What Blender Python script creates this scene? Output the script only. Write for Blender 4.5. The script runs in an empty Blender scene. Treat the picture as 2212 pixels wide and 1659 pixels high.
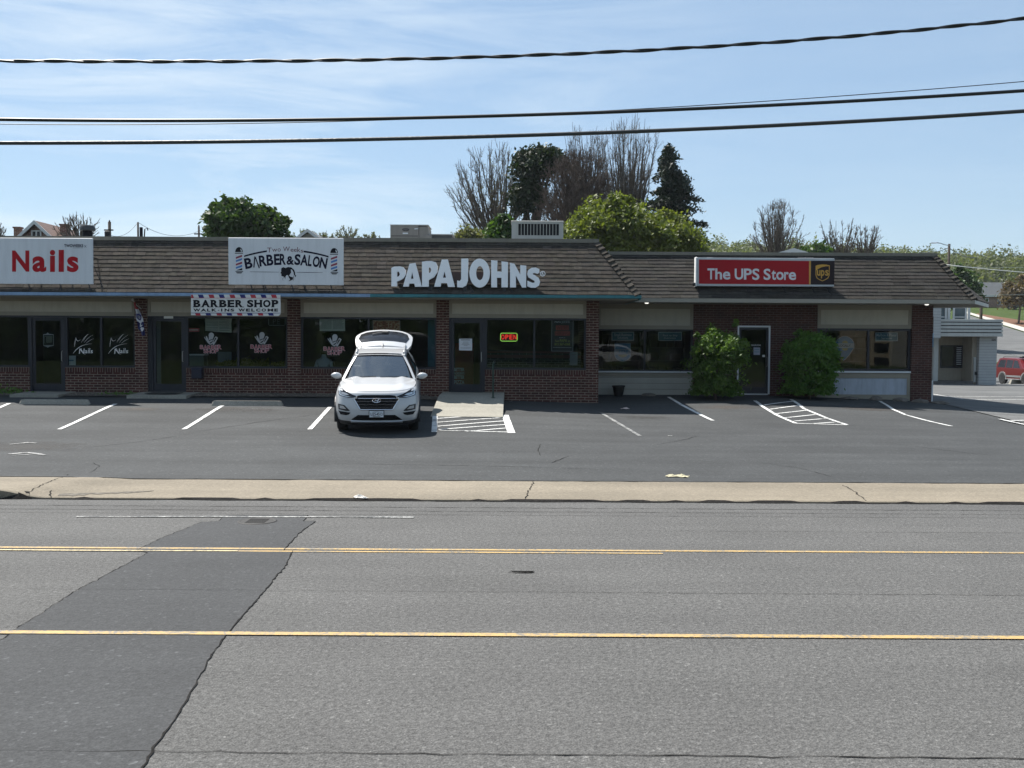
import bpy, bmesh, math, random
import numpy as np
from mathutils import Vector, Matrix, Euler
from mathutils.geometry import tessellate_polygon

scene = bpy.context.scene
COL = scene.collection
rad = math.radians

# ---------------------------------------------------------------- camera
F, CX, CY, H = 2240.0, 1106.0, 829.5, 2.45          # focal length in units of a 2212 px wide picture, eye height
PITCH, ROLL = math.atan(94.5 / F), rad(.31)
RM = Matrix.Rotation(math.pi / 2 - PITCH, 3, 'X') @ Matrix.Rotation(ROLL, 3, 'Z')
cam_d = bpy.data.cameras.new("camera")
cam = bpy.data.objects.new("camera", cam_d)
COL.objects.link(cam)
cam.matrix_world = Matrix.Translation((0, 0, H)) @ RM.to_4x4()
cam_d.sensor_width = 36.0
cam_d.lens = F / 2212 * 36.0
cam_d.clip_start, cam_d.clip_end = .1, 6000
scene.camera = cam

# ---------------------------------------------------------------- world and sun
SUN_EL, SUN_AZ = rad(56.5), rad(-44.0)               # azimuth from +Y, negative towards -X (behind the shops, to the left)
w = bpy.data.worlds.new("World")
scene.world = w
w.use_nodes = True
nt = w.node_tree
nt.nodes.clear()
N = nt.nodes.new
out = N('ShaderNodeOutputWorld'); bg = N('ShaderNodeBackground'); sky = N('ShaderNodeTexSky')
sky.sky_type = 'NISHITA'; sky.sun_disc = False
sky.sun_elevation = SUN_EL; sky.sun_rotation = SUN_AZ
sky.air_density = 1.0; sky.dust_density = .35; sky.ozone_density = 2.6
bg.inputs['Strength'].default_value = .0625
# thin cirrus drifting across the sky
tc = N('ShaderNodeTexCoord'); mp = N('ShaderNodeMapping'); n1 = N('ShaderNodeTexNoise'); n2 = N('ShaderNodeTexNoise')
mp.inputs['Rotation'].default_value = (0, rad(6), rad(12)); mp.inputs['Scale'].default_value = (1.3, 1.0, 9.0)
n1.inputs['Scale'].default_value = 2.6; n1.inputs['Detail'].default_value = 8; n1.inputs['Roughness'].default_value = .62
n1.inputs['Distortion'].default_value = .6
n2.inputs['Scale'].default_value = 1.7; n2.inputs['Detail'].default_value = 3
mr = N('ShaderNodeMapRange'); mr.inputs[1].default_value = .40; mr.inputs[2].default_value = .70; mr.inputs[3].default_value = .0; mr.inputs[4].default_value = .75
mr2 = N('ShaderNodeMapRange'); mr2.inputs[1].default_value = .28; mr2.inputs[2].default_value = .5
mul = N('ShaderNodeMath'); mul.operation = 'MULTIPLY'
mx = N('ShaderNodeMix'); mx.data_type = 'RGBA'
mx.inputs[7].default_value = (7.0, 7.9, 8.6, 1)
L = nt.links.new
L(tc.outputs['Generated'], mp.inputs[0]); L(mp.outputs[0], n1.inputs[0]); L(tc.outputs['Generated'], n2.inputs[0])
L(n1.outputs[0], mr.inputs[0]); L(n2.outputs[0], mr2.inputs[0]); L(mr.outputs[0], mul.inputs[0]); L(mr2.outputs[0], mul.inputs[1])
pale = N('ShaderNodeMix'); pale.data_type = 'RGBA'; pale.inputs[0].default_value = .42; pale.inputs[7].default_value = (3.9, 5.5, 7.2, 1)
sx = N('ShaderNodeSeparateXYZ'); L(tc.outputs['Generated'], sx.inputs[0])
mk = N('ShaderNodeMapRange'); mk.inputs[1].default_value = .22; mk.inputs[2].default_value = -.22; mk.inputs[3].default_value = .12; L(sx.outputs['X'], mk.inputs[0])
mul2 = N('ShaderNodeMath'); mul2.operation = 'MULTIPLY'; L(mul.outputs[0], mul2.inputs[0]); L(mk.outputs[0], mul2.inputs[1])
L(sky.outputs[0], pale.inputs[6]); L(pale.outputs[2], mx.inputs[6])
L(mul2.outputs[0], mx.inputs[0]); L(mx.outputs[2], bg.inputs[0]); L(bg.outputs[0], out.inputs[0])

sun_d = bpy.data.lights.new("sun", 'SUN')
sun_d.energy = 4.9; sun_d.angle = rad(.53); sun_d.color = (1.0, .955, .89)
sun = bpy.data.objects.new("sun", sun_d)
COL.objects.link(sun)
SUN_DIR = Vector((-math.sin(SUN_AZ) * math.cos(SUN_EL), -math.cos(SUN_AZ) * math.cos(SUN_EL), -math.sin(SUN_EL)))
sun.rotation_euler = SUN_DIR.to_track_quat('-Z', 'Y').to_euler()
sun.location = (-20, 40, 50)
vs = scene.view_settings
vs.view_transform = 'Standard'; vs.look = 'None'; vs.exposure = 1.0; vs.gamma = 1.0; vs.use_curve_mapping = False
scene.cycles.max_bounces = 8
scene.cycles.transparent_max_bounces = 12
scene.cycles.use_denoising = True

# ---------------------------------------------------------------- helpers
def W(px, py, Y):
    """the point of the plane at depth Y seen at picture position px, py"""
    d = RM @ Vector(((px - CX) / F, -(py - CY) / F, -1.0))
    return Vector((0, 0, H)) + d * (Y / d.y)

def fx(px, Y=30.0):
    return W(px, 735, Y).x

class MB:
    def __init__(s):
        s.v, s.f, s.m, s.t = [], [], [], []
    def add(s, vs_, fs, mat=0, tint=None):
        o = len(s.v)
        s.v += [tuple(p) for p in vs_]
        for f in fs:
            s.f.append(tuple(i + o for i in f)); s.m.append(mat); s.t.append(tint)
    def quad(s, a, b, c, d, mat=0, tint=None):
        s.add([a, b, c, d], [(0, 1, 2, 3)], mat, tint)
    def box(s, x0, x1, y0, y1, z0, z1, mat=0, tint=None, bev=0):
        if x0 > x1: x0, x1 = x1, x0
        if y0 > y1: y0, y1 = y1, y0
        if z0 > z1: z0, z1 = z1, z0
        if bev:
            b = min(bev, (x1 - x0) * .45, (y1 - y0) * .45, (z1 - z0) * .45)
            rings = []
            for z, q in ((z0, b), (z0 + b, 0), (z1 - b, 0), (z1, b)):
                xa, xb, ya, yb = x0 + q, x1 - q, y0 + q, y1 - q
                c = b if q == 0 else b * .6
                rings.append([(xa + c, ya, z), (xb - c, ya, z), (xb, ya + c, z), (xb, yb - c, z), (xb - c, yb, z), (xa + c, yb, z), (xa, yb - c, z), (xa, ya + c, z)])
            s.loft(rings, closed=True, caps=True, mat=mat, tint=tint)
            return
        s.add([(x0, y0, z0), (x1, y0, z0), (x1, y1, z0), (x0, y1, z0), (x0, y0, z1), (x1, y0, z1), (x1, y1, z1), (x0, y1, z1)],
              [(0, 3, 2, 1), (4, 5, 6, 7), (0, 1, 5, 4), (1, 2, 6, 5), (2, 3, 7, 6), (3, 0, 4, 7)], mat, tint)
    def loft(s, rings, closed=True, caps=False, mat=0, tint=None):
        n = len(rings[0]); o = len(s.v)
        for r in rings: s.v += [tuple(p) for p in r]
        k = n if closed else n - 1
        for i in range(len(rings) - 1):
            for j in range(k):
                a = o + i * n + j; b = o + i * n + (j + 1) % n
                s.f.append((a, b, b + n, a + n)); s.m.append(mat); s.t.append(tint)
        if caps:
            s.f.append(tuple(o + j for j in reversed(range(n)))); s.m.append(mat); s.t.append(tint)
            e = o + (len(rings) - 1) * n
            s.f.append(tuple(e + j for j in range(n))); s.m.append(mat); s.t.append(tint)
    def tube(s, path, r, n=6, mat=0, tint=None, caps=True):
        path = [Vector(p) for p in path]
        rs = r if isinstance(r, (list, tuple)) else [r] * len(path)
        rings = []; ref = None
        for i, p in enumerate(path):
            d = (path[min(i + 1, len(path) - 1)] - path[max(i - 1, 0)])
            d = d.normalized() if d.length > 1e-9 else Vector((0, 0, 1))
            if ref is None or abs(ref.dot(d)) > .95:
                ref = Vector((0, 0, 1)) if abs(d.z) < .9 else Vector((1, 0, 0))
            u = d.cross(ref).normalized(); v = d.cross(u)
            rings.append([p + (u * math.cos(2 * math.pi * k / n) + v * math.sin(2 * math.pi * k / n)) * rs[i] for k in range(n)])
        s.loft(rings, True, caps, mat, tint)
    def lathe(s, prof, c=(0, 0, 0), axis='z', n=20, mat=0, tint=None):
        rings = []
        for r, h in prof:
            ring = []
            for k in range(n):
                a = 2 * math.pi * k / n
                if axis == 'z': ring.append((c[0] + r * math.cos(a), c[1] + r * math.sin(a), c[2] + h))
                elif axis == 'x': ring.append((c[0] + h, c[1] + r * math.cos(a), c[2] + r * math.sin(a)))
                else: ring.append((c[0] + r * math.cos(a), c[1] + h, c[2] - r * math.sin(a)))
            rings.append(ring)
        s.loft(rings, True, False, mat, tint)
    def grid(s, fn, nu, nv, mat=0, tint=None, keep=None):
        o = len(s.v)
        for j in range(nv + 1):
            for i in range(nu + 1):
                s.v.append(tuple(fn(i / nu, j / nv)))
        for j in range(nv):
            for i in range(nu):
                a = o + j * (nu + 1) + i
                f = (a, a + 1, a + nu + 2, a + nu + 1)
                if keep is None or keep([s.v[q] for q in f]):
                    s.f.append(f); s.m.append(mat); s.t.append(tint)
    def poly(s, loops, mapf, depth=0.0, dvec=Vector((0, 1, 0)), mat=0, tint=None):
        """flat polygon (first loop outer, others holes) through mapf(u, v); depth > 0 gives it thickness along dvec"""
        flat = [[Vector((u, v, 0)) for u, v in lp] for lp in loops]
        tri = tessellate_polygon(flat)
        pts = [p for lp in flat for p in lp]
        W3 = [Vector(mapf(p.x, p.y)) for p in pts]
        o = len(s.v)
        s.v += [tuple(p) for p in W3]
        for t in tri:
            s.f.append(tuple(o + i for i in t)); s.m.append(mat); s.t.append(tint)
        if depth:
            o2 = len(s.v)
            s.v += [tuple(p + dvec * depth) for p in W3]
            for t in tri:
                s.f.append(tuple(o2 + i for i in reversed(t))); s.m.append(mat); s.t.append(tint)
            k = 0
            for lp in flat:
                n = len(lp)
                for i in range(n):
                    a, b = k + i, k + (i + 1) % n
                    s.f.append((o + a, o + b, o2 + b, o2 + a)); s.m.append(mat); s.t.append(tint)
                k += n

def mesh_from(name, mb, mats, smooth=False):
    me = bpy.data.meshes.new(name)
    me.from_pydata(mb.v, [], mb.f)
    for m in (mats if isinstance(mats, (list, tuple)) else [mats]): me.materials.append(m)
    if mb.m: me.polygons.foreach_set('material_index', mb.m)
    if any(t is not None for t in mb.t):
        a = me.color_attributes.new('tint', 'FLOAT_COLOR', 'CORNER')
        arr = np.ones((len(me.loops), 4), dtype=np.float32); k = 0
        for p, t in zip(me.polygons, mb.t):
            if t is not None:
                arr[p.loop_start:p.loop_start + p.loop_total, :3] = t
        a.data.foreach_set('color', arr.ravel())
    if smooth:
        me.polygons.foreach_set('use_smooth', [True] * len(me.polygons))
    me.validate(); me.update()
    return me

def fix_normals(me):
    bm = bmesh.new(); bm.from_mesh(me)
    bmesh.ops.recalc_face_normals(bm, faces=bm.faces)
    bm.to_mesh(me); bm.free()

def obj(name, mb, mats, parent=None, smooth=False, local=False, label=None, cat=None, group=None, kind=None, recalc=True, auto=None):
    """links one mesh object; world-coordinate geometry unless local (then it lies in its parent's own space)"""
    me = mesh_from(name, mb, mats, smooth)
    if recalc: fix_normals(me)
    if auto:
        me.polygons.foreach_set('use_smooth', [True] * len(me.polygons))
        try: me.set_sharp_from_angle(angle=rad(auto))
        except Exception: pass
    o = bpy.data.objects.new(name, me)
    COL.objects.link(o)
    if parent is not None:
        o.parent = parent
        if not local:
            m = Matrix.Identity(4); q = parent
            while q is not None:
                m = q.matrix_basis @ m if q.parent is None else q.matrix_parent_inverse @ q.matrix_basis @ m
                q = q.parent
            o.matrix_parent_inverse = m.inverted()
    elif not local and kind is None:
        co = np.array(mb.v); b = Vector(((co[:, 0].min() + co[:, 0].max()) / 2, (co[:, 1].min() + co[:, 1].max()) / 2, co[:, 2].min()))
        me.transform(Matrix.Translation(-b)); o.location = b
    tag(o, label, cat, group, kind)
    return o

def tag(o, label=None, cat=None, group=None, kind=None):
    if label: o['label'] = label
    if cat: o['category'] = cat
    if group: o['group'] = group
    if kind: o['kind'] = kind
    return o

def thing(name, label, cat, loc=(0, 0, 0), group=None, rot=(0, 0, 0)):
    e = bpy.data.objects.new(name, None)
    e.empty_display_size = .2
    e.location = loc; e.rotation_euler = rot
    COL.objects.link(e)
    e.matrix_basis = Matrix.Translation(loc) @ Euler(rot).to_matrix().to_4x4()
    return tag(e, label, cat, group)

# ---------------------------------------------------------------- materials
MATS = {}
def newmat(name):
    m = bpy.data.materials.new(name); m.use_nodes = True
    n = m.node_tree.nodes; b = n['Principled BSDF']
    return m, m.node_tree, b

def node(t, kind, **kw):
    n = t.nodes.new(kind)
    for k, v in kw.items():
        if k.startswith('i_'):
            n.inputs[k[2:].replace('_', ' ')].default_value = v
        else: setattr(n, k, v)
    return n

def ramp(t, fac, stops):
    r = t.nodes.new('ShaderNodeValToRGB')
    e = r.color_ramp.elements
    e[0].position, e[0].color = stops[0][0], (*stops[0][1], 1)
    e[1].position, e[1].color = stops[-1][0], (*stops[-1][1], 1)
    for p, c in stops[1:-1]:
        q = e.new(p); q.color = (*c, 1)
    t.links.new(fac, r.inputs[0])
    return r

def g3(v): return (v, v, v)

def mat(name, col, rough=.6, metal=0, spec=.5, var=.12, vscale=3.0, bump=0, bscale=40, tint=False, coat=0, emit=None, emits=1, dirt=0):
    """a painted or plain surface with slight mottling, optional grain and dirt streaks"""
    if name in MATS: return MATS[name]
    m, t, b = newmat(name); L = t.links.new
    b.inputs['Roughness'].default_value = rough; b.inputs['Metallic'].default_value = metal
    b.inputs['Specular IOR Level'].default_value = spec
    if coat: b.inputs['Coat Weight'].default_value = coat; b.inputs['Coat Roughness'].default_value = .03
    tc = node(t, 'ShaderNodeTexCoord')
    nz = node(t, 'ShaderNodeTexNoise', i_Scale=vscale, i_Detail=6.0, i_Roughness=.6)
    L(tc.outputs['Object'], nz.inputs['Vector'])
    c = Vector(col)
    r = ramp(t, nz.outputs[0], [(.3, tuple(c * (1 - var))), (.7, tuple(c * (1 + var)))])
    src = r.outputs[0]
    if dirt:
        mp = node(t, 'ShaderNodeMapping'); mp.inputs['Scale'].default_value = (5, 5, .6)
        L(tc.outputs['Object'], mp.inputs[0])
        n3 = node(t, 'ShaderNodeTexNoise', i_Scale=1.6, i_Detail=7.0, i_Roughness=.65); L(mp.outputs[0], n3.inputs['Vector'])
        rr = ramp(t, n3.outputs[0], [(.45, g3(1)), (.75, g3(1 - dirt))])
        mm = node(t, 'ShaderNodeMix', data_type='RGBA', blend_type='MULTIPLY'); mm.inputs[0].default_value = 1
        L(src, mm.inputs[6]); L(rr.outputs[0], mm.inputs[7]); src = mm.outputs[2]
    if tint:
        at = node(t, 'ShaderNodeVertexColor', layer_name='tint')
        mm = node(t, 'ShaderNodeMix', data_type='RGBA', blend_type='MULTIPLY'); mm.inputs[0].default_value = 1
        L(src, mm.inputs[6]); L(at.outputs[0], mm.inputs[7]); src = mm.outputs[2]
    L(src, b.inputs['Base Color'])
    if bump:
        nb = node(t, 'ShaderNodeTexNoise', i_Scale=float(bscale), i_Detail=4.0); L(tc.outputs['Object'], nb.inputs['Vector'])
        bp = node(t, 'ShaderNodeBump', i_Strength=bump, i_Distance=.01); L(nb.outputs[0], bp.inputs['Height']); L(bp.outputs[0], b.inputs['Normal'])
    if emit:
        b.inputs['Emission Color'].default_value = (*emit, 1); b.inputs['Emission Strength'].default_value = emits
    MATS[name] = m
    return m

def m_asphalt(name, base, speck, scale=110, var=.18, stain=.25, rough=.9, bump=.5, light=2.0):
    m, t, b = newmat(name); L = t.links.new
    ge = node(t, 'ShaderNodeNewGeometry')
    big = node(t, 'ShaderNodeTexNoise', i_Scale=.55, i_Detail=6.0, i_Roughness=.65); L(ge.outputs['Position'], big.inputs['Vector'])
    mpn = node(t, 'ShaderNodeMapping'); mpn.inputs['Scale'].default_value = (.12, 1.6, 1); L(ge.outputs['Position'], mpn.inputs[0])
    streak = node(t, 'ShaderNodeTexNoise', i_Scale=1.0, i_Detail=4.0); L(mpn.outputs[0], streak.inputs['Vector'])
    fine = node(t, 'ShaderNodeTexNoise', i_Scale=float(scale), i_Detail=3.0, i_Roughness=.75); L(ge.outputs['Position'], fine.inputs['Vector'])
    mid = node(t, 'ShaderNodeTexNoise', i_Scale=float(scale) * .28, i_Detail=3.0, i_Roughness=.7); L(ge.outputs['Position'], mid.inputs['Vector'])
    vo = node(t, 'ShaderNodeTexVoronoi', i_Scale=float(scale) * .55); L(ge.outputs['Position'], vo.inputs['Vector'])
    c = Vector(base)
    r1 = ramp(t, fine.outputs[0], [(.3, tuple(c * (1 - speck))), (.5, tuple(c)), (.72, tuple(c * (1 + speck * 1.3)))])
    r2 = ramp(t, big.outputs[0], [(.3, g3(1 - var)), (.7, g3(1 + var))])
    r3 = ramp(t, streak.outputs[0], [(.35, g3(1 - stain * .5)), (.65, g3(1 + stain * .3))])
    r4 = ramp(t, vo.outputs['Color'], [(.0, g3(.8)), (.86, g3(1.0)), (.95, g3(light))])
    r5 = ramp(t, mid.outputs[0], [(.33, g3(1 - speck * .55)), (.67, g3(1 + speck * .55))])
    src = r1.outputs[0]
    for r in (r2, r3, r4, r5):
        mm = node(t, 'ShaderNodeMix', data_type='RGBA', blend_type='MULTIPLY'); mm.inputs[0].default_value = 1
        L(src, mm.inputs[6]); L(r.outputs[0], mm.inputs[7]); src = mm.outputs[2]
    L(src, b.inputs['Base Color']); b.inputs['Roughness'].default_value = rough; b.inputs['Specular IOR Level'].default_value = .3
    ad = node(t, 'ShaderNodeMath', operation='ADD'); L(fine.outputs[0], ad.inputs[0]); L(vo.outputs['Distance'], ad.inputs[1])
    bp = node(t, 'ShaderNodeBump', i_Strength=bump, i_Distance=.008); L(ad.outputs[0], bp.inputs['Height']); L(bp.outputs[0], b.inputs['Normal'])
    return m

def m_paint(name, col, under, wear=.5, scale=14):
    """road paint worn through to the asphalt in patches"""
    m, t, b = newmat(name); L = t.links.new
    ge = node(t, 'ShaderNodeNewGeometry')
    n1 = node(t, 'ShaderNodeTexNoise', i_Scale=float(scale), i_Detail=8.0, i_Roughness=.75); L(ge.outputs['Position'], n1.inputs['Vector'])
    n2 = node(t, 'ShaderNodeTexNoise', i_Scale=2.0, i_Detail=3.0); L(ge.outputs['Position'], n2.inputs['Vector'])
    ad = node(t, 'ShaderNodeMath', operation='MULTIPLY_ADD'); ad.inputs[1].default_value = .5
    L(n2.outputs[0], ad.inputs[0]); L(n1.outputs[0], ad.inputs[2])
    lo = .75 + (.5 - wear) * .3
    c = Vector(col)
    r = ramp(t, ad.outputs[0], [(lo - .12, tuple(c * 1.06)), (lo, tuple(c * .92)), (lo + .04, tuple(c * .5 + Vector(under) * .5)), (lo + .14, tuple(under))])
    L(r.outputs[0], b.inputs['Base Color']); b.inputs['Roughness'].default_value = .75
    return m

def m_brick(name, c1, c2, mortar, bw=.222, bh=.0735, ms=.0105, swap=False):
    m, t, b = newmat(name); L = t.links.new
    ge = node(t, 'ShaderNodeNewGeometry'); sp = node(t, 'ShaderNodeSeparateXYZ'); cb = node(t, 'ShaderNodeCombineXYZ')
    L(ge.outputs['Position'], sp.inputs[0])
    sn = node(t, 'ShaderNodeSeparateXYZ'); L(ge.outputs['Normal'], sn.inputs[0])
    ab = node(t, 'ShaderNodeMath', operation='ABSOLUTE'); L(sn.outputs['X'], ab.inputs[0])
    gt = node(t, 'ShaderNodeMath', operation='GREATER_THAN'); gt.inputs[1].default_value = .7; L(ab.outputs[0], gt.inputs[0])
    mi = node(t, 'ShaderNodeMix'); L(gt.outputs[0], mi.inputs[0]); L(sp.outputs['X'], mi.inputs[2]); L(sp.outputs['Y'], mi.inputs[3])
    L(mi.outputs[0], cb.inputs[0]); L(sp.outputs['Z'], cb.inputs[1])
    br = node(t, 'ShaderNodeTexBrick')
    L(cb.outputs[0], br.inputs['Vector'])
    br.inputs['Color1'].default_value = (*c1, 1); br.inputs['Color2'].default_value = (*c2, 1); br.inputs['Mortar'].default_value = (*mortar, 1)
    br.inputs['Scale'].default_value = 1; br.inputs['Mortar Size'].default_value = ms; br.inputs['Mortar Smooth'].default_value = .2
    br.inputs['Bias'].default_value = -.1
    br.inputs['Brick Width'].default_value = bw; br.inputs['Row Height'].default_value = bh
    if swap: br.offset = 0
    nz = node(t, 'ShaderNodeTexNoise', i_Scale=3.0, i_Detail=8.0, i_Roughness=.7); L(ge.outputs['Position'], nz.inputs['Vector'])
    r = ramp(t, nz.outputs[0], [(.3, g3(.7)), (.7, g3(1.25))])
    mm = node(t, 'ShaderNodeMix', data_type='RGBA', blend_type='MULTIPLY'); mm.inputs[0].default_value = 1
    L(br.outputs['Color'], mm.inputs[6]); L(r.outputs[0], mm.inputs[7]); L(mm.outputs[2], b.inputs['Base Color'])
    b.inputs['Roughness'].default_value = .88; b.inputs['Specular IOR Level'].default_value = .25
    iv = node(t, 'ShaderNodeMath', operation='SUBTRACT'); iv.inputs[0].default_value = 1; L(br.outputs['Fac'], iv.inputs[1])
    bp = node(t, 'ShaderNodeBump', i_Strength=.7, i_Distance=.008); L(iv.outputs[0], bp.inputs['Height']); L(bp.outputs[0], b.inputs['Normal'])
    return m

def m_boards(name, col, pitch=.11, groove=.012, var=.08):
    """horizontal lap siding: each board leans out to a butt edge with a groove under it"""
    m, t, b = newmat(name); L = t.links.new
    ge = node(t, 'ShaderNodeNewGeometry'); sp = node(t, 'ShaderNodeSeparateXYZ'); L(ge.outputs['Position'], sp.inputs[0])
    dv = node(t, 'ShaderNodeMath', operation='DIVIDE'); dv.inputs[1].default_value = pitch; L(sp.outputs['Z'], dv.inputs[0])
    fr = node(t, 'ShaderNodeMath', operation='FRACT'); L(dv.outputs[0], fr.inputs[0])
    nz = node(t, 'ShaderNodeTexNoise', i_Scale=1.5, i_Detail=7.0, i_Roughness=.65); L(ge.outputs['Position'], nz.inputs['Vector'])
    c = Vector(col)
    r = ramp(t, nz.outputs[0], [(.3, tuple(c * (1 - var))), (.7, tuple(c * (1 + var)))])
    g = ramp(t, fr.outputs[0], [(0, g3(.35)), (groove / pitch, g3(.45)), (groove / pitch + .02, g3(1))])  # darker band puts the groove's shade into the board colour
    mm = node(t, 'ShaderNodeMix', data_type='RGBA', blend_type='MULTIPLY'); mm.inputs[0].default_value = 1
    L(r.outputs[0], mm.inputs[6]); L(g.outputs[0], mm.inputs[7]); L(mm.outputs[2], b.inputs['Base Color'])
    b.inputs['Roughness'].default_value = .6
    iv = node(t, 'ShaderNodeMath', operation='SUBTRACT'); iv.inputs[0].default_value = 1; L(fr.outputs[0], iv.inputs[1])
    bp = node(t, 'ShaderNodeBump', i_Strength=.6, i_Distance=.015); L(iv.outputs[0], bp.inputs['Height']); L(bp.outputs[0], b.inputs['Normal'])
    return m

def m_glass(name, tintc=(.8, .85, .85), refl=.11, wave=.012, rough=.004):
    """a thin pane: see-through with a mirror-like sheen that grows at grazing angles"""
    m = bpy.data.materials.new(name); m.use_nodes = True
    t = m.node_tree; t.nodes.clear(); L = t.links.new
    o = node(t, 'ShaderNodeOutputMaterial'); mixs = node(t, 'ShaderNodeMixShader'); tr = node(t, 'ShaderNodeBsdfTransparent'); gl = node(t, 'ShaderNodeBsdfGlossy')
    tr.inputs[0].default_value = (*tintc, 1); gl.inputs['Roughness'].default_value = rough
    lw = node(t, 'ShaderNodeLayerWeight'); lw.inputs[0].default_value = .25
    mr = node(t, 'ShaderNodeMapRange'); mr.inputs[1].default_value = 0; mr.inputs[2].default_value = 1; mr.inputs[3].default_value = refl; mr.inputs[4].default_value = 1
    L(lw.outputs['Fresnel'], mr.inputs[0])
    mr.inputs[1].default_value = .04
    ge = node(t, 'ShaderNodeNewGeometry')
    nz = node(t, 'ShaderNodeTexNoise', i_Scale=1.1, i_Detail=2.0); L(ge.outputs['Position'], nz.inputs['Vector'])
    bp = node(t, 'ShaderNodeBump', i_Strength=.35, i_Distance=wave); L(nz.outputs[0], bp.inputs['Height']); L(bp.outputs[0], gl.inputs['Normal'])
    L(mr.outputs[0], mixs.inputs[0]); L(tr.outputs[0], mixs.inputs[1]); L(gl.outputs[0], mixs.inputs[2]); L(mixs.outputs[0], o.inputs[0])
    return m

def m_leaf(name, c1, c2, trans=.35):
    m = bpy.data.materials.new(name); m.use_nodes = True
    t = m.node_tree; t.nodes.clear(); L = t.links.new
    o = node(t, 'ShaderNodeOutputMaterial'); mixs = node(t, 'ShaderNodeMixShader'); mixs.inputs[0].default_value = trans
    d = node(t, 'ShaderNodeBsdfPrincipled'); tr = node(t, 'ShaderNodeBsdfTranslucent')
    d.inputs['Roughness'].default_value = .55; d.inputs['Specular IOR Level'].default_value = .35
    at = node(t, 'ShaderNodeVertexColor', layer_name='tint'); sp = node(t, 'ShaderNodeSeparateColor'); L(at.outputs[0], sp.inputs[0])
    r = ramp(t, sp.outputs[0], [(0, c1), (1, c2)])
    L(r.outputs[0], d.inputs['Base Color'])
    br = node(t, 'ShaderNodeMix', data_type='RGBA', blend_type='MULTIPLY'); br.inputs[0].default_value = 1; br.inputs[7].default_value = (1.2, 1.25, .6, 1)
    L(r.outputs[0], br.inputs[6]); L(br.outputs[2], tr.inputs[0])
    L(d.outputs[0], mixs.inputs[1]); L(tr.outputs[0], mixs.inputs[2]); L(mixs.outputs[0], o.inputs[0])
    return m

# ---------------------------------------------------------------- lettering
_fd = None
def font(nm):
    try:
        p = bpy.utils.system_resource('DATAFILES', path='fonts')
        return bpy.data.fonts.load(p + '/' + nm, check_existing=True)
    except Exception:
        return None
_tc = {}
def glyphs(s, bold=0.0, shear=0.0):
    """outline-filled lettering as flat triangles, bounding box scaled to 0..1 x 0..1 (v up), and its aspect"""
    k = (s, bold, shear)
    if k in _tc: return _tc[k]
    cu = bpy.data.curves.new('t', 'FONT'); cu.body = s; cu.offset = bold; cu.shear = shear; cu.resolution_u = 4
    o = bpy.data.objects.new('t', cu)
    me = bpy.data.meshes.new_from_object(o)
    v = np.array([x.co[:2] for x in me.vertices]); f = [tuple(p.vertices) for p in me.polygons]
    bpy.data.meshes.remove(me); bpy.data.objects.remove(o); bpy.data.curves.remove(cu)
    lo, hi = v.min(0), v.max(0)
    _tc[k] = ((v - lo) / (hi - lo), f, (hi - lo)[0] / (hi - lo)[1])
    return _tc[k]

def put_text(mb, s, x0, y0, x1, y1, Y, bold=0.0, mat=0, shear=0.0, top=None, bot=None, out_=.0, rot=0):
    """lettering stretched into the picture rectangle x0..x1, y0 (top)..y1 (bottom) on the plane at depth Y"""
    v, f, _ = glyphs(s, bold, shear)
    cx, cy = (x0 + x1) / 2, (y0 + y1) / 2
    pts = []
    for u, q in v:
        px = x0 + u * (x1 - x0)
        ya = top(px) if top else y0
        yb = bot(px) if bot else y1
        py = yb + q * (ya - yb)
        if rot:
            dx, dy = px - cx, py - cy; c, s_ = math.cos(rot), math.sin(rot)
            px, py = cx + dx * c - dy * s_, cy + dx * s_ + dy * c
        pts.append(W(px, py, Y))
    mb.add(pts, f, mat)

def stroke(mb, pts, wpx, Y, mat=0):
    """a flat brush stroke through picture points, tapering with the widths given (px)"""
    n = len(pts)
    ws = wpx if isinstance(wpx, (list, tuple)) else [wpx] * n
    L_, R_ = [], []
    for i, (x, y) in enumerate(pts):
        a = pts[max(i - 1, 0)]; b = pts[min(i + 1, n - 1)]
        dx, dy = b[0] - a[0], b[1] - a[1]; l = math.hypot(dx, dy) or 1
        nx, ny = -dy / l * ws[i] / 2, dx / l * ws[i] / 2
        L_.append(W(x + nx, y + ny, Y)); R_.append(W(x - nx, y - ny, Y))
    mb.loft([L_, R_], closed=False, mat=mat)

def bez(p0, p1, p2, n=10):
    return [((1 - t) ** 2 * p0[0] + 2 * t * (1 - t) * p1[0] + t * t * p2[0], (1 - t) ** 2 * p0[1] + 2 * t * (1 - t) * p1[1] + t * t * p2[1]) for t in [i / n for i in range(n + 1)]]

def ell(cx, cy, rx, ry, n=28, a0=0, a1=2 * math.pi):
    full = abs(a1 - a0 - 2 * math.pi) < 1e-6
    return [(cx + rx * math.cos(a0 + (a1 - a0) * i / (n if full else n - 1)), cy + ry * math.sin(a0 + (a1 - a0) * i / (n if full else n - 1))) for i in range(n)]

def pxpoly(mb, loops, Y, depth=0, mat=0):
    mb.poly(loops, lambda u, v: W(u, v, Y), depth=depth, mat=mat)

def crop(x0, y0, s):
    """converts measured enlargement coordinates into picture coordinates"""
    return lambda *p: [((x0 + a / s) / 1.388788, (y0 + b / s) / 1.388788) for a, b in p]

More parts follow.
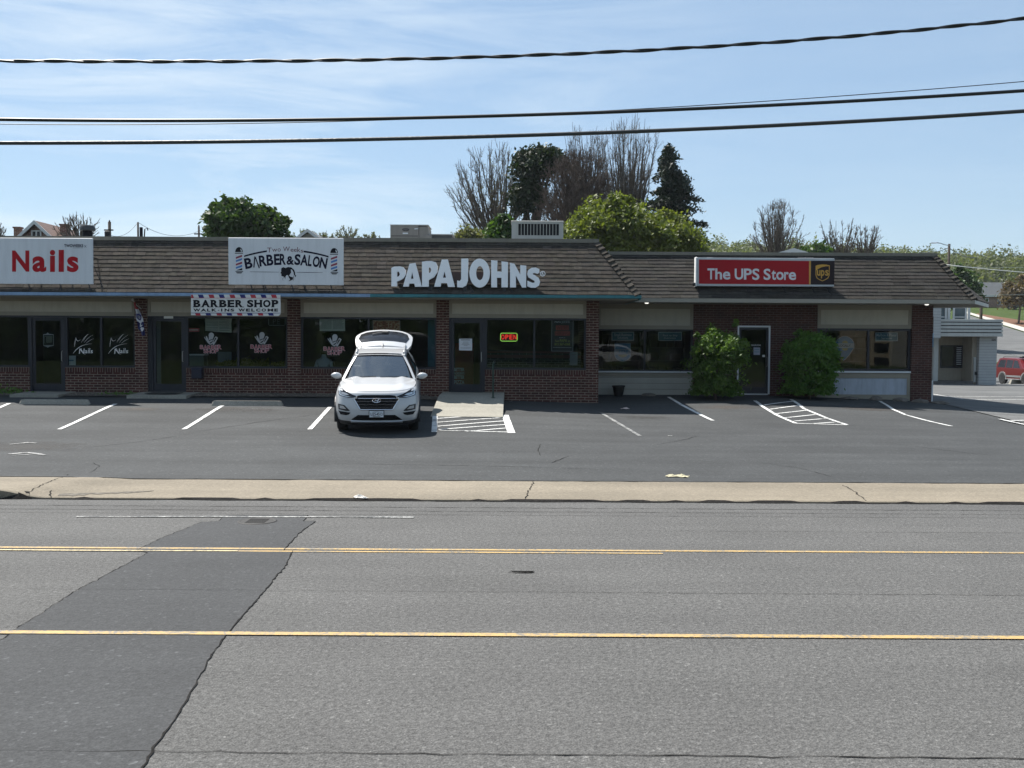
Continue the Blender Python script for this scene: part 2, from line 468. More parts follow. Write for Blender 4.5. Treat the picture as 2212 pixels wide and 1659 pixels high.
# ================================================================ ground
GX = [-45, -25, -15, -4, .5, 3, 7, 12, 16, 22, 50]
GY = [17.1, 20, 23.3, 26.7, 30, 33, 45, 55, 75, 82]
GZ = [[.12] * 11,
      [.25, .25, .25, .25, .24, .23, .22, .20, .18, .17, .15],
      [.43, .43, .43, .43, .40, .36, .34, .30, .26, .22, .15],
      [.69, .69, .69, .69, .60, .48, .47, .38, .30, .25, .12],
      [.85, .85, .85, .86, .68, .63, .70, .56, .33, .26, .10],
      [.88, .88, .88, .88, .80, .76, .78, .66, .40, .30, .10],
      [.9, .9, .9, .9, .8, .7, .6, .50, .38, .33, .2],
      [.9, .9, .9, .9, .8, .7, .6, .42, .33, .26, .02],
      [.6, .6, .6, .6, .5, .4, .2, .0, -.3, -.45, -.6],
      [.6, .6, .6, .6, .5, .4, .2, .0, -.2, -.3, -.4]]
_fxs = np.arange(-45, 50.01, .5); _fys = np.arange(17.1, 82.01, .3)
_a = np.array([np.interp(_fxs, GX, r) for r in GZ])
_g = np.array([np.interp(_fys, GY, _a[:, i]) for i in range(len(_fxs))]).T
for _ in range(4):
    p = np.pad(_g, 1, mode='edge'); q = (p[:-2, 1:-1] + p[1:-1, 1:-1] * 2 + p[2:, 1:-1]) / 4
    p = np.pad(q, 1, mode='edge'); q = (p[1:-1, :-2] + p[1:-1, 1:-1] * 2 + p[1:-1, 2:]) / 4
    q[0] = .12; _g = q
def lot_z(x, y):
    i = min(max((x + 45) / .5, 0), len(_fxs) - 1.001); j = min(max((y - 17.1) / .3, 0), len(_fys) - 1.001)
    a, b = int(i), int(j); u, v = i - a, j - b
    return (_g[b, a] * (1 - u) + _g[b, a + 1] * u) * (1 - v) + (_g[b + 1, a] * (1 - u) + _g[b + 1, a + 1] * u) * v
def sstep(a, b, x):
    t = min(max((x - a) / (b - a), 0), 1); return t * t * (3 - 2 * t)
HY = [75, 82, 90, 110, 150, 190, 300, 400, 600, 1000, 3000]
HZ = [-.45, -.3, .2, 1.6, 5.2, 9.2, 18, 27, 32, 26, 10]
def apron_z(x, y):
    t = (y - 15.68) / 1.42
    lo = .03 + .09 * t
    xd = -7.15 + 1.0 * t
    return lo + (.145 - lo) * sstep(-.05, .75, xd - x)
def terrain(x, y):
    if y < 2.6: return .12 + sstep(2.6, -12, y) * .7 - sstep(-14, -60, y) * 3
    if y <= 15.68: return 0.0
    if y <= 17.1: return apron_z(x, y)
    if y <= 82 and -45 <= x <= 50: return float(lot_z(x, y))
    z = float(np.interp(y, HY, HZ)) + sstep(200, 400, y) * (.49 - min(max(x / y, .12), .6)) * 16
    if y < 110:
        k = sstep(110, 82, y)
        z = z * (1 - k) + float(lot_z(min(max(x, -45), 50), min(y, 82))) * k
    return z
def PG(px, py, y0=4.0, y1=900.0):
    """where the sight line through px, py meets the ground"""
    d = RM @ Vector(((px - CX) / F, -(py - CY) / F, -1.0)); d = d / d.y
    o = Vector((0, 0, H)); y = y0; prev = y0
    while y < y1:
        p = o + d * y
        if p.z < terrain(p.x, y):
            a, b = prev, y
            for _ in range(30):
                m = (a + b) / 2; p = o + d * m
                if p.z < terrain(p.x, m): b = m
                else: a = m
            return o + d * b
        prev = y; y *= 1.01
    return o + d * y1

ASPH = (.092, .0909, .0879)
M_road = m_asphalt('road_asphalt', ASPH, .60, scale=85, var=.10, stain=.16, bump=.8, light=1.45)
M_patch = m_asphalt('patch_asphalt', (.0456, .0472, .0488), .30, scale=70, var=.12, stain=.15, bump=.35, light=1.7)
M_lot = m_asphalt('lot_asphalt', (.0447, .0471, .0481), .26, scale=60, var=.16, stain=.35, bump=.3, light=1.7)
M_lot2 = m_asphalt('old_asphalt', (.108, .1094, .108), .2, scale=60, var=.16, stain=.4, bump=.3, light=1.3)
M_conc = m_asphalt('apron_concrete', (.2064, .1776, .1344), .12, scale=60, var=.11, stain=.3, rough=.9, bump=.25, light=1.15)
M_conc2 = m_asphalt('ramp_concrete', (.2856, .272, .2312), .1, scale=60, var=.12, stain=.2, rough=.9, bump=.2, light=1.1)
M_crack = mat('crack_dark', (.018, .017, .016), rough=1, spec=.1, var=.4, vscale=20)
M_white = m_paint('white_paint', (.585, .585, .57), (.0675, .0713, .0728), wear=.35)
M_whitew = m_paint('worn_white_paint', (.36, .36, .3456), (.0648, .0684, .0698), wear=.8)
M_yellow = m_paint('yellow_paint', (.3917, .2632, .0979), (.144, .1368, .1188), wear=.55, scale=26)
M_yellowp = m_paint('pale_yellow_paint', (.504, .4104, .2304), (.072, .072, .0648), wear=.45, scale=22)

def m_grass(name, c1, c2):
    m, t, b = newmat(name); L = t.links.new
    ge = node(t, 'ShaderNodeNewGeometry')
    n1 = node(t, 'ShaderNodeTexNoise', i_Scale=.35, i_Detail=8.0, i_Roughness=.7); L(ge.outputs['Position'], n1.inputs['Vector'])
    r = ramp(t, n1.outputs[0], [(.3, c1), (.7, c2)]); L(r.outputs[0], b.inputs['Base Color'])
    b.inputs['Roughness'].default_value = 1; b.inputs['Specular IOR Level'].default_value = .1
    n2 = node(t, 'ShaderNodeTexNoise', i_Scale=9.0, i_Detail=5.0); L(ge.outputs['Position'], n2.inputs['Vector'])
    bp = node(t, 'ShaderNodeBump', i_Strength=.8, i_Distance=.08); L(n2.outputs[0], bp.inputs['Height']); L(bp.outputs[0], b.inputs['Normal'])
    return m
M_grass = m_grass('grass', (.0324, .054, .013), (.0576, .0828, .0216))
M_soil = m_grass('bare_soil', (.1152, .0612, .0396), (.1728, .1008, .0684))

# the one sheet that reaches the horizon
mb = MB()
xs = sorted(set([-3000, -1500, -800, -400, -250, -160, -110] + list(range(-80, 81, 4)) + [110, 160, 250, 400, 800, 1500, 3000]))
ys = [-3000, -1200, -500, -250, -120, -80, -60] + list(np.arange(-45, 2.7, 3.0)) + [2.59, 2.61, 6, 10, 15.6, 15.75, 17.0] + list(np.arange(18, 82, 3.0)) + [83, 88, 95, 103, 112, 125, 140, 155, 170, 190, 215, 250, 300, 350, 400, 500, 600, 800, 1000, 1500, 3000]
def gzz(x, y):
    z = terrain(x, y)
    return -.08 if 2.6 < y < 17.5 else z - (.07 if 17.5 <= y < 82 else .0)
nv = len(xs)
mb.add([(x, y, gzz(x, y)) for y in ys for x in xs],
       [(j * nv + i, j * nv + i + 1, (j + 1) * nv + i + 1, (j + 1) * nv + i) for j in range(len(ys) - 1) for i in range(nv - 1)])
obj('ground', mb, M_grass, kind='structure', smooth=True)

mb = MB(); n = 60
mb.grid(lambda u, v: (-90 + 180 * u, 3.2 + 12.5 * v, 0.0), 90, 10)
road = obj('road', mb, M_road, kind='structure')

def gstrip(mb, pts, wd, dz=.005, jag=0, seg=.25, mat=0, rnd=random, taper=False):
    """a strip along ground points (x, y), following the surface"""
    P_ = []
    for (xa, ya), (xb, yb) in zip(pts[:-1], pts[1:]):
        n = max(1, int(math.hypot(xb - xa, yb - ya) / seg))
        P_ += [(xa + (xb - xa) * k / n, ya + (yb - ya) * k / n) for k in range(n)]
    P_.append(pts[-1])
    Lf, Rt = [], []
    for i, (x, y) in enumerate(P_):
        a = P_[max(i - 1, 0)]; b = P_[min(i + 1, len(P_) - 1)]
        dx, dy = b[0] - a[0], b[1] - a[1]; l = math.hypot(dx, dy) or 1
        w_ = wd if not isinstance(wd, (list, tuple)) else wd[0] + (wd[1] - wd[0]) * i / (len(P_) - 1)
        if taper: w_ *= math.sin(math.pi * min(max((i + .4) / len(P_), .02), .98)) ** .5
        j = rnd.gauss(0, jag) if jag else 0
        w_ *= (1 + (rnd.uniform(-.6, .6) if jag else 0))
        x += -dy / l * j; y += dx / l * j
        p, q = (x - dy / l * w_ / 2, y + dx / l * w_ / 2), (x + dy / l * w_ / 2, y - dx / l * w_ / 2)
        Lf.append((p[0], p[1], terrain(*p) + dz)); Rt.append((q[0], q[1], terrain(*q) + dz))
    mb.loft([Lf, Rt], closed=False, mat=mat)
def G2(pts): return [(PG(*p).x, PG(*p).y) for p in pts]

rnd = random.Random(4)
# darker patch of newer asphalt across the road
c1 = crop(0, 1180, 2.212); c2 = crop(0, 1640, 1.8433)
right_e = c1((2045, 810), (2010, 850), (2095, 850), (1985, 930), (1895, 1030), (1880, 1046), (1940, 1046)) + c2((1618, 30), (1575, 110), (1490, 215), (1370, 350), (1250, 490), (1170, 600), (1090, 740), (1035, 850), (950, 980), (870, 1090), (790, 1224), (690, 1370))
left_e = c1((1500, 810), (1450, 850), (1340, 855), (1080, 960), (900, 1045)) + c2((815, 35), (770, 60), (600, 150), (470, 220), (390, 265), (180, 400), (60, 475), (0, 520))
Rw, Lw = G2(right_e), G2(left_e)
Lw += [(Lw[-1][0] - 1.2, Lw[-1][1] - 1.5), (Lw[-1][0] - 3.4, 3.6)]
Rw.append((Rw[-1][0] - .6, 3.6))
def jagged(pts, seg=.07, a=.0065):
    o = []
    for (xa, ya), (xb, yb) in zip(pts[:-1], pts[1:]):
        n = max(1, int(math.hypot(xb - xa, yb - ya) / seg))
        for k in range(n):
            o.append((xa + (xb - xa) * k / n + (rnd.gauss(0, a) if k else 0), ya + (yb - ya) * k / n + (rnd.gauss(0, a) if k else 0)))
    return o + [pts[-1]]
Rj, Lj = jagged(Rw), jagged(Lw)
mb = MB()
mb.poly([Lj + Rj[::-1]], lambda u, v: (u, v, .004))
obj('road_patch', mb, M_patch, kind='structure')
mb = MB()
gstrip(mb, Rj[4:], .011, .008, seg=.1, jag=.002, rnd=rnd); gstrip(mb, Lj[3:], .007, .008, seg=.1, jag=.003, rnd=rnd)
gstrip(mb, [Lj[0], Rj[0]], .012, .008, seg=.2, jag=.003, rnd=rnd); gstrip(mb, Rj[:5], .012, .008, seg=.2, rnd=rnd)
obj('crack', mb, M_crack, parent=road)
# long seams and cracks of the carriageway
for (pts, wd) in ([[(-30, 10.0), (-9.4, 10.06)], .009], [[(-5.2, 10.02), (0, 10.0), (30, 9.85)], .008], [[(-3.3, 6.05), (3, 6.02), (12, 5.98)], .012],
                  [[(-30, 15.1), (30, 15.02)], .014], [[(-30, 14.75), (30, 14.7)], .012], [[(-12, 14.45), (12, 14.4)], .008], [[(1, 13.3), (30, 13.2)], .010],
                  [[(-30, 13.6), (-9, 13.55)], .008]):
    mb = MB(); gstrip(mb, pts, wd, .005, jag=.008, seg=.12, rnd=rnd, taper=True); obj('crack', mb, M_crack, parent=road)
mb = MB()
for k in range(5):
    x, y = .1 + rnd.uniform(-.05, .2), 10.85 + rnd.uniform(-.06, .06)
    gstrip(mb, [(x - rnd.uniform(.05, .14), y), (x + rnd.uniform(.05, .14), y + rnd.uniform(-.02, .02))], .02, .005, seg=.05, jag=.006, rnd=rnd)
obj('tar_spot', mb, M_crack, parent=road)

# lane lines
mb = MB(); gstrip(mb, [(-60, 12.03), (60, 11.99)], .08, .006, seg=1); obj('lane_line', mb, M_yellow, parent=road)
mb = MB(); gstrip(mb, [(-60, 11.885), (-7.1, 11.87)], .075, .006, seg=1); gstrip(mb, [(-3.15, 11.87), (1.75, 11.86)], .06, .006, seg=1); obj('lane_line', mb, M_yellow, parent=road)
mb = MB(); gstrip(mb, [(-7.1, 11.86), (-5, 11.84), (-3.15, 11.86)], .05, .010, seg=.5); obj('lane_line', mb, M_yellowp, parent=road)
mb = MB(); gstrip(mb, [(-60, 8.52), (60, 8.50)], .09, .010, seg=1); obj('lane_line', mb, M_yellow, parent=road)
e = G2([(165, 1117), (470, 1117), (895, 1118.5)])
mb = MB(); gstrip(mb, e, .06, .010, seg=.3, jag=.004, rnd=rnd); obj('edge_line', mb, M_whitew, parent=road)
# manhole
p = PG(556, 1126.5)
mb = MB(); mb.lathe([(0, .010), (.22, .010), (.235, .013), (.25, .013), (.262, .006)], (p.x, p.y, 0), n=32)
for a in range(-3, 4): mb.box(p.x - .13, p.x + .13, p.y + a * .05 - .012, p.y + a * .05 + .012, .010, .014)
obj('manhole_cover', mb, mat('cast_iron', (.022, .021, .02), rough=.7, metal=.3, bump=.3, bscale=90), label='black round cast iron manhole cover in the dark asphalt patch', cat='manhole cover')

# apron / sidewalk with the kerb that rises at the left
mb = MB()
xa = np.concatenate([np.arange(-60, -9, 1.0), np.arange(-9, -5, .12), np.arange(-5, 60.1, 1.0)])
rows = []
for y in [15.68, 15.70, 15.74] + list(np.arange(15.9, 17.06, .15)) + [17.1]:
    rows.append([(x, y, apron_z(x, y) - (.012 if y < 15.69 else 0)) for x in xa])
rows.insert(0, [(x, 15.68, -.03) for x in xa])
rows.append([(x, 17.12, -.05) for x in xa])
mb.loft(rows, closed=False)
side = obj('sidewalk', mb, M_conc, kind='structure', auto=40)
mb = MB(); gstrip(mb, [(-60, 15.655), (60, 15.655)], .055, .006, seg=.25, jag=.008, rnd=rnd); obj('gutter_seam', mb, M_crack, parent=side)
mb = MB(); gstrip(mb, [(-60, 17.10), (60, 17.10)], .03, .008, seg=.25, jag=.008, rnd=rnd); obj('seam', mb, M_crack, parent=side)
for pts, wd in (([(1135, 1078), (1142, 1060), (1155, 1040)], .014), ([(1872, 1082), (1845, 1062), (1822, 1048)], .012), ([(62, 1064), (100, 1044), (148, 1025)], .012), ([(58, 1074), (60, 1062)], .05), ([(108, 1074), (112, 1060)], .03)):
    mb = MB(); gstrip(mb, G2(pts), wd, .006, seg=.06, jag=.012, rnd=rnd); obj('crack', mb, M_crack, parent=side)
# dark scuffed stretch of the flare
M_stain = mat('tyre_stain', (.10, .088, .07), rough=.95, var=.5, vscale=14)
mb = MB(); gstrip(mb, [(-6.95, 15.83), (-6.2, 15.98), (-5.6, 16.15)], [.26, .04], .005, seg=.07, jag=.02, rnd=rnd); obj('stain', mb, M_stain, parent=side)

# parking lot
mb = MB()
ys_ = list(np.arange(17.1, 34, .35)) + list(np.arange(34.4, 82, 2.0))
xs_ = np.arange(-45, 50.1, .6)
mb.add([(x, y, terrain(x, y)) for y in ys_ for x in xs_], [(j * len(xs_) + i, j * len(xs_) + i + 1, (j + 1) * len(xs_) + i + 1, (j + 1) * len(xs_) + i) for j in range(len(ys_) - 1) for i in range(len(xs_) - 1)])
lot = obj('parking_lot', mb, M_lot, kind='structure', smooth=True)
def pgrid(mb, tl, tr, br, bl, nu, nv, dz):
    def f(u, v):
        px = (tl[0] * (1 - u) + tr[0] * u) * (1 - v) + (bl[0] * (1 - u) + br[0] * u) * v
        py = (tl[1] * (1 - u) + tr[1] * u) * (1 - v) + (bl[1] * (1 - u) + br[1] * u) * v
        p = PG(px, py); return (p.x, p.y, terrain(p.x, p.y) + dz)
    mb.grid(f, nu, nv)
mb = MB(); pgrid(mb, (1990, 823.5), (2500, 836), (2500, 985), (2008, 866), 40, 40, .02)
obj('side_parking_lot', mb, M_lot2, kind='structure', smooth=True)

def line(pts, wd, m=None, dz=.010, base=None, jag=.0):
    mb = MB(); gstrip(mb, G2(pts), wd, dz, seg=.2, jag=jag, rnd=rnd); return obj('bay_line', mb, m or M_white, parent=base or lot)
for a, b in (((250, 873), (128, 928)), ((482, 876), (397, 928)), ((713, 880), (669, 928)), ((20, 872), (-45, 902))): line([a, b], .105)
c7 = crop(1300, 1020, 5.53)
line([(940, 893), (938, 934)], .125, M_white); line([(1091, 897), (1105, 936)], .17)
for s in ([(70, 1255), (425, 1225)], [(60, 1305), (1060, 1240)], [(70, 1368), (1165, 1290)], [(70, 1434), (1185, 1345)], [(90, 1488), (1205, 1405)], [(560, 1520), (1260, 1460)], [(100, 1500), (1290, 1533)]):
    line(c7(*s), .075, dz=.008)
line([(1298, 892), (1382, 942)], .09, M_whitew); line([(1444, 858), (1470, 874), (1540, 909)], .10)
c6 = crop(2000, 1100, 2.0634)
line(c6((545, 212), (590, 245), (670, 295), (800, 352)), .10); line(c6((770, 205), (850, 262), (930, 295), (1115, 362)), .10, dz=.012)
for s in ([(800, 352), (1115, 362)], [(600, 240), (790, 215)], [(640, 265), (830, 240)], [(680, 292), (880, 270)], [(730, 318), (920, 298)], [(790, 338), (985, 322)], [(900, 354), (1040, 345)]):
    line(c6(*s), .075, dz=.008)
line(c6((1320, 215), (1400, 265), (1480, 300), (1765, 370)), .09)
for s in ([(1650, 175), (1840, 207)], [(1840, 207), (2500, 209)], [(1750, 188), (2500, 192)], [(2060, 330), (2400, 400)], [(2130, 340), (2400, 338)]): line(c6(*s), .10, dz=.032)
# scuffed old markings, cracks
for pts in ([(22, 961), (60, 957), (78, 958)], [(20, 982), (60, 978), (98, 984)], [(25, 985), (90, 980)], [(1443, 942), (1452, 942)]):
    line(pts, .07, M_whitew, jag=.02)
for pts in ([(410, 935), (560, 912), (690, 895), (760, 886)], [(180, 968), (300, 955), (410, 938)], [(720, 1002), (1000, 1006), (1180, 1010), (1300, 1014)], [(1167, 960), (1163, 975), (1168, 985)], [(1416, 962), (1470, 952), (1510, 942)], [(190, 1022), (215, 1008), (200, 1000)], [(1640, 1000), (1720, 1010), (1800, 1030)], [(1230, 985), (1190, 1000)], [(1900, 955), (2060, 975), (2150, 985)]):
    mb = MB(); gstrip(mb, G2(pts), .014, .006, seg=.12, jag=.012, rnd=rnd, taper=True); obj('crack', mb, M_crack, parent=lot)

# oil drips and tyre marks soaked into the bays
def m_soak(name, col, mx=.55):
    m, t, b = newmat(name); L = t.links.new
    tc = node(t, 'ShaderNodeTexCoord'); ge = node(t, 'ShaderNodeNewGeometry')
    mp = node(t, 'ShaderNodeMapping'); mp.inputs['Location'].default_value = (-.5, -.5, 0); L(tc.outputs['Generated'], mp.inputs[0])
    mp.inputs['Location'].default_value = (-1, -1, 0); mp.inputs['Scale'].default_value = (2, 2, 0)
    le = node(t, 'ShaderNodeVectorMath', operation='LENGTH'); L(mp.outputs[0], le.inputs[0])
    nz = node(t, 'ShaderNodeTexNoise', i_Scale=5.0, i_Detail=6.0, i_Roughness=.7); L(ge.outputs['Position'], nz.inputs['Vector'])
    ad = node(t, 'ShaderNodeMath', operation='MULTIPLY_ADD'); ad.inputs[1].default_value = 1.2; L(nz.outputs[0], ad.inputs[0]); L(le.outputs['Value'], ad.inputs[2])
    hv = node(t, 'ShaderNodeMath', operation='MULTIPLY'); hv.inputs[1].default_value = .6; L(ad.outputs[0], hv.inputs[0])
    r = ramp(t, hv.outputs[0], [(.36, g3(mx)), (.58, g3(mx * .5)), (.78, g3(0))])
    L(r.outputs[0], b.inputs['Alpha']); b.inputs['Base Color'].default_value = (*col, 1); b.inputs['Roughness'].default_value = .8
    return m
M_soak = m_soak('oil_soak', (.030, .027, .024)); M_soakb = m_soak('brown_soak', (.075, .060, .048), .5)
for px, py, sx, sy, m_ in ((485, 884, 1.3, .8, M_soak), (820, 893, 1.0, .6, M_soak), (565, 886, .8, .5, M_soak), (1395, 902, 1.1, .6, M_soak), (1570, 880, 1.4, .8, M_soakb), (1880, 884, 1.3, .7, M_soakb), (300, 884, .9, .5, M_soakb), (60, 965, 1.8, 1.0, M_soak)):
    p = PG(px, py); mb = MB(); mb.grid(lambda u, v: (p.x + (u - .5) * sx * 2, p.y + (v - .5) * sy * 2, terrain(p.x + (u - .5) * sx * 2, p.y + (v - .5) * sy * 2) + .004), 8, 8); obj('stain', mb, m_, parent=lot, smooth=True)

# side street climbing away on the right, its pavement, bare soil and the far lawn
mb = MB(); pgrid(mb, (2085, 679), (2420, 784), (2700, 870), (2145, 823), 16, 24, .03); obj('side_street', mb, M_lot2, kind='structure', smooth=True)
mb = MB(); pgrid(mb, (2085, 673.5), (2320, 739), (2320, 752), (2085, 677.5), 24, 3, .12); obj('street_pavement', mb, mat('pale_concrete', (.385, .364, .322), rough=.9), kind='structure', smooth=True)
mb = MB(); pgrid(mb, (2110, 678), (2320, 711), (2320, 737), (2110, 681), 24, 5, .10); obj('soil_bank', mb, M_soil, kind='structure', smooth=True)
mb = MB(); gstrip(mb, G2([(2155, 757), (2185, 766), (2230, 778)]), .12, .05, seg=1); obj('street_line', mb, M_whitew, kind='structure')

# ================================================================ the row of shops
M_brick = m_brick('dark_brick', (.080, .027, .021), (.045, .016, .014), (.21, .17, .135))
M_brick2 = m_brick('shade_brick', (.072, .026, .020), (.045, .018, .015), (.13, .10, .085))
M_rowlock = m_brick('rowlock_brick', (.07, .024, .018), (.038, .015, .013), (.19, .155, .125), bw=.0735, bh=.16, ms=.009, swap=True)
M_beige = mat('beige_panel', (.403, .3705, .299), rough=.7, var=.05, dirt=.12)
M_beiged = mat('beige_trim', (.246, .222, .174), rough=.7, var=.05)
M_frame = mat('dark_bronze_frame', (.012, .014, .022), rough=.45, var=.1, metal=.2)
M_white_frame = mat('white_frame', (.62, .64, .66), rough=.5, var=.04)
M_pane = m_glass('shop_glass', (.60, .66, .66), .038, wave=.004)
M_blue = mat('blue_gutter', (.15, .23, .34), rough=.5, var=.18, vscale=1.5, dirt=.3)
M_teal = mat('teal_gutter', (.012, .115, .125), rough=.45, var=.2, vscale=1.5, dirt=.3)
M_tile = mat('shake_tile', (.052, .046, .040), rough=.95, spec=.15, var=.22, vscale=9, tint=True, bump=.6, bscale=60, dirt=.35)
M_tile2 = mat('grey_shake_tile', (.045, .0415, .0375), rough=.95, spec=.15, var=.2, vscale=9, tint=True, bump=.5, bscale=60, dirt=.3)
M_felt_shade = mat('felt_gap_shade', (.03, .028, .026), rough=1)
M_coping = mat('metal_coping', (.16, .148, .12), rough=.5, metal=.2, var=.08, vscale=.8, dirt=.2)
M_soffit = mat('soffit', (.27, .25, .21), rough=.8, var=.05)
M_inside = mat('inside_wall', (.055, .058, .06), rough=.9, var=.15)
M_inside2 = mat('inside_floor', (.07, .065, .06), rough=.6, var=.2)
M_deck = mat('roof_deck', (.12, .12, .115), rough=.95)
rt = random.Random(11)

def tiles(mb, B0, B1, T0, T1, n, tw, th, rnd=rt, base=1.0):
    B0, B1, T0, T1 = map(Vector, (B0, B1, T0, T1))
    nrm = (B1 - B0).cross(T0 - B0).normalized()
    if nrm.z < 0: nrm = -nrm
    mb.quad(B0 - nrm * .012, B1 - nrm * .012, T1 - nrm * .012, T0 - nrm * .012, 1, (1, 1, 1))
    for k in range(n):
        v0, v1 = k / n, min((k + 1.12) / n, 1)
        L0, R0, L1, R1 = B0.lerp(T0, v0), B1.lerp(T1, v0), B0.lerp(T0, v1), B1.lerp(T1, v1)
        ex = (R0 - L0).normalized(); ln = (R0 - L0).length
        l1 = (L1 - L0).dot(ex); r1 = (R1 - L0).dot(ex)
        up = (L1 - L0) - ex * l1
        row = base * rnd.uniform(.93, 1.06)
        x = -rnd.uniform(0, tw); sag = 0
        while x < ln:
            wd = tw * rnd.uniform(.75, 1.3)
            a, b = max(x, 0) + .004, min(x + wd, ln) - .004
            x += wd
            if b - a < .02: continue
            ta, tb_ = min(max(a, l1), r1), min(max(b, l1), r1)
            if tb_ - ta < .005: ta, tb_ = (min(max((a + b) / 2, l1), r1),) * 2; tb_ += .004
            sag = sag * .5 + rnd.gauss(0, .0035)
            h0, h1 = th * rnd.uniform(.8, 1.25), th * rnd.uniform(.8, 1.25)
            d0, d1 = sag + rnd.gauss(0, .003), sag + rnd.gauss(0, .003)
            un = up.normalized()
            p0 = L0 + ex * a + nrm * h0 + un * d0; p1 = L0 + ex * b + nrm * h1 + un * d1
            q0 = L0 + ex * ta + up + nrm * .003; q1 = L0 + ex * tb_ + up + nrm * .003
            g = row * rnd.choice((.80, .9, .96, 1.0, 1.04, 1.1, 1.2)) * rnd.uniform(.93, 1.07); tnt = (g * rnd.uniform(.97, 1.05), g, g * rnd.uniform(.92, 1.03))
            lo0, lo1 = p0 - nrm * (h0 + .006), p1 - nrm * (h1 + .006)
            mb.add([p0, p1, q1, q0], [(0, 1, 2, 3)], 0, tnt); mb.add([p0, p1, q1, q0, lo0, lo1], [(4, 5, 1, 0), (4, 0, 3), (1, 5, 2)], 1, (1, 1, 1))  # dark butt and side faces paint the shadow gap under each course

def hip_caps(mb, A, B, nF, nS, n, rnd=rt):
    A, B = Vector(A), Vector(B); d = (B - A).normalized()
    sF = d.cross(nF).normalized(); sS = d.cross(nS).normalized()
    if sF.y > 0 and sF.x > 0: sF = -sF
    if sF.x > 0: sF = -sF
    if sS.x < 0: sS = -sS
    up = (nF + nS).normalized()
    for k in range(n):
        p, q = A.lerp(B, k / n), A.lerp(B, (k + 1.15) / n)
        g = rnd.uniform(.8, 1.25); t = (g, g, g * .97)
        h = .035 * rnd.uniform(.8, 1.3); wd = .14
        a = [p + sF * wd + nF * (h + .02), p + up * (h + .045), p + sS * wd + nS * (h + .02)]
        b = [q + sF * wd + nF * .012, q + up * .03, q + sS * wd + nS * .012]
        lo = [p + sF * wd + nF * .005, p + up * .01, p + sS * wd + nS * .005]
        mb.add(a + b + lo, [(0, 1, 4, 3), (1, 2, 5, 4), (6, 7, 1, 0), (7, 8, 2, 1)], 0, t)

def window(parent, x0, x1, z0, z1, Y, mulls=(), fw=.055, dp=.10, mfr=None, mpane=None, glass=True):
    """fixed shopfront window: frame with its own pane sheets"""
    mb = MB()
    mb.box(x0, x1, Y - dp / 2, Y + dp / 2, z1 - fw, z1); mb.box(x0, x1, Y - dp / 2, Y + dp / 2, z0, z0 + fw)
    xs_ = [x0] + list(mulls) + [x1]
    mb.box(x0, x0 + fw, Y - dp / 2, Y + dp / 2, z0 + fw, z1 - fw); mb.box(x1 - fw, x1, Y - dp / 2, Y + dp / 2, z0 + fw, z1 - fw)
    for m_ in mulls: mb.box(m_ - fw / 2, m_ + fw / 2, Y - dp / 2, Y + dp / 2, z0 + fw, z1 - fw)
    f = obj('window', mb, mfr or M_frame, parent)
    edges = [x0 + fw] + [e for m_ in mulls for e in (m_ - fw / 2, m_ + fw / 2)] + [x1 - fw]
    for a, b in zip(edges[::2], edges[1::2]):
        q = MB(); q.quad((a, Y + .01, z0 + fw), (b, Y + .01, z0 + fw), (b, Y + .01, z1 - fw), (a, Y + .01, z1 - fw))
        obj('pane', q, mpane or M_pane, f, recalc=False)
    return f

def door(parent, x0, x1, z0, z1, Y, fr=.06, stile=.085, hinge='l', mfr=None, mleaf=None, handle_m=None, open_=None):
    mb = MB(); mfr = mfr or M_frame; mleaf = mleaf or M_frame
    mb.box(x0, x1, Y - .06, Y + .06, z1 - fr, z1); mb.box(x0, x0 + fr, Y - .06, Y + .06, z0, z1 - fr); mb.box(x1 - fr, x1, Y - .06, Y + .06, z0, z1 - fr)
    mb.box(x0 + fr, x1 - fr, Y - .06, Y + .06, z0 - .02, z0 + .015)
    d = obj('door', mb, mfr, parent)
    a, b, c, e = x0 + fr + .004, x1 - fr - .004, z0 + .02, z1 - fr - .004
    mb = MB()
    mb.box(a, b, Y - .02, Y + .025, e - stile, e); mb.box(a, b, Y - .02, Y + .025, c, c + .2)
    mb.box(a, a + stile, Y - .02, Y + .025, c + .2, e - stile); mb.box(b - stile, b, Y - .02, Y + .025, c + .2, e - stile)
    obj('door_leaf', mb, mleaf, d)
    q = MB(); q.quad((a + stile, Y, c + .2), (b - stile, Y, c + .2), (b - stile, Y, e - stile), (a + stile, Y, e - stile))
    obj('pane', q, M_pane, d, recalc=False)
    hx = b - stile / 2 if hinge == 'l' else a + stile / 2
    h = MB(); h.tube([(hx, Y - .02, c + .85), (hx, Y - .07, c + .87), (hx, Y - .07, c + 1.13), (hx, Y - .02, c + 1.15)], .011, 6)
    obj('handle', h, handle_m or mat('dull_steel', (.3, .3, .3), rough=.35, metal=.9), d)
    return d

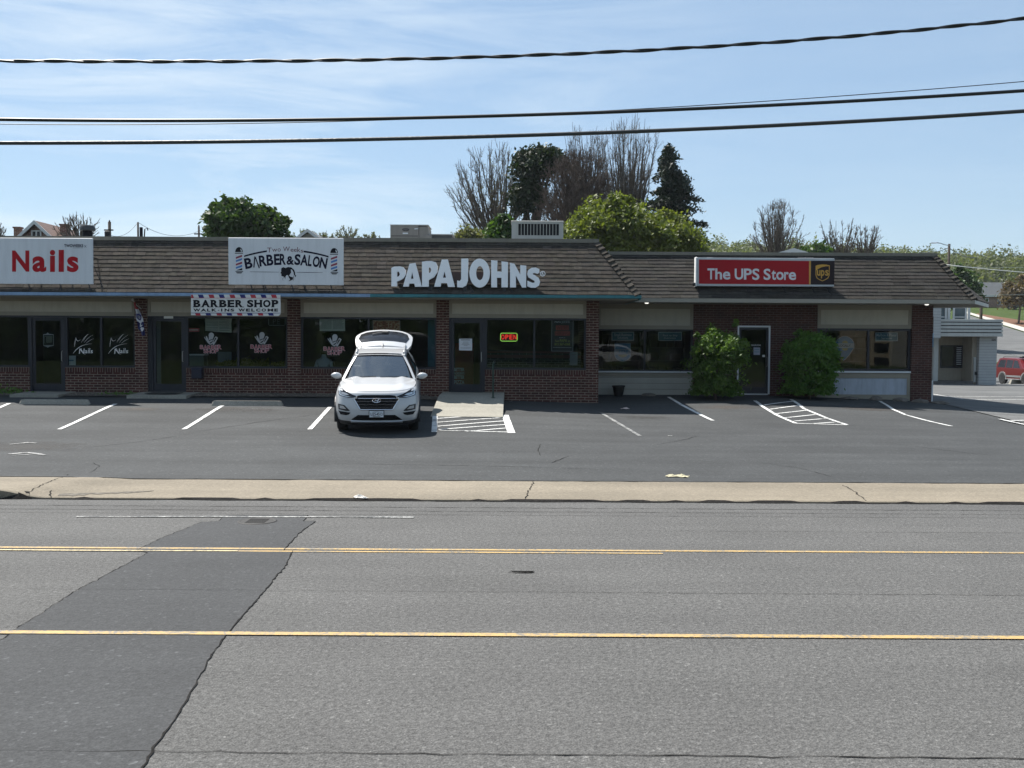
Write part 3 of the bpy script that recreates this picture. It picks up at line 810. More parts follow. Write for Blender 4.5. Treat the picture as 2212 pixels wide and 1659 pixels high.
# ---- main block -------------------------------------------------
BX0, BX1 = fx(-110), fx(1293)
mall = thing('shop_building', 'long brick shop building with a brown shingle mansard roof, three shopfronts under one eave', 'building', (-6, 30, .8))
ZS, ZW0, ZW1, ZH = .2, 1.60, 3.09, 3.60
YW = 30.0
X = {k: fx(v) for k, v in dict(w1=64, d1a=64, d1b=141, w2a=141, p1a=293, p1b=320, d2a=325, d2b=402, w3b=622, p2b=650, w4b=943, p3b=970, d3a=970, d3b=1048, w5b=1266, end=1293).items()}
def bulk(x0, x1, z0=ZS):
    mb = MB(); mb.box(x0, x1, YW - .03, YW + .12, z0, ZW0 - .14); obj('brick_base', mb, M_brick, mall)
    mb = MB(); mb.box(x0, x1, YW - .045, YW + .12, ZW0 - .138, ZW0 - .002); obj('brick_sill', mb, M_rowlock, mall)
bulk(BX0, X['d1a']); bulk(X['d1b'], X['p1a'] + .0); bulk(X['d2b'], X['p2b'] - .36); bulk(X['p2b'], X['w4b']); bulk(X['d3b'], X['w5b'])
for a, b in (('p1a', 'p1b'), ('w3b', 'p2b'), ('w4b', 'p3b'), ('w5b', 'end')):
    mb = MB(); mb.box(X[a], X[b], YW - .07, YW + .4, ZS, ZH - .012); obj('brick_pier', mb, M_brick, mall)
mb = MB(); mb.box(X['p1b'], X['d2a'], YW - .02, YW + .2, ZS, ZW1); obj('door_jamb', mb, M_frame, mall)
def header(x0, x1):
    mb = MB(); q = .09
    mb.box(x0, x1, YW - .04, YW + .1, ZW1 + .002, ZW1 + .11); mb.box(x0, x1, YW - .04, YW + .1, ZH - .10, ZH - .002)
    mb.box(x0, x0 + q, YW - .04, YW + .1, ZW1 + .11, ZH - .10); mb.box(x1 - q, x1, YW - .04, YW + .1, ZW1 + .11, ZH - .10)
    f = obj('header_panel', mb, M_beiged, mall)
    mb = MB(); mb.box(x0 + q, x1 - q, YW - .015, YW + .08, ZW1 + .11, ZH - .10); obj('panel_board', mb, M_beige, f)
header(BX0, X['p1a']); header(X['p1b'], X['w3b']); header(X['p2b'], X['w4b']); header(X['p3b'], X['w5b'])
YG = YW + .06
W1 = window(mall, BX0, X['w1'], ZW0, ZW1, YG, [fx(-45)])
D1 = door(mall, X['d1a'], X['d1b'], .90, ZW1, YG)
W2 = window(mall, X['w2a'], X['p1a'], ZW0, ZW1, YG, [fx(218)])
D2 = door(mall, X['d2a'], X['d2b'], .91, ZW1, YG)
W3 = window(mall, X['d2b'], X['w3b'], ZW0, ZW1, YG, [fx(514)])
W4 = window(mall, X['p2b'], X['w4b'], ZW0, ZW1, YG, [fx(796)])
D3 = door(mall, X['d3a'], X['d3b'], .95, ZW1, YG)
W5 = window(mall, X['d3b'], X['w5b'], ZW0, ZW1, YG, [fx(1154)])
# foundation ledge, end wall, back, decks and the rooms behind the glass
mb = MB()
for k in range(9):
    a = X['d3b'] + .55 + k * .28
    mb.box(a, a + .275, YW - .33 + rt.uniform(-.03, .03), YW - .08, ZS, .70 - k * .012 + rt.uniform(-.03, .02), bev=.03)
obj('foundation_ledge', mb, mat('rough_concrete', (.17, .155, .135), rough=.95, var=.3, vscale=5, bump=.5), mall)
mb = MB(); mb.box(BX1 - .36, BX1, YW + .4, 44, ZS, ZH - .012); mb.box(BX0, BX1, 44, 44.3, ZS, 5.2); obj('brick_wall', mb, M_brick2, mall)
DKZ = 5.28
mb = MB(); mb.box(BX0, 2.45, 30.25, 44, 5.02, 5.10); obj('roof_deck', mb, M_deck, mall)
EY, EZ, TY, TZ = 28.90, 3.72, 30.20, 5.30
EX, TX = 3.52, 2.45
mb = MB(); mb.box(BX0, EX - .02, EY + .03, YW + .35, ZH, ZH + .04); mb.box(BX1, EX - .02, YW + .35, 40, ZH, ZH + .04); obj('soffit', mb, M_soffit, mall)
mb = MB(); tiles(mb, (BX0 - .5, EY, EZ), (EX, EY, EZ), (BX0 - .5, TY, TZ), (TX, TY, TZ), 13, .26, .017)
tiles(mb, (EX, EY, EZ), (EX, 41, EZ), (TX, TY, TZ), (TX, 41, TZ), 13, .24, .022)
nF = Vector((0, -(TZ - EZ), TY - EY)).normalized(); nS = Vector((TZ - EZ, 0, EX - TX)).normalized()
hip_caps(mb, (EX, EY, EZ), (TX, TY, TZ), nF, nS, 13)
roof = obj('mansard_roof', mb, [M_tile, M_felt_shade], mall, recalc=False)
mb = MB()
xx = BX0 - .5
while xx < TX - .1:
    nx_ = min(xx + 3.05, TX + .05); mb.box(xx, nx_ - .006, TY - .05, TY + .22, TZ - .02 + rt.uniform(-.004, .004), TZ + .09); xx = nx_
mb.box(TX - .12, TX + .05, TY + .22, 41, TZ - .02, TZ + .09)
obj('coping', mb, M_coping, mall)
gx = fx(800, 28.9)
def gutter(mb, x0, x1):
    pr = [(.0, .0), (-.03, -.085), (.03, -.10), (.05, -.0)]
    mb.loft([[(x, EY + .0 - .02 + a, EZ - .005 + b) for a, b in pr] for x in (x0, x1)], closed=True, caps=True)
mb = MB(); gutter(mb, BX0 - .5, gx); obj('gutter', mb, M_blue, mall)
mb = MB(); gutter(mb, gx, EX + .06); mb.box(EX + .005, EX + .055, EY, 36, EZ - .13, EZ); obj('gutter', mb, M_teal, mall)
# rooms
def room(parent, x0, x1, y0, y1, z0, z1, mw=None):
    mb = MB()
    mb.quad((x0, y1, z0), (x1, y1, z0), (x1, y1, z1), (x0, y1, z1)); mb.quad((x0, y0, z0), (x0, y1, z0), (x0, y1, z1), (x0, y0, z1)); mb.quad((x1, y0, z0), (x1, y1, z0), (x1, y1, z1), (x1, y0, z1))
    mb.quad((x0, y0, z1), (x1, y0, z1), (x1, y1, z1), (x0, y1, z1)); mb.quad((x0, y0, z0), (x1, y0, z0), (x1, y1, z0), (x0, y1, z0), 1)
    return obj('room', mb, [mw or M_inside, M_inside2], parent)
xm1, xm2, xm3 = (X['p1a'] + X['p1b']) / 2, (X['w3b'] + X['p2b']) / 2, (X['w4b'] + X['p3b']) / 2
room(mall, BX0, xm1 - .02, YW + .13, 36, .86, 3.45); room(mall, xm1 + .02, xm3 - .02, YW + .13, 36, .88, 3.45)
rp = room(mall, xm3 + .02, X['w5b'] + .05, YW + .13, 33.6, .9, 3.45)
mb = MB(); mb.box(X['d3b'] - .1, X['w5b'], 32.2, 32.45, .9, 2.05); obj('counter', mb, m_brick('counter_brick', (.05, .06, .06), (.035, .04, .045), (.16, .18, .18)), rp)
mb = MB(); mb.box(X['d3b'] - .1, X['w5b'], 32.12, 32.55, 2.05, 2.12); mb.box(X['d3b'] - .1, X['w5b'], 32.14, 32.2, 1.90, 2.0); obj('counter_top', mb, mat('counter_top', (.10, .03, .035), rough=.4), rp)
mb = MB(); mb.box(X['d3a'] + .02, X['d3a'] + .6, 32.9, 33.2, .95, 2.35); obj('drink_cooler', mb, mat('red_cabinet', (.28, .05, .025), rough=.4), rp)

# ---- set-back shop on the right ---------------------------------
YU = 32.7
ups = thing('shop_building', 'lower set-back brick shop building with grey shingle mansard roof, white-framed door between two shrubs', 'building', (8, YU, .7))
U = {k: fx(v, YU) for k, v in dict(a=1290, w1b=1492, pan=1497, da=1593, db=1664, w2a=1765, w2b=1968, end=2013).items()}
UZH = 3.62
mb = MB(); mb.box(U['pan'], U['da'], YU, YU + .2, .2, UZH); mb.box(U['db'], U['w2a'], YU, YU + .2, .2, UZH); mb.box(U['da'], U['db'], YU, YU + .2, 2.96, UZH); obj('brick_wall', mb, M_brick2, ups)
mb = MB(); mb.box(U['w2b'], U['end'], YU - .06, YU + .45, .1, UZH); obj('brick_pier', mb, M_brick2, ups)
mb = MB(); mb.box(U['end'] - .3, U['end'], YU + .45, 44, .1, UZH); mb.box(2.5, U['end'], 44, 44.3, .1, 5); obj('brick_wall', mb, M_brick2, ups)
def uheader(x0, x1, z0, z1):
    mb = MB(); q = .10
    mb.box(x0, x1, YU - .03, YU + .1, z0, z0 + .12); mb.box(x0, x1, YU - .03, YU + .1, z1 - .16, z1)
    mb.box(x0, x0 + q, YU - .03, YU + .1, z0 + .12, z1 - .16); mb.box(x1 - q, x1, YU - .03, YU + .1, z0 + .12, z1 - .16)
    f = obj('header_panel', mb, M_beiged, ups)
    mb = MB(); mb.box(x0 + q, x1 - q, YU - .01, YU + .08, z0 + .12, z1 - .16); obj('panel_board', mb, M_beige, f)
uheader(U['a'], U['pan'] - .003, 2.82, UZH); uheader(U['w2a'] + .003, U['w2b'] - .003, 2.88, UZH)
YUG = YU + .08
UW1 = window(ups, U['a'], U['pan'] - .003, 1.50, 2.818, YUG, [fx(1393, YU)], fw=.045)
UW2 = window(ups, U['w2a'] + .003, U['w2b'] - .003, 1.54, 2.878, YUG, [fx(1877, YU)], fw=.07)
M_clap = m_boards('clapboard', (.34, .325, .28), pitch=.185, groove=.008)
M_lb = mat('pale_blue_board', (.36, .40, .46), rough=.6, var=.1, vscale=2.5, dirt=.25)
mb = MB(); mb.box(U['a'], U['pan'] - .005, YU + .0, YU + .1, .2, 1.34); obj('clapboard_base', mb, M_clap, ups)
mb = MB(); mb.box(U['a'], U['pan'] - .005, YU - .03, YU + .1, 1.342, 1.45); obj('trim_board', mb, M_beiged, ups)
mb = MB(); mb.box(U['a'], U['pan'] - .005, YU - .07, YU + .12, 1.452, 1.498, bev=.01); obj('window_sill', mb, M_white_frame, ups)
a, b = U['w2a'] + .005, U['w2b'] - .005
mb = MB(); mb.box(a, b, YU - .03, YU + .1, 1.32, 1.48); mb.box(a, a + .08, YU - .03, YU + .1, .2, 1.32); mb.box(b - .1, b, YU - .03, YU + .1, .2, 1.32); mb.box(a + .08, b - .1, YU - .03, YU + .1, .2, .80)
f = obj('trim_board', mb, M_beiged, ups)
mb = MB(); mb.box(a + .08, b - .1, YU - .005, YU + .1, .80, 1.32); obj('base_board', mb, M_lb, f)
mb = MB(); mb.box(a, b, YU - .08, YU + .12, 1.482, 1.538, bev=.01); obj('window_sill', mb, M_white_frame, ups)
UD = door(ups, U['da'], U['db'], .79, 2.95, YU + .05, fr=.05, stile=.07, mfr=M_white_frame)
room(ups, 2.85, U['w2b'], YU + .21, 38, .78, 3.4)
# roof with its flared right-hand end
UE, UEZ, UT, UTZ = 31.3, 3.745, 32.6, 5.16
CXR, TXR = 13.92, 13.22
e2 = (15.85, 34.6)                                   # the side eave runs out to the right as it goes back
t2 = (14.9, 36.4)
mb = MB()
tiles(mb, (2.6, UE, UEZ), (CXR, UE, UEZ), (2.6, UT, UTZ), (TXR, UT, UTZ), 13, .44, .017, base=.95)
tiles(mb, (CXR, UE, UEZ), (e2[0], e2[1], UEZ), (TXR, UT, UTZ), (t2[0], t2[1], UTZ), 13, .42, .018, base=1.15)
nF = Vector((0, -(UTZ - UEZ), UT - UE)).normalized()
nS = (Vector((e2[0] - CXR, e2[1] - UE, 0))).cross(Vector((TXR - CXR, UT - UE, UTZ - UEZ))).normalized(); nS = nS if nS.z > 0 else -nS
hip_caps(mb, (CXR, UE, UEZ), (TXR, UT, UTZ), nF, nS, 13)
obj('mansard_roof', mb, [M_tile2, M_felt_shade], ups, recalc=False)
mb = MB(); xx = 2.6
while xx < TXR - .1:
    nx_ = min(xx + 3.05, TXR + .06); mb.box(xx, nx_ - .006, UT - .05, UT + .2, UTZ - .02, UTZ + .08 + rt.uniform(-.004, .004)); xx = nx_
obj('coping', mb, M_coping, ups)
mb = MB()
mb.poly([[(2.5, UE + .03), (CXR - .03, UE + .03), (e2[0] - .04, e2[1]), (13, 36), (12.5, 40), (2.5, 40)]], lambda u, v: (u, v, UZH + .002), depth=.03, dvec=Vector((0, 0, 1)))
obj('soffit', mb, M_soffit, ups)
mb = MB(); mb.box(2.6, CXR, UE - .01, UE + .03, UEZ - .125, UEZ - .005); obj('fascia_board', mb, M_soffit, ups)
mb = MB(); mb.poly([[(CXR + .003, UE - .01), (e2[0], e2[1]), (e2[0] - .04, e2[1] + .02), (CXR + .003, UE + .05)]], lambda u, v: (u, v, UEZ - .12), depth=.11, dvec=Vector((0, 0, 1))); obj('fascia_board', mb, mat('light_trim', (.5, .48, .44), rough=.6), ups)
mb = MB(); mb.poly([[(2.5, UT + .2), (TXR, UT + .2), (t2[0], t2[1]), (14, 44), (2.5, 44)]], lambda u, v: (u, v, UTZ - .2), depth=.06, dvec=Vector((0, 0, 1))); obj('roof_deck', mb, M_deck, ups)
# white corner strip at the foot of the pier
mb = MB(); mb.box(U['end'] + .002, U['end'] + .07, YU + .0, YU + .06, .30, 1.25); obj('corner_strip', mb, M_white_frame, ups)
mb = MB(); mb.box(U['end'] + .002, U['end'] + .09, YU + .1, YU + .16, 2.3, 2.75); obj('side_plate', mb, mat('blue_plate', (.15, .35, .55), rough=.4), ups)
mb = MB(); mb.box(U['end'] + .002, U['end'] + .16, YU + .3, YU + .5, 2.68, 3.28); obj('side_ledge', mb, M_brick2, ups)
# soffit lamps
for px, py in ((1397, 653), (2002, 656)):
    p = W(px, py, 31.8)
    mb = MB(); mb.lathe([(.0, -.035), (.04, -.03), (.06, -.015), (.065, .0), (.0, .0)], (p.x, 31.8, UZH - .001), n=16)
    obj('soffit_lamp', mb, mat('lamp_lens', (.9, .9, .88), rough=.4, emit=(1, .97, .9), emits=.6), label='small round white lamp under the eave ' + ('left of the red sign' if px < 1500 else 'at the right end of the set-back shop'), cat='lamp', group='lamps under the eave')

# ================================================================ signs, posters and fittings on the shopfronts
M_sign = mat('sign_white', (.592, .608, .632), rough=.4, var=.03, vscale=.7, dirt=.13)
M_red = mat('letter_red', (.36, .008, .014), rough=.6, spec=.15)
M_black = mat('letter_black', (.008, .008, .012), rough=.6, spec=.15)
M_navy = mat('letter_navy', (.008, .008, .025), rough=.6, spec=.15)
M_sblue = mat('stripe_blue', (.05, .17, .42), rough=.4)
M_sred = mat('stripe_red', (.22, .02, .05), rough=.4)
M_dsteel = mat('dark_steel', (.03, .03, .032), rough=.5, metal=.6)
M_vinyl = mat('white_vinyl', (.72, .74, .75), rough=.5, var=.03)
M_vgrey = mat('grey_vinyl', (.38, .40, .42), rough=.5, var=.1)

def panel(name, label, px0, py0, px1, py1, Y, dp, m, cat='sign', group=None, bev=.01):
    a, b = W(px0, py1, Y), W(px1, py0, Y)
    e = thing(name, label, cat, ((a.x + b.x) / 2, Y, a.z), group)
    mb = MB(); mb.box(a.x, b.x, Y, Y + dp, a.z, b.z, bev=bev)
    obj('panel', mb, m, e)
    return e
def braces(e, pxs, py, Y, eave=(EY, EZ, TY, TZ), r=.018):
    for px in pxs:
        p = W(px, py, Y + .04); s = (eave[3] - eave[1]) / (eave[2] - eave[0])
        q = Vector((p.x + .12, 0, p.z - .24)); q.y = eave[0] + (q.z - eave[1]) / s - .01
        if q.z < eave[1] + .03: q.z = eave[1] + .03; q.y = eave[0] + .02
        mb = MB(); mb.tube([p + Vector((0, 0, .05)), q], r, 5); obj('brace', mb, M_dsteel, e); mb = MB()
        t = p + Vector((0, 0, .75)); t2_ = Vector((t.x, eave[0] + (t.z - eave[1]) / s + .02, t.z)); mb.tube([t, t2_], r, 5)
        obj('brace', mb, M_dsteel, e)

# --- nail bar board
YN = 28.98
s1 = panel('shop_sign', 'white board sign with large red Nails lettering at the left end of the roof', -32, 514.5, 200, 613, YN, .05, M_sign)
mb = MB()
c = crop(0, 640, 2.7656)
for ch, a, b, t, bo in (('N', 100, 243, 308, 484), ('a', 268, 384, 356, 487), ('i', 413, 458, 303, 486), ('l', 486, 530, 303, 486), ('s', 556, 651, 358, 488)):
    (x0, y0), (x1, y1) = c((a, t), (b, bo)); put_text(mb, ch, x0, y0, x1, y1, YN - .004, bold=.035)
obj('lettering', mb, M_red, s1, recalc=False)
mb = MB(); (x0, y0), (x1, y1) = c((532, 256), (690, 281)); put_text(mb, 'TWOWEEKS', x0, y0, x1, y1, YN - .004, bold=.03)
stroke(mb, c((696, 262), (718, 284)), .6, YN - .004); stroke(mb, c((700, 283), (715, 264)), .6, YN - .005); stroke(mb, c((603, 287), (690, 287)), .5, YN - .004)
obj('lettering', mb, M_navy, s1, recalc=False)
braces(s1, (60, 128, 190), 613, YN)
mb = MB(); mb.tube([W(203, 575, 29.0), W(214, 600, 28.96), W(224, 625, 28.93)], .012, 5); obj('cable', mb, M_dsteel, s1)

# --- barber and salon board
YB = 28.98
s2 = panel('shop_sign', 'white board sign reading Two Weeks Barber and Salon between two striped barber poles', 493.5, 514.5, 742, 615, YB, .05, M_sign)
c = crop(680, 700, 6.1444)
cy_ = lambda x: (x - 1100) / 770.0
def P1(*p): return c(*p)
mb = MB()
for ch, a, b in (('B', 330, 470), ('R', 597, 738), ('B', 735, 858), ('E', 873, 978), ('R', 978, 1090), ('&', 1103, 1245), ('S', 1250, 1362), ('A', 1360, 1500), ('L', 1503, 1572), ('O', 1588, 1715), ('N', 1716, 1852)):
    m_ = (a + b) / 2; top, bot = 376 + 92 * cy_(m_) ** 2, 580 + 84 * cy_(m_) ** 2
    if ch == '&': top = 420
    (x0, y0), (x1, y1) = c((a, top), (b, bot)); put_text(mb, ch, x0, y0, x1, y1, YB - .004, bold=.035, rot=.20 * cy_(m_))
pxpoly(mb, [P1((490, 630), (512, 632), (530, 440), (516, 415), (505, 450))], YB - .004); pxpoly(mb, [P1((518, 440), (535, 428), (614, 640), (592, 646), (560, 560))], YB - .006)
for a, b in ((320, 742), (1418, 1878)):
    top, bot = [], []
    for k in range(11):
        x = a + (b - a) * k / 10; y = 302 + 113 * cy_(x) ** 2 + (10 if x > 1100 else 0)
        top.append((x, y - 16 + 6 * abs(cy_(x)))); bot.append((x, y + 16 + 4 * abs(cy_(x))))
    pxpoly(mb, [P1(*(top + bot[::-1]))], YB - .004)
for a, b, y in ((428, 966, 709), (1288, 1770, 718)): stroke(mb, P1((a, y), ((a + b) / 2, y + 3), (b, y + 6)), [.7, 1.0, .6], YB - .004)
obj('lettering', mb, M_navy, s2, recalc=False)
mb = MB()
def serif_text(mb, chars, Y, top, bot, bold, serif=3.2, cf=P1):
    for ch, a, b, fl in chars:
        t, bo = (top(a), bot(a)) if callable(top) else (top, bot)
        (x0, y0), (x1, y1) = cf((a, t), (b, bo)); put_text(mb, ch, x0, y0, x1, y1, Y, bold=bold)
        for (q, r) in fl:                                     # small slab serifs: fraction across, 't' or 'b'
            x = x0 + q * (x1 - x0); h = (y1 - y0) * .085; wv = (y1 - y0) * .17 * serif / 3.2
            ya = y0 if r == 't' else y1 - h
            pxpoly(mb, [[(x - wv, ya), (x + wv, ya), (x + wv, ya + h), (x - wv, ya + h)]], Y - .001)
tw = [('T', 748, 828, 264, 350, [(.5, 'b')]), ('w', 838, 930, 285, 338, [(.05, 't'), (.95, 't')]), ('o', 940, 995, 278, 335, []), ('W', 1040, 1162, 245, 332, [(.06, 't'), (.94, 't')]), ('e', 1178, 1232, 285, 338, []), ('e', 1240, 1292, 287, 340, []), ('k', 1300, 1358, 255, 345, [(.12, 't')]), ('s', 1365, 1412, 305, 356, [])]
for ch, a, b, t, bo, fl in tw: serif_text(mb, [(ch, a, b, fl)], YB - .004, t, bo, .0, serif=1.6)
obj('lettering', mb, mat('letter_maroon', (.10, .012, .03), rough=.4), s2, recalc=False)
for bx, by in ((228, 0), (1981, 18)):
    mb = MB(); q = lambda *p: P1(*[(bx + x, by + y) for x, y in p])
    pxpoly(mb, [q(*([(70 * math.cos(a), 345 - 92 * math.sin(a)) for a in np.linspace(0, math.pi, 16)]))], YB - .004, mat=0)
    pxpoly(mb, [q((-78, 360), (72, 360), (72, 374), (-78, 374))], YB - .004, mat=0)
    pxpoly(mb, [q((-68, 695), (76, 695), (72, 708), (-64, 708))], YB - .004, mat=0); pxpoly(mb, [q((-60, 718), (66, 718), (40, 738), (-34, 738))], YB - .004, mat=0)
    pxpoly(mb, [q((-55, 683), (60, 640), (60, 680))], YB - .004, mat=0)
    for k, y in enumerate((395, 455, 520, 580)):
        pxpoly(mb, [q((-60, y + 42), (58, y), (56, y + 38), (-58, y + 76))], YB - .004, mat=2 if k % 2 else 1)
    pxpoly(mb, [q((22, 280), (44, 300), (58, 335), (36, 335))], YB - .006, mat=3)
    obj('barber_pole_emblem', mb, [M_black, M_sred, M_sblue, M_sign], s2, recalc=False)
mb = MB()                                                     # woman's head in profile with pinned curls
pxpoly(mb, [P1((1010, 640), (1045, 622), (1085, 640), (1100, 700), (1105, 770), (1085, 800), (1080, 850), (1070, 812), (1040, 795), (1012, 790), (1005, 765), (1010, 750), (990, 732), (1004, 706), (1003, 670))], YB - .004)
o_ = [(1085, 640), (1130, 620), (1190, 628), (1240, 670), (1262, 720), (1262, 760), (1280, 775), (1275, 800), (1258, 808), (1262, 780), (1240, 765), (1232, 720), (1205, 668), (1180, 665), (1190, 720), (1150, 780), (1180, 800), (1225, 810), (1220, 850), (1180, 870), (1140, 884), (1170, 850), (1150, 820), (1130, 770), (1105, 770), (1100, 700)]
pxpoly(mb, [P1(*o_)], YB - .005)
stroke(mb, P1((1040, 870), (1030, 840), (1050, 815), (1078, 820)), [.5, .7, .7, .4], YB - .004); stroke(mb, P1((1225, 875), (1238, 840), (1232, 800), (1245, 770)), [.4, .8, .9, .9], YB - .004)
obj('emblem', mb, M_black, s2, recalc=False)
braces(s2, (540, 570, 628, 655, 712), 615, YB)

# --- pizza shop channel letters
YP = 28.93
c = crop(1150, 750, 4.3373)
s3 = thing('shop_sign', 'large white block letters reading PAPA JOHNS standing on the shingle roof', 'sign', (W(1010, 620, YP).x, YP, 3.9))
def arcp(cx, cy, rx, ry, a0, a1, n=12): return [(cx + rx * math.cos(math.radians(a0 + (a1 - a0) * i / n)), cy - ry * math.sin(math.radians(a0 + (a1 - a0) * i / n))) for i in range(n + 1)]
def Pl(x0, xs, xr, t, tl, b, bw, hole):
    return [[(x0, b), (x0, tl)] + [(x0 + 45, t + 8)] + arcp((x0 + xr) / 2 + 18, (t + bw) / 2, (xr - x0) / 2 - 18, (bw - t) / 2, 95, -85, 14) + [(xs, bw + 12), (xs, b)], hole]
letters = [
    [[(104, 473), (104, 232), (140, 216), (215, 212), (262, 225), (290, 265), (288, 320), (262, 368), (215, 395), (178, 408), (178, 473)], [(178, 290), (178, 350), (203, 340), (215, 315), (203, 285), (188, 278)]],
    [[(255, 476), (340, 180), (415, 166), (500, 478), (412, 478), (402, 436), (338, 436), (330, 476)], [(375, 282), (358, 374), (392, 374)]],
    [[(503, 478), (503, 152), (560, 143), (630, 143), (682, 160), (706, 210), (700, 290), (660, 352), (590, 390), (590, 478)], [(590, 225), (590, 302), (612, 292), (622, 262), (612, 228)]],
    [[(660, 477), (760, 124), (838, 122), (930, 480), (840, 480), (828, 430), (752, 430), (745, 477)], [(795, 275), (774, 360), (815, 360)]],
    [[(1014, 112), (1104, 110), (1100, 400), (1078, 460), (1030, 488), (960, 482), (960, 396), (995, 402), (1012, 380)]],
    [ell(1253, 300, 133, 188, 40), ell(1255, 300, 48, 92, 30)[::-1]],
    [[(1402, 132), (1485, 138), (1480, 278), (1540, 282), (1537, 146), (1622, 158), (1620, 485), (1536, 485), (1537, 360), (1478, 360), (1480, 485), (1404, 485)]],
    [[(1648, 486), (1648, 165), (1705, 178), (1782, 318), (1782, 196), (1860, 204), (1858, 488), (1805, 488), (1724, 330), (1726, 486)]],
    [[(2030, 292), (2032, 248), (1985, 228), (1930, 232), (1885, 260), (1872, 310), (1885, 352), (1935, 382), (1968, 400), (1970, 420), (1945, 428), (1905, 412), (1876, 398), (1872, 470), (1920, 490), (1980, 490), (2025, 462), (2040, 412), (2022, 362), (1975, 330), (1945, 315), (1948, 300), (1970, 298), (2010, 308)]]]
M_cl = mat('channel_letter', (.80, .82, .85), rough=.35, var=.02)
for lp in letters:
    mb = MB(); pxpoly(mb, [c(*l) for l in lp], YP, depth=.11)
    obj('letter', mb, M_cl, s3)
mb = MB(); pxpoly(mb, [c(*ell(2074, 308, 36, 34, 24)), c(*ell(2074, 308, 27, 25, 24)[::-1])], YP, depth=.03); (x0, y0), (x1, y1) = c((2060, 290), (2090, 326)); put_text(mb, 'R', x0, y0, x1, y1, YP, bold=.03); obj('registered_mark', mb, M_cl, s3)
a, b = W(*c((180, 430))[0], YP + .12), W(*c((1960, 290))[0], YP + .12)
mb = MB(); mb.box(a.x, b.x, YP + .115, YP + .2, a.z, b.z); obj('raceway', mb, mat('raceway_brown', (.035, .014, .012), rough=.5), s3)
for x in (608, 1060, 1575):
    mb = MB(); (p, q) = c((x - 22, 470), (x + 22, 560)); A, B = W(*p, YP + .05), W(*q, YP + .05); mb.box(A.x, B.x, YP + .02, YP + .16, B.z, A.z); obj('bracket', mb, M_dsteel, s3)
for x in (680, 1120, 1630):
    mb = MB(); (p, q) = c((x, 470), (x + 62, 566)); mb.tube([W(*p, YP + .1), W(*q, YP + .0)], .022, 5); obj('bracket', mb, M_dsteel, s3)
# --- parcel shop cabinet
YS = 31.42
a, b = W(1504.5, 618, YS), W(1803, 558, YS)
s4 = thing('shop_sign', 'long red box sign with white lettering and a brown and gold shield on the roof', 'sign', ((a.x + b.x) / 2, YS, a.z))
mb = MB(); mb.box(a.x, b.x, YS, YS + .24, a.z, b.z, bev=.012); obj('cabinet', mb, mat('cabinet_grey', (.36, .38, .40), rough=.4, metal=.3), s4)
mb = MB(); mb.box(a.x - .03, a.x - .002, YS - .02, YS + .26, a.z - .01, b.z + .02, bev=.008); obj('sunlit_end', mb, mat('sunlit_end_white', (.75, .75, .73), rough=.5), s4)  # added white strip; its colour stands for sun on the cabinet's left side
c = crop(2070, 740, 4.8087)
mb = MB(); pxpoly(mb, [c((128, 185), (1718, 206), (1718, 546), (128, 535))], YS - .004); obj('face', mb, mat('sign_red', (.30, .006, .012), rough=.5, spec=.2, var=.06, vscale=.8), s4, recalc=False)
mb = MB(); pxpoly(mb, [c((1745, 203), (2085, 203), (2080, 548), (1740, 546))], YS - .004); obj('face', mb, mat('sign_brown', (.016, .009, .012), rough=.5, spec=.2), s4, recalc=False)
M_gold = mat('sign_gold', (.50, .27, .03), rough=.4)
mb = MB(); pxpoly(mb, [c((1720, 204), (1744, 204), (1738, 547), (1718, 547))], YS - .005)
pxpoly(mb, [c((1812, 275), (1850, 262), (1910, 256), (1965, 258), (2015, 270), (2014, 410), (1995, 455), (1950, 482), (1910, 500), (1865, 480), (1828, 455), (1812, 410)), c((1822, 345), (1822, 410), (1838, 448), (1870, 470), (1910, 488), (1948, 472), (1985, 448), (2004, 408), (2005, 282), (1960, 282), (1900, 296), (1850, 320))], YS - .006)
for ch, x0_, x1_, t, bo in (('u', 1832, 1882, 338, 420), ('p', 1890, 1940, 338, 458), ('s', 1950, 2002, 336, 420)):
    (p, q) = c((x0_, t), (x1_, bo)); put_text(mb, ch, *p, *q, YS - .006, bold=.02)
obj('shield', mb, M_gold, s4, recalc=False)
mb = MB()
for ch, x0_, x1_, t, bo in (('T', 252, 356, 313, 472), ('h', 364, 462, 313, 472), ('e', 474, 582, 358, 475), ('U', 645, 768, 316, 475), ('P', 778, 892, 316, 475), ('S', 898, 1002, 316, 480), ('S', 1062, 1162, 318, 480), ('t', 1176, 1240, 335, 480), ('o', 1244, 1352, 362, 480), ('r', 1358, 1424, 364, 480), ('e', 1424, 1530, 366, 482)):
    (p, q) = c((x0_, t), (x1_, bo)); put_text(mb, ch, *p, *q, YS - .006, bold=.022)
obj('lettering', mb, M_sign, s4, recalc=False)
for x in (1560, 1610, 1690, 1752, 1785):
    mb = MB(); p = W(x, 618, YS + .1); mb.tube([p, (p.x + .1, UE + (p.z - .22 - UEZ) * (UT - UE) / (UTZ - UEZ), p.z - .22)], .014, 5); obj('brace', mb, M_dsteel, s4)
for x in (1540, 1742, 1758):
    mb = MB(); p = W(x, 558, YS + .15); mb.tube([p, (p.x, UE + (p.z + .1 - UEZ) * (UT - UE) / (UTZ - UEZ) + .1, p.z + .1)], .025, 5); obj('brace', mb, M_dsteel, s4)
p = W(1502, 613, YS - .02); mb = MB(); mb.lathe([(0, -.06), (.05, -.05), (.06, .0), (.05, .04), (0, .05)], (p.x - .02, YS + .05, p.z - .01), n=10); obj('junction_box', mb, M_dsteel, s4)

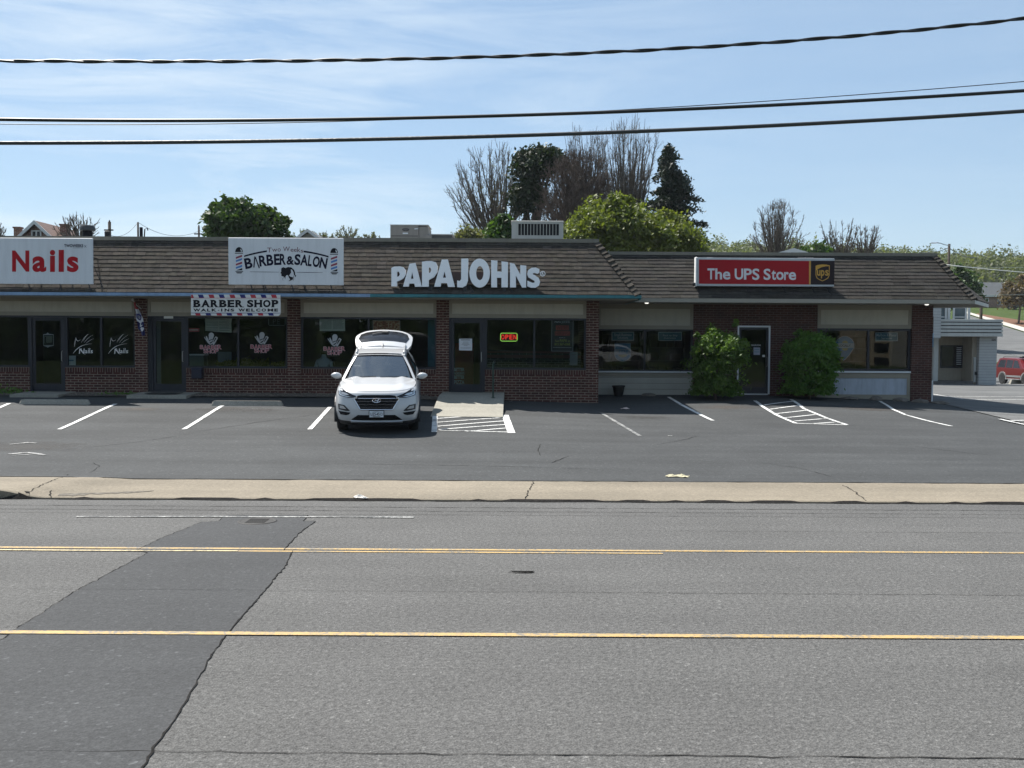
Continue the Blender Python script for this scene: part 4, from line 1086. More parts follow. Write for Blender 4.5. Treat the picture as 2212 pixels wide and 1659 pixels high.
# --- barber banner hung under the gutter
YBn = 28.80
c = crop(560, 860, 7.3733)
q = lambda x, y: c((x, y))[0]
s5 = thing('banner', 'white banner reading BARBER SHOP WALK-INS WELCOME edged with red and blue stripes', 'banner', (W(509, 683, YBn).x, YBn, W(509, 683, YBn).z))
mb = MB(); mb.poly([[c(*[p])[0] for p in ((95, 172), (2075, 182), (2078, 600), (2030, 650), (1500, 648), (800, 645), (95, 628))]], lambda u, v: W(u, v, YBn), depth=.006); obj('cloth', mb, mat('banner_cloth', (.58, .58, .56), rough=.8, var=.06, bump=.2), s5)
mb = MB()
def ser(ch, a, b, fl, t, bo, bold): serif_text(mb, [(ch, a, b, fl)], YBn - .004, t, bo, bold, cf=c, serif=4.2)
V2 = [(.14, 't'), (.14, 'b')]
for ch, a, b, fl in (('B', 150, 305, V2), ('A', 325, 510, [(.06, 'b'), (.94, 'b')]), ('R', 532, 700, V2 + [(.93, 'b')]), ('B', 722, 885, V2), ('E', 905, 1055, V2), ('R', 1078, 1245, V2 + [(.93, 'b')]), ('S', 1335, 1478, []), ('H', 1497, 1668, V2 + [(.86, 't'), (.86, 'b')]), ('O', 1690, 1855, []), ('P', 1882, 2030, V2)): ser(ch, a, b, fl, 292, 456, .05)
x = 155
for ch, a, b, fl in (('W', 150, 300, [(.06, 't'), (.94, 't')]), ('A', 312, 435, [(.05, 'b'), (.95, 'b')]), ('L', 452, 525, V2), ('K', 552, 662, V2), ('-', 688, 722, []), ('I', 760, 790, [(.5, 't'), (.5, 'b')]), ('N', 838, 945, [(.08, 't'), (.92, 't'), (.08, 'b')]), ('S', 968, 1052, []), ('W', 1145, 1290, [(.06, 't'), (.94, 't')]), ('E', 1312, 1405, V2), ('L', 1428, 1508, V2), ('C', 1535, 1632, []), ('O', 1655, 1755, []), ('M', 1790, 1915, [(.08, 'b'), (.92, 'b')]), ('E', 1938, 2020, V2)):
    t, bo = (485, 550) if ch != '-' else (515, 528)
    ser(ch, a, b, fl, t, bo, .045)
obj('lettering', mb, M_black, s5, recalc=False)
mb = MB(); k = 0
for i, x in enumerate((20, 245, 478, 705, 940, 1170, 1400, 1630, 1860)):
    m_ = i % 2; x0_ = max(x, 97)
    pxpoly(mb, [c((x0_, 176), (x + 115, 177), (x + 140, 246), (max(x + 30, 97), 246))], YBn - .003, mat=1 if m_ else 0)
for i, x in enumerate((185, 415, 655, 880, 1108, 1335, 1570, 1800)):
    pxpoly(mb, [c((x, 590), (x + 112, 590), (x + 130, 640), (x + 20, 638))], YBn - .003, mat=1 if i % 2 else 0)
pxpoly(mb, [c((97, 246), (2074, 250), (2074, 258), (97, 255))], YBn - .003, mat=0); pxpoly(mb, [c((97, 576), (2070, 580), (2070, 590), (97, 588))], YBn - .003, mat=1)
obj('stripes', mb, [mat('banner_red', (.36, .03, .045), rough=.8), mat('banner_blue', (.015, .02, .13), rough=.8)], s5, recalc=False)

# --- feather flag on the pier
YF = 29.62
c = crop(380, 880, 9.2167)
fl = thing('flag', 'furled red, white and blue OPEN flag hanging at the brick pier', 'flag', (W(300, 690, YF).x, YF, W(300, 725, YF).z))
mb = MB(); mb.tube([W(*c((160, 160))[0], YF - .02), W(*c((240, 300))[0], YF + .12), (W(*c((300, 420))[0], YF).x, 29.93, W(*c((300, 420))[0], YF).z)], .012, 6); mb.lathe([(0, .05), (.03, .02), (.035, -.02), (0, -.05)], W(*c((163, 175))[0], YF - .02), n=10); obj('pole', mb, mat('flag_pole', (.7, .7, .68), rough=.3, metal=.5), fl)
outl = [((185, 235), (240, 250)), ((205, 330), (265, 350)), ((225, 430), (330, 440)), ((250, 500), (375, 530)), ((255, 590), (410, 610)), ((255, 680), (450, 700)), ((290, 780), (470, 790)), ((300, 880), (480, 880)), ((310, 970), (485, 960)), ((395, 1060), (500, 1050)), ((420, 1170), (515, 1160))]
mb = MB(); rows = []
for i, (a, b) in enumerate(outl):
    row = []
    for k in range(9):
        t = k / 8; (x, y) = c((a[0] + (b[0] - a[0]) * t, a[1] + (b[1] - a[1]) * t))[0]
        row.append(W(x, y, YF + .07 * math.sin(t * 7 + i * .9)))
    rows.append(row)
o0 = len(mb.v)
mb.loft(rows, closed=False)
mb.m = [0 if j < 2 else (1 if j < 4 else (2 if j >= 6 else 1)) for j in range(len(rows) - 1) for _ in range(8)]
M_fr, M_fw, M_fb = mat('flag_red', (.33, .02, .03), rough=.8), mat('flag_white', (.55, .56, .6), rough=.8), mat('flag_blue', (.015, .018, .11), rough=.8)
obj('cloth', mb, [M_fr, M_fw, M_fb], fl, smooth=True)
mb = MB(); yy = YF - .085
pxpoly(mb, [c((262, 560), (330, 560), (400, 600), (410, 680), (385, 750), (330, 740), (270, 680)), c((300, 610), (310, 670), (355, 715), (382, 690), (375, 640), (330, 605))], yy, mat=0)
pxpoly(mb, [c((255, 690), (300, 700), (375, 780), (440, 690), (455, 680), (440, 760), (395, 830), (395, 880), (445, 870), (400, 925), (365, 925), (378, 830), (300, 760))], yy, mat=1)
pxpoly(mb, [c((380, 965), (410, 935), (480, 950), (470, 1000), (440, 1050), (405, 1048))], yy, mat=1)
obj('lettering', mb, [M_fb, M_fw], fl, recalc=False)

# --- window decals -------------------------------------------------
YD = YG + .004
def nail_decal(win, dx, dy=0):
    c = crop(0, 640, 2.7656); mb = MB()
    s = lambda *p: [(x + dx, y + dy) for x, y in c(*p)]
    stroke(mb, s(*bez((606, 1165), (655, 1085), (762, 1082), 12)), [.4, .8, 1.1, 1.2, 1.3, 1.2, 1.1, .9, .7, .6, .5, .4, .3], YD)
    stroke(mb, s(*bez((618, 1108), (622, 1060), (630, 1030), 6)), [.3, .8, 1.1, 1, .8, .6, .4], YD)
    stroke(mb, s(*bez((632, 1035), (636, 1075), (668, 1048), 8)), [.3, .6, .9, 1, .9, .8, .6, .5, .3], YD)
    for a, b, q in (((675, 1072), (695, 1030), (728, 1003)), ((697, 1075), (722, 1035), (770, 1010)), ((712, 1080), (745, 1050), (778, 1040)), ((690, 1060), (708, 1020), (735, 1000))):
        stroke(mb, s(*bez(a, b, q, 8)), [.2, .4, .55, .6, .6, .5, .4, .3, .2], YD)
    for ch, x0_, x1_, t, bo in (('N', 655, 702, 1122, 1165), ('a', 702, 725, 1136, 1160), ('i', 729, 737, 1120, 1160), ('l', 740, 748, 1118, 1160), ('s', 751, 770, 1136, 1160)):
        (p, q) = s((x0_, t), (x1_, bo)); put_text(mb, ch, *p, *q, YD, bold=.01, shear=.1)
    stroke(mb, s(*bez((672, 1118), (690, 1175), (712, 1168), 6)), [.8, 1, 1, .9, .7, .5, .3], YD - .001)
    obj('hand_decal', mb, M_vinyl, win, recalc=False)
nail_decal(W1, -230.2, -3); nail_decal(W2, 0, 0); nail_decal(W2, 76.3, 0)
def barber_decal(win, dx, dy):
    c = crop(560, 940, 6.5059); s = lambda *p: [(x + dx, y + dy) for x, y in c(*p)]
    mb = MB()
    pxpoly(mb, [s(*([(1470 + 52 * math.cos(a), 420 - 54 * math.sin(a)) for a in np.linspace(-.5, math.pi + .5, 16)]))], YD)
    pxpoly(mb, [s((1422, 440), (1518, 440), (1500, 490), (1420, 515))], YD); pxpoly(mb, [s((1432, 530), (1505, 500), (1490, 535), (1440, 560))], YD); pxpoly(mb, [s((1445, 585), (1500, 552), (1490, 585), (1460, 605))], YD)
    pxpoly(mb, [s((1325, 455), (1340, 450), (1372, 500), (1362, 440), (1380, 432), (1440, 560), (1450, 610), (1400, 565))], YD)
    pxpoly(mb, [s((1500, 600), (1490, 560), (1540, 455), (1560, 440), (1600, 468), (1585, 500), (1520, 610)), s((1548, 462), (1512, 545), (1520, 560), (1570, 480))[::-1]], YD)
    obj('barber_decal', mb, M_vgrey, win, recalc=False)
    rows = [[('B', 1250, 1312, 612, 685), ('A', 1318, 1392, 612, 695), ('R', 1400, 1460, 620, 690), ('B', 1468, 1530, 618, 688), ('E', 1540, 1592, 614, 682), ('R', 1600, 1668, 608, 688)], [('S', 1322, 1382, 698, 765), ('H', 1392, 1455, 706, 770), ('O', 1465, 1530, 700, 768), ('P', 1540, 1605, 692, 768)]]
    mb = MB(); mb2 = MB()
    for r in rows:
        for ch, x0_, x1_, t, bo in r:
            (p, q) = s((x0_, t), (x1_, bo)); put_text(mb, ch, p[0] - .5, p[1] - .5, q[0] + .5, q[1] + .5, YD, bold=.04); put_text(mb2, ch, p[0] + .3, p[1] + .3, q[0] - .3, q[1] - .3, YD - .003, bold=.0)
    obj('lettering', mb, mat('pale_pink_vinyl', (.55, .42, .43), rough=.5), win, recalc=False)
    obj('lettering', mb2, mat('maroon_vinyl', (.30, .015, .05), rough=.5), win, recalc=False)
barber_decal(W3, -109.5, 1.0); barber_decal(W3, 0, 0); barber_decal(W4, 157.5, 4.5)
# door emblem of the nail bar
c = crop(0, 880, 4.6077)
mb = MB()
fr = [(597, 565), (640, 560), (660, 540), (680, 560), (742, 568), (742, 725), (690, 735), (660, 750), (630, 735), (600, 725)]
inn = [(606, 577), (735, 577), (735, 715), (606, 715)]
pxpoly(mb, [c(*fr), c(*inn)[::-1]], YD - .003); pxpoly(mb, [c((612, 590), (725, 590), (720, 680), (612, 690))], YD - .003, mat=1); pxpoly(mb, [c((622, 600), (635, 600), (632, 670), (645, 685), (620, 680))], YD - .006, mat=2)
obj('door_emblem', mb, [M_vgrey, mat('emblem_green', (.16, .18, .14), rough=.5), M_black], D1, recalc=False)
# lettering on the pizza shop door
c = crop(1300, 1020, 5.5318); mb = MB()
for s_, x0_, x1_, t, bo, b_ in (('BETTER', 345, 515, 462, 518, .03), ('INGREDIENTS', 345, 515, 535, 575, .02), ('BETTER', 345, 515, 588, 645, .03), ('PIZZA', 345, 515, 668, 735, .02)):
    (p, q) = c((x0_, t), (x1_, bo)); put_text(mb, s_, *p, *q, YD - .003, bold=b_)
obj('lettering', mb, M_vgrey, D3, recalc=False)

# --- posters and notices
M_paper = mat('paper', (.50, .52, .47), rough=.8, var=.05, vscale=6, bump=.4, bscale=4)
M_print = mat('grey_print', (.13, .14, .14), rough=.8)
def poster(label, pts, Y, m, name='poster', cat='poster', group=None, th=.006):
    mb = MB(); pxpoly(mb, [pts], Y, depth=th)
    cen = W(sum(p[0] for p in pts) / len(pts), max(p[1] for p in pts), Y)
    e = thing(name, label, cat, cen, group)
    obj('sheet', mb, m, e)
    return e
YQ = YG + .045
c = crop(560, 940, 6.5059)
def menu(label, pts, n, wob):
    e = poster(label, pts, YQ, M_paper, name='menu_sheet', cat='menu', group='menu sheets in the barber windows')
    mb = MB(); x0_ = min(p[0] for p in pts) + 2; x1_ = max(p[0] for p in pts) - 2; y0_ = min(p[1] for p in pts) + 3; y1_ = max(p[1] for p in pts) - 5
    rr = random.Random(n)
    for k in range(n):
        y = y0_ + (y1_ - y0_) * k / (n - 1); xm = (x0_ + x1_) / 2
        for a, b in ((x0_, xm - 1.5), (xm + 1.5, x1_ - rr.uniform(0, 5))):
            stroke(mb, [(a, y + rr.gauss(0, wob)), ((a + b) / 2, y + rr.gauss(0, wob)), (b, y + rr.gauss(0, wob))], .55, YQ - .003)
    obj('print', mb, M_print, e, recalc=False)
menu('crumpled white price list in the barber window below the banner', c((362, 60), (885, 68), (870, 210), (878, 378), (640, 365), (366, 340)), 9, .6)
c2_ = crop(500, 640, 2.7656)
menu('flat white price list in the window left of the white car', c2_((1268, 866), (1478, 868), (1480, 976), (1270, 976)), 12, .05)
e = poster('small red sticker in the barber window beside the door', c((25, 287), (245, 289), (245, 362), (25, 360)), YQ, mat('sticker_red', (.38, .06, .07), rough=.5), name='sticker', cat='sticker')
mb = MB(); stroke(mb, c((45, 324), (225, 324)), 1.2, YQ - .003); obj('print', mb, M_vinyl, e, recalc=False)
# unlit neon
e = thing('neon_sign', 'unlit grey neon sign in the top corner of the barber window', 'neon sign', W(597, 712, YQ))
mb = MB(); rr_ = [W(x, y, YQ) for x, y in c((1600, 100), (1615, 85), (1905, 88), (1922, 102), (1922, 220), (1905, 236), (1615, 234), (1600, 218), (1600, 100))]; mb.tube(rr_, .010, 6)
for pts in (((1690, 205), (1690, 115), (1735, 120), (1735, 155), (1692, 160)), ((1820, 115), (1770, 118), (1772, 205), (1822, 205)), ((1772, 160), (1812, 160))): mb.tube([W(x, y, YQ) for x, y in c(*pts)], .007, 5)
obj('tube', mb, mat('dead_neon', (.20, .26, .28), rough=.3), e)
# lit neon OPEN
c = crop(1250, 640, 2.765)
e = thing('neon_sign', 'lit red OPEN neon sign with a green and yellow outline', 'neon sign', W(1099, 738, YQ))
mb = MB(); mb.tube([W(x, y, YQ) for x, y in c((696, 1000), (706, 994), (824, 994), (834, 1002), (834, 1052), (824, 1060), (706, 1060), (696, 1052), (696, 1000))], .011, 6); obj('outline_tube', mb, mat('neon_green', (.2, .5, .1), emit=(.40, .85, .12), emits=.5), e)
mb = MB()
for ch, a, b in (('O', 702, 728), ('P', 736, 762), ('E', 770, 796), ('N', 803, 828)):
    (p, q) = c((a, 1006), (b, 1046)); put_text(mb, ch, *p, *q, YQ - .004, bold=.01)
obj('letter_tube', mb, mat('neon_red', (.5, .02, .02), emit=(1, .05, .03), emits=.65), e, recalc=False)
mb = MB(); pxpoly(mb, [c((700, 1000), (830, 1000), (830, 1056), (700, 1056))], YQ + .012, depth=.02); obj('backplate', mb, mat('neon_plate', (.05, .012, .012), rough=.4), e)
# hiring poster
e = poster('tall black hiring poster with red blocks and yellow phone lettering', c((1120, 878), (1300, 878), (1297, 1146), (1117, 1144)), YQ, mat('poster_black', (.010, .011, .013), rough=.4))
mb = MB(); pxpoly(mb, [c((1120, 878), (1300, 878), (1297, 1146), (1117, 1144)), c((1124, 882), (1296, 882), (1293, 1142), (1121, 1140))[::-1]], YQ - .003); pxpoly(mb, [c((1130, 1110), (1284, 1112), (1284, 1116), (1130, 1114))], YQ - .003)
(p, q) = c((1145, 893), (1271, 914)); put_text(mb, 'PAPA JOHNS', *p, *q, YQ - .003, bold=.03)
(p, q) = c((1180, 1027), (1234, 1036)); put_text(mb, 'APPLY', *p, *q, YQ - .003, bold=.02)
obj('print', mb, M_vgrey, e, recalc=False)
mb = MB(); pxpoly(mb, [c((1154, 930), (1262, 930), (1262, 970), (1154, 970))], YQ - .003); pxpoly(mb, [c((1146, 978), (1272, 978), (1272, 1014), (1146, 1014))], YQ - .003)
obj('print', mb, mat('poster_red', (.34, .05, .04), rough=.5), e, recalc=False)
mb = MB()
for s_, a in (("WE'RE", ((1160, 934), (1256, 966))), ('HIRING', ((1150, 982), (1268, 1010)))):
    (p, q) = c(*a); put_text(mb, s_, *p, *q, YQ - .005, bold=.02)
obj('print', mb, mat('poster_darkred', (.16, .02, .02), rough=.5), e, recalc=False)
mb = MB()
for s_, a in (('Text', ((1145, 1050), (1182, 1068))), ('PAPA', ((1188, 1044), (1248, 1068))), ('to', ((1254, 1052), (1272, 1068))), ('813 367-6368', ((1144, 1076), (1272, 1096)))):
    (p, q) = c(*a); put_text(mb, s_, *p, *q, YQ - .003, bold=.02)
obj('print', mb, mat('poster_yellow', (.34, .36, .06), rough=.5), e, recalc=False)
# notice on the pizza door and beside it
def notice(label, pts, Y, lines, m=None, name='notice', mt=None):
    e = poster(label, pts, Y, m or mat('notice_white', (.58, .60, .64), rough=.7, var=.04), name=name, cat='notice')
    mb = MB(); x0_ = min(p[0] for p in pts); x1_ = max(p[0] for p in pts); y0_ = min(p[1] for p in pts); y1_ = max(p[1] for p in pts)
    for f0, f1, v, wd in lines: stroke(mb, [(x0_ + (x1_ - x0_) * f0, y0_ + (y1_ - y0_) * v), (x0_ + (x1_ - x0_) * f1, y0_ + (y1_ - y0_) * v)], wd, Y - .003)
    obj('print', mb, mt or M_print, e, recalc=False); return e
notice('square white notice with grey print on the pizza shop door', c((352, 1040), (460, 1040), (460, 1138), (352, 1136)), YG - .02, [(.15, .85, .10, 1.6), (.3, .7, .28, .7), (.25, .75, .38, .7), (.2, .8, .48, .7), (.35, .65, .58, .7), (.1, .9, .75, .5), (.1, .9, .85, .5)])
notice('dim framed notice low in the window near the right pier', c((1272, 1150), (1336, 1152), (1334, 1262), (1270, 1260)), YQ, [(.2, .8, .2, 1.5), (.15, .85, .5, .6), (.15, .85, .6, .6), (.15, .85, .7, .6), (.15, .85, .8, .6)], m=mat('notice_dim', (.17, .19, .22), rough=.6))
c = crop(0, 880, 4.6077)
notice('white square notice low in the nail bar window beside the door', c((932, 862), (1048, 862), (1046, 1004), (930, 1004)), YQ, [(.2, .75, .45, 2.2), (.25, .7, .5, 1.2)], m=mat('notice_green', (.42, .47, .47), rough=.7), mt=mat('print_blue', (.12, .18, .26), rough=.6))
# pizza poster
c = crop(960, 900, 3.95)
e = poster('poster of a pizza with toppings above the open tailgate', c((625, 240), (950, 242), (950, 395), (625, 395)), YQ, mat('poster_cream', (.48, .42, .36), rough=.6))
mb = MB(); pxpoly(mb, [c((632, 247), (944, 249), (944, 392), (632, 392))], YQ - .003)
m, t, b = newmat('pizza_print'); ge = node(t, 'ShaderNodeNewGeometry'); vo = node(t, 'ShaderNodeTexNoise', i_Scale=11.0, i_Detail=5.0, i_Distortion=1.5); t.links.new(ge.outputs['Position'], vo.inputs['Vector'])
r = ramp(t, vo.outputs[0], [(.32, (.10, .02, .012)), (.45, (.30, .07, .03)), (.55, (.42, .22, .10)), (.68, (.5, .36, .26))]); t.links.new(r.outputs[0], b.inputs['Base Color'])
obj('print', mb, m, e, recalc=False)
# parcel shop posters
YUQ = YUG + .035
M_tealp = mat('poster_teal', (.015, .10, .13), rough=.4); M_bluep = mat('poster_blue', (.03, .16, .30), rough=.4)
def teal(label, cf, box, lines, m=M_tealp):
    (x0_, y0_), (x1_, y1_) = cf(*box)
    e = poster(label, [(x0_, y0_), (x1_, y0_), (x1_, y1_), (x0_, y1_)], YUQ, m, group='teal window posters of the parcel shop')
    mb = MB(); pxpoly(mb, [[(x0_, y0_), (x1_, y0_), (x1_, y1_), (x0_, y1_)], [(x0_ + 1.3, y0_ + 1.3), (x1_ - 1.3, y0_ + 1.3), (x1_ - 1.3, y1_ - 1.3), (x0_ + 1.3, y1_ - 1.3)][::-1]], YUQ - .003)
    for s_, bx in lines:
        (p, q) = cf(*bx); put_text(mb, s_, *p, *q, YUQ - .003, bold=.01)
    obj('print', mb, M_vgrey, e, recalc=False)
c = crop(1780, 960, 6.1433)
teal('teal poster reading Small Business Solutions near the corner pier', c, ((338, 218), (748, 378)), [('Small Business', ((385, 248), (705, 296))), ('Solutions', ((445, 304), (640, 346)))])
teal('teal poster reading Pack to Ship Guarantee behind the tall shrub', c, ((1195, 220), (1630, 382)), [('Pack to Ship', ((1285, 268), (1550, 310))), ('Guarantee', ((1300, 316), (1520, 346)))])
c = crop(2440, 960, 6.9125)
teal('teal poster reading Mailbox and Postal Services in the right-hand pane', c, ((1285, 260), (1750, 440)), [('Mailbox & Postal', ((1310, 285), (1720, 340))), ('Services', ((1410, 355), (1625, 400)))])
# map-pin poster
e = thing('poster', 'blue map-pin shaped poster reading LOCALLY in the window right of the clipped shrub', 'poster', W(1823, 790, YUQ))
pin = [(600, 825), (560, 740), (480, 620)] + [(652 + 198 * math.cos(a), 530 - 198 * math.sin(a)) for a in np.linspace(math.pi * 1.1, -math.pi * .1, 22)] + [(820, 620), (740, 740), (655, 830), (625, 845)]
mb = MB(); pxpoly(mb, [c(*pin)], YUQ, depth=.006); obj('sheet', mb, M_bluep, e)
mb = MB(); pxpoly(mb, [c((455, 482), (850, 482), (852, 582), (458, 580))], YUQ - .003, mat=0); (p, q) = c((530, 505), (775, 555)); put_text(mb, 'LOCALLY', *p, *q, YUQ - .005, bold=.03, mat=1)
pxpoly(mb, [c(*([(658 + 62 * math.cos(a), 478 - 48 * math.sin(a)) for a in np.linspace(0, math.pi, 12)]))], YUQ - .003, mat=2); pxpoly(mb, [c(*([(658 + 62 * math.cos(a), 586 + 48 * math.sin(a)) for a in np.linspace(0, math.pi, 12)]))], YUQ - .003, mat=2)
pxpoly(mb, [c(*pin), c(*[(652 + (x - 652) * .955, 560 + (y - 560) * .955) for x, y in pin])[::-1]], YUQ - .003, mat=0)
obj('print', mb, [M_vgrey, M_black, mat('poster_gold', (.38, .30, .07), rough=.5)], e, recalc=False)
# shield-shaped poster
c = crop(1780, 960, 6.1433)
e = thing('poster', 'blue and white shield-shaped poster low in the window near the corner pier', 'poster', W(1348, 788, YUQ))
sh = [(385, 430), (690, 425), (692, 650)] + [(540 + 150 * math.cos(a), 640 + 128 * math.sin(a)) for a in np.linspace(.1, math.pi - .1, 14)] + [(385, 640)]
mb = MB(); pxpoly(mb, [c(*sh)], YUQ, depth=.006); obj('sheet', mb, mat('poster_paleblue', (.22, .27, .32), rough=.5), e)
mb = MB(); pxpoly(mb, [c((400, 440), (680, 438), (680, 530), (400, 532))], YUQ - .003, mat=0); pxpoly(mb, [c(*([(540 + 138 * math.cos(a), 640 + 115 * math.sin(a)) for a in np.linspace(0.05, math.pi - .05, 14)] + [(540 + 92 * math.cos(a), 640 + 50 * math.sin(a)) for a in np.linspace(math.pi - .05, .05, 14)]))], YUQ - .003, mat=0)
pxpoly(mb, [c(*([(540 + 78 * math.cos(a), 638 + 48 * math.sin(a)) for a in np.linspace(0, math.pi, 12)]))], YUQ - .003, mat=1); (p, q) = c((470, 555), (640, 615)); put_text(mb, 'HERE', *p, *q, YUQ - .003, bold=.03, mat=0)
obj('print', mb, [M_bluep, mat('poster_gold2', (.30, .25, .08), rough=.5)], e, recalc=False)
# small papers on the parcel shop door
c = crop(2080, 940, 5.53)
notice('small coloured leaflet on the white-framed parcel shop door', c((1000, 565), (1108, 568), (1106, 690), (1000, 690)), YU + .05 - .025, [(.1, .9, .3, 1.5), (.1, .9, .6, 1.5)], m=mat('leaflet', (.30, .32, .40), rough=.5), mt=mat('leaflet_print', (.10, .22, .26), rough=.5))
mb = MB(); (p, q) = c((960, 518), (1118, 540)); put_text(mb, 'THE UPS STORE', *p, *q, YU + .045, bold=.02); pxpoly(mb, [c((1145, 690), (1188, 690), (1188, 725), (1145, 725))], YU + .02); obj('lettering', mb, M_vinyl, UD, recalc=False)

# --- fittings at the foot of the wall
c = crop(560, 940, 6.5059)
a, b = W(*c((115, 1270))[0], 29.85), W(*c((315, 1060))[0], 29.85)
e = thing('letter_box', 'dark navy letter box fixed to the brick under the barber window', 'letter box', ((a.x + b.x) / 2, 29.9, a.z))
M_box = mat('navy_metal', (.012, .014, .03), rough=.4, metal=.3)
mb = MB(); mb.box(a.x, b.x, 29.72, 29.95, a.z, b.z - .06, bev=.015); obj('body', mb, M_box, e)
mb = MB(); mb.loft([[(x, 29.70, b.z - .06), (x, 29.74, b.z), (x, 29.95, b.z + .03), (x, 29.95, b.z - .05)] for x in (a.x - .01, b.x + .01)], True, True); obj('lid', mb, M_box, e)
# address plate above the second door
a, b = W(354, 688, YG - .07), W(374, 683, YG - .07)
mb = MB(); mb.box(a.x, b.x, YG - .075, YG - .065, a.z, b.z, bev=.003); obj('number_plate', mb, mat('plate_white', (.6, .6, .56), rough=.5), label='small pale number plate above the door left of the barber window', cat='plate')
# concrete pads, mats, gravel
def gz_(x, y): return terrain(x, y)
def pad(label, x0, x1, y0, y1, top, name='door_pad', m=None, cat='pad', group=None):
    mb = MB(); mb.loft([[(x0, y0, gz_(x0, y0) - .1), (x1, y0, gz_(x1, y0) - .1), (x1, y1, gz_(x1, y0) - .1), (x0, y1, gz_(x0, y0) - .1)], [(x0, y0, top - .03), (x1, y0, top - .03), (x1, y1, top), (x0, y1, top)]], True, True)
    return obj(name, mb, m or M_conc2, kind='structure', auto=30)
pad('', fx(50, 29.6), fx(152, 29.6), 28.75, 29.93, .90); pad('', fx(300, 29.6), fx(425, 29.6), 28.6, 29.93, .905)
mb = MB(); x0_, x1_ = fx(320, 29.2), fx(388, 29.2); mb.box(x0_, x1_, 28.85, 29.5, .905, .917, bev=.005); obj('door_mat', mb, mat('rubber_mat', (.012, .012, .013), rough=.9, bump=.5, bscale=80), label='black rubber door mat on the concrete pad left of the barber shop', cat='door mat')
M_gravel = m_asphalt('gravel', (.119, .105, .0875), .6, scale=28, var=.3, stain=.1, rough=1, bump=1.0, light=2)
mb = MB(); 
for x0_, x1_ in ((BX0, fx(50, 29.6) - .02), (fx(152, 29.6) + .02, fx(300, 29.6) - .02), (fx(425, 29.6) + .02, -2.1)):
    mb.grid(lambda u, v: (x0_ + (x1_ - x0_) * u, 28.95 + 1.02 * v, gz_(x0_ + (x1_ - x0_) * u, 28.95 + 1.02 * v) + .035 + .02 * math.sin(u * 40 + v * 9) * v), max(2, int((x1_ - x0_) / .3)), 4)
obj('gravel_bed', mb, M_gravel, kind='structure')
rs = random.Random(8)
mb = MB()
for k in range(1300):
    x = rs.uniform(-14.5, -2.15); y = rs.uniform(28.95, 29.9)
    if fx(50, 29.6) < x < fx(152, 29.6) or fx(300, 29.6) < x < fx(425, 29.6): continue
    s = rs.uniform(.012, .03); z = gz_(x, y) + .05; g = rs.uniform(.5, 1.5)
    mb.add([(x + s * rs.uniform(.6, 1.2), y, z), (x, y + s, z), (x - s * rs.uniform(.6, 1.2), y, z), (x, y - s, z), (x, y, z + s * .8), (x, y, z - s)], [(0, 1, 4), (1, 2, 4), (2, 3, 4), (3, 0, 4)], 0, (g, g * .95, g * .88))
obj('gravel', mb, mat('pebble', (.154, .133, .112), rough=.95, tint=True), kind='stuff', label='loose gravel along the foot of the brick wall', cat='gravel', recalc=False)
# ramp of the pizza shop
mb = MB(); R0, R1, RY0, RY1 = -2.0, -.22, 25.45, 29.94
ramp_z = lambda y: float(np.interp(y, [25.45, 28.3, 29.94], [terrain(-1, 25.45) + .02, .93, .945]))
yy = [25.45, 26.2, 27, 27.7, 28.3, 29.0, 29.94]
mb.loft([[(R0, y, terrain(R0, y) - .12), (R0, y, ramp_z(y)), (R1, y, ramp_z(y) - .004), (R1, y, terrain(R1, y) - .12)] for y in yy], True, True)
obj('entrance_ramp', mb, M_conc2, kind='structure', auto=30)
e = thing('handrail', 'dark green tubular handrail at the edge of the concrete ramp', 'handrail', (fx(1065, 28.4), 28.4, ramp_z(28.4)))
hx = W(1065, 868, 28.0).x; M_green = mat('green_rail', (.008, .035, .026), rough=.4)
zb = W(1065, 868, 28.0).z; zt = W(1065, 786, 28.0).z
mb = MB(); mb.tube([(hx, 28.0, ramp_z(28.0) - .02), (hx, 28.0, zt - .06), (hx, 28.06, zt), (hx, 29.88, zt + .03)], .024, 8); obj('rail', mb, M_green, e)
mb = MB(); mb.lathe([(0, .012), (.06, .012), (.06, 0)], (hx, 28.0, ramp_z(28.0)), n=14); obj('base_plate', mb, M_green, e)
mb = MB(); mb.tube([(hx, 28.03, zt - .55), (hx, 29.9, zt - .5)], .016, 6); obj('mid_rail', mb, M_green, e)
# wheel stops
M_stop = m_asphalt('stop_concrete', (.3, .2812, .24), .12, scale=60, var=.15, stain=.1, rough=.9, bump=.2, light=1.1)
for (pa, pb), lab in ((((42, 873), (197, 873)), 'grey concrete wheel stop in front of the nail bar door'), (((458, 875.5), (612, 876.5)), 'grey concrete wheel stop in front of the barber window')):
    A, B = PG(*pa), PG(*pb); y = (A.y + B.y) / 2 - .10; z = (A.z + B.z) / 2 - .008
    prof = [(0, 0), (.02, .07), (.05, .145), (.11, .145), (.15, .0)]
    mb = MB(); mb.loft([[(x, y + a, z + b * s - .01) for a, b in prof] for x, s in ((A.x, .3), (A.x + .05, .95), (A.x + .12, 1), (B.x - .12, 1), (B.x - .05, .95), (B.x, .3))], True, True)
    obj('wheel_stop', mb, M_stop, label=lab, cat='wheel stop', group='wheel stops along the shops', auto=35)
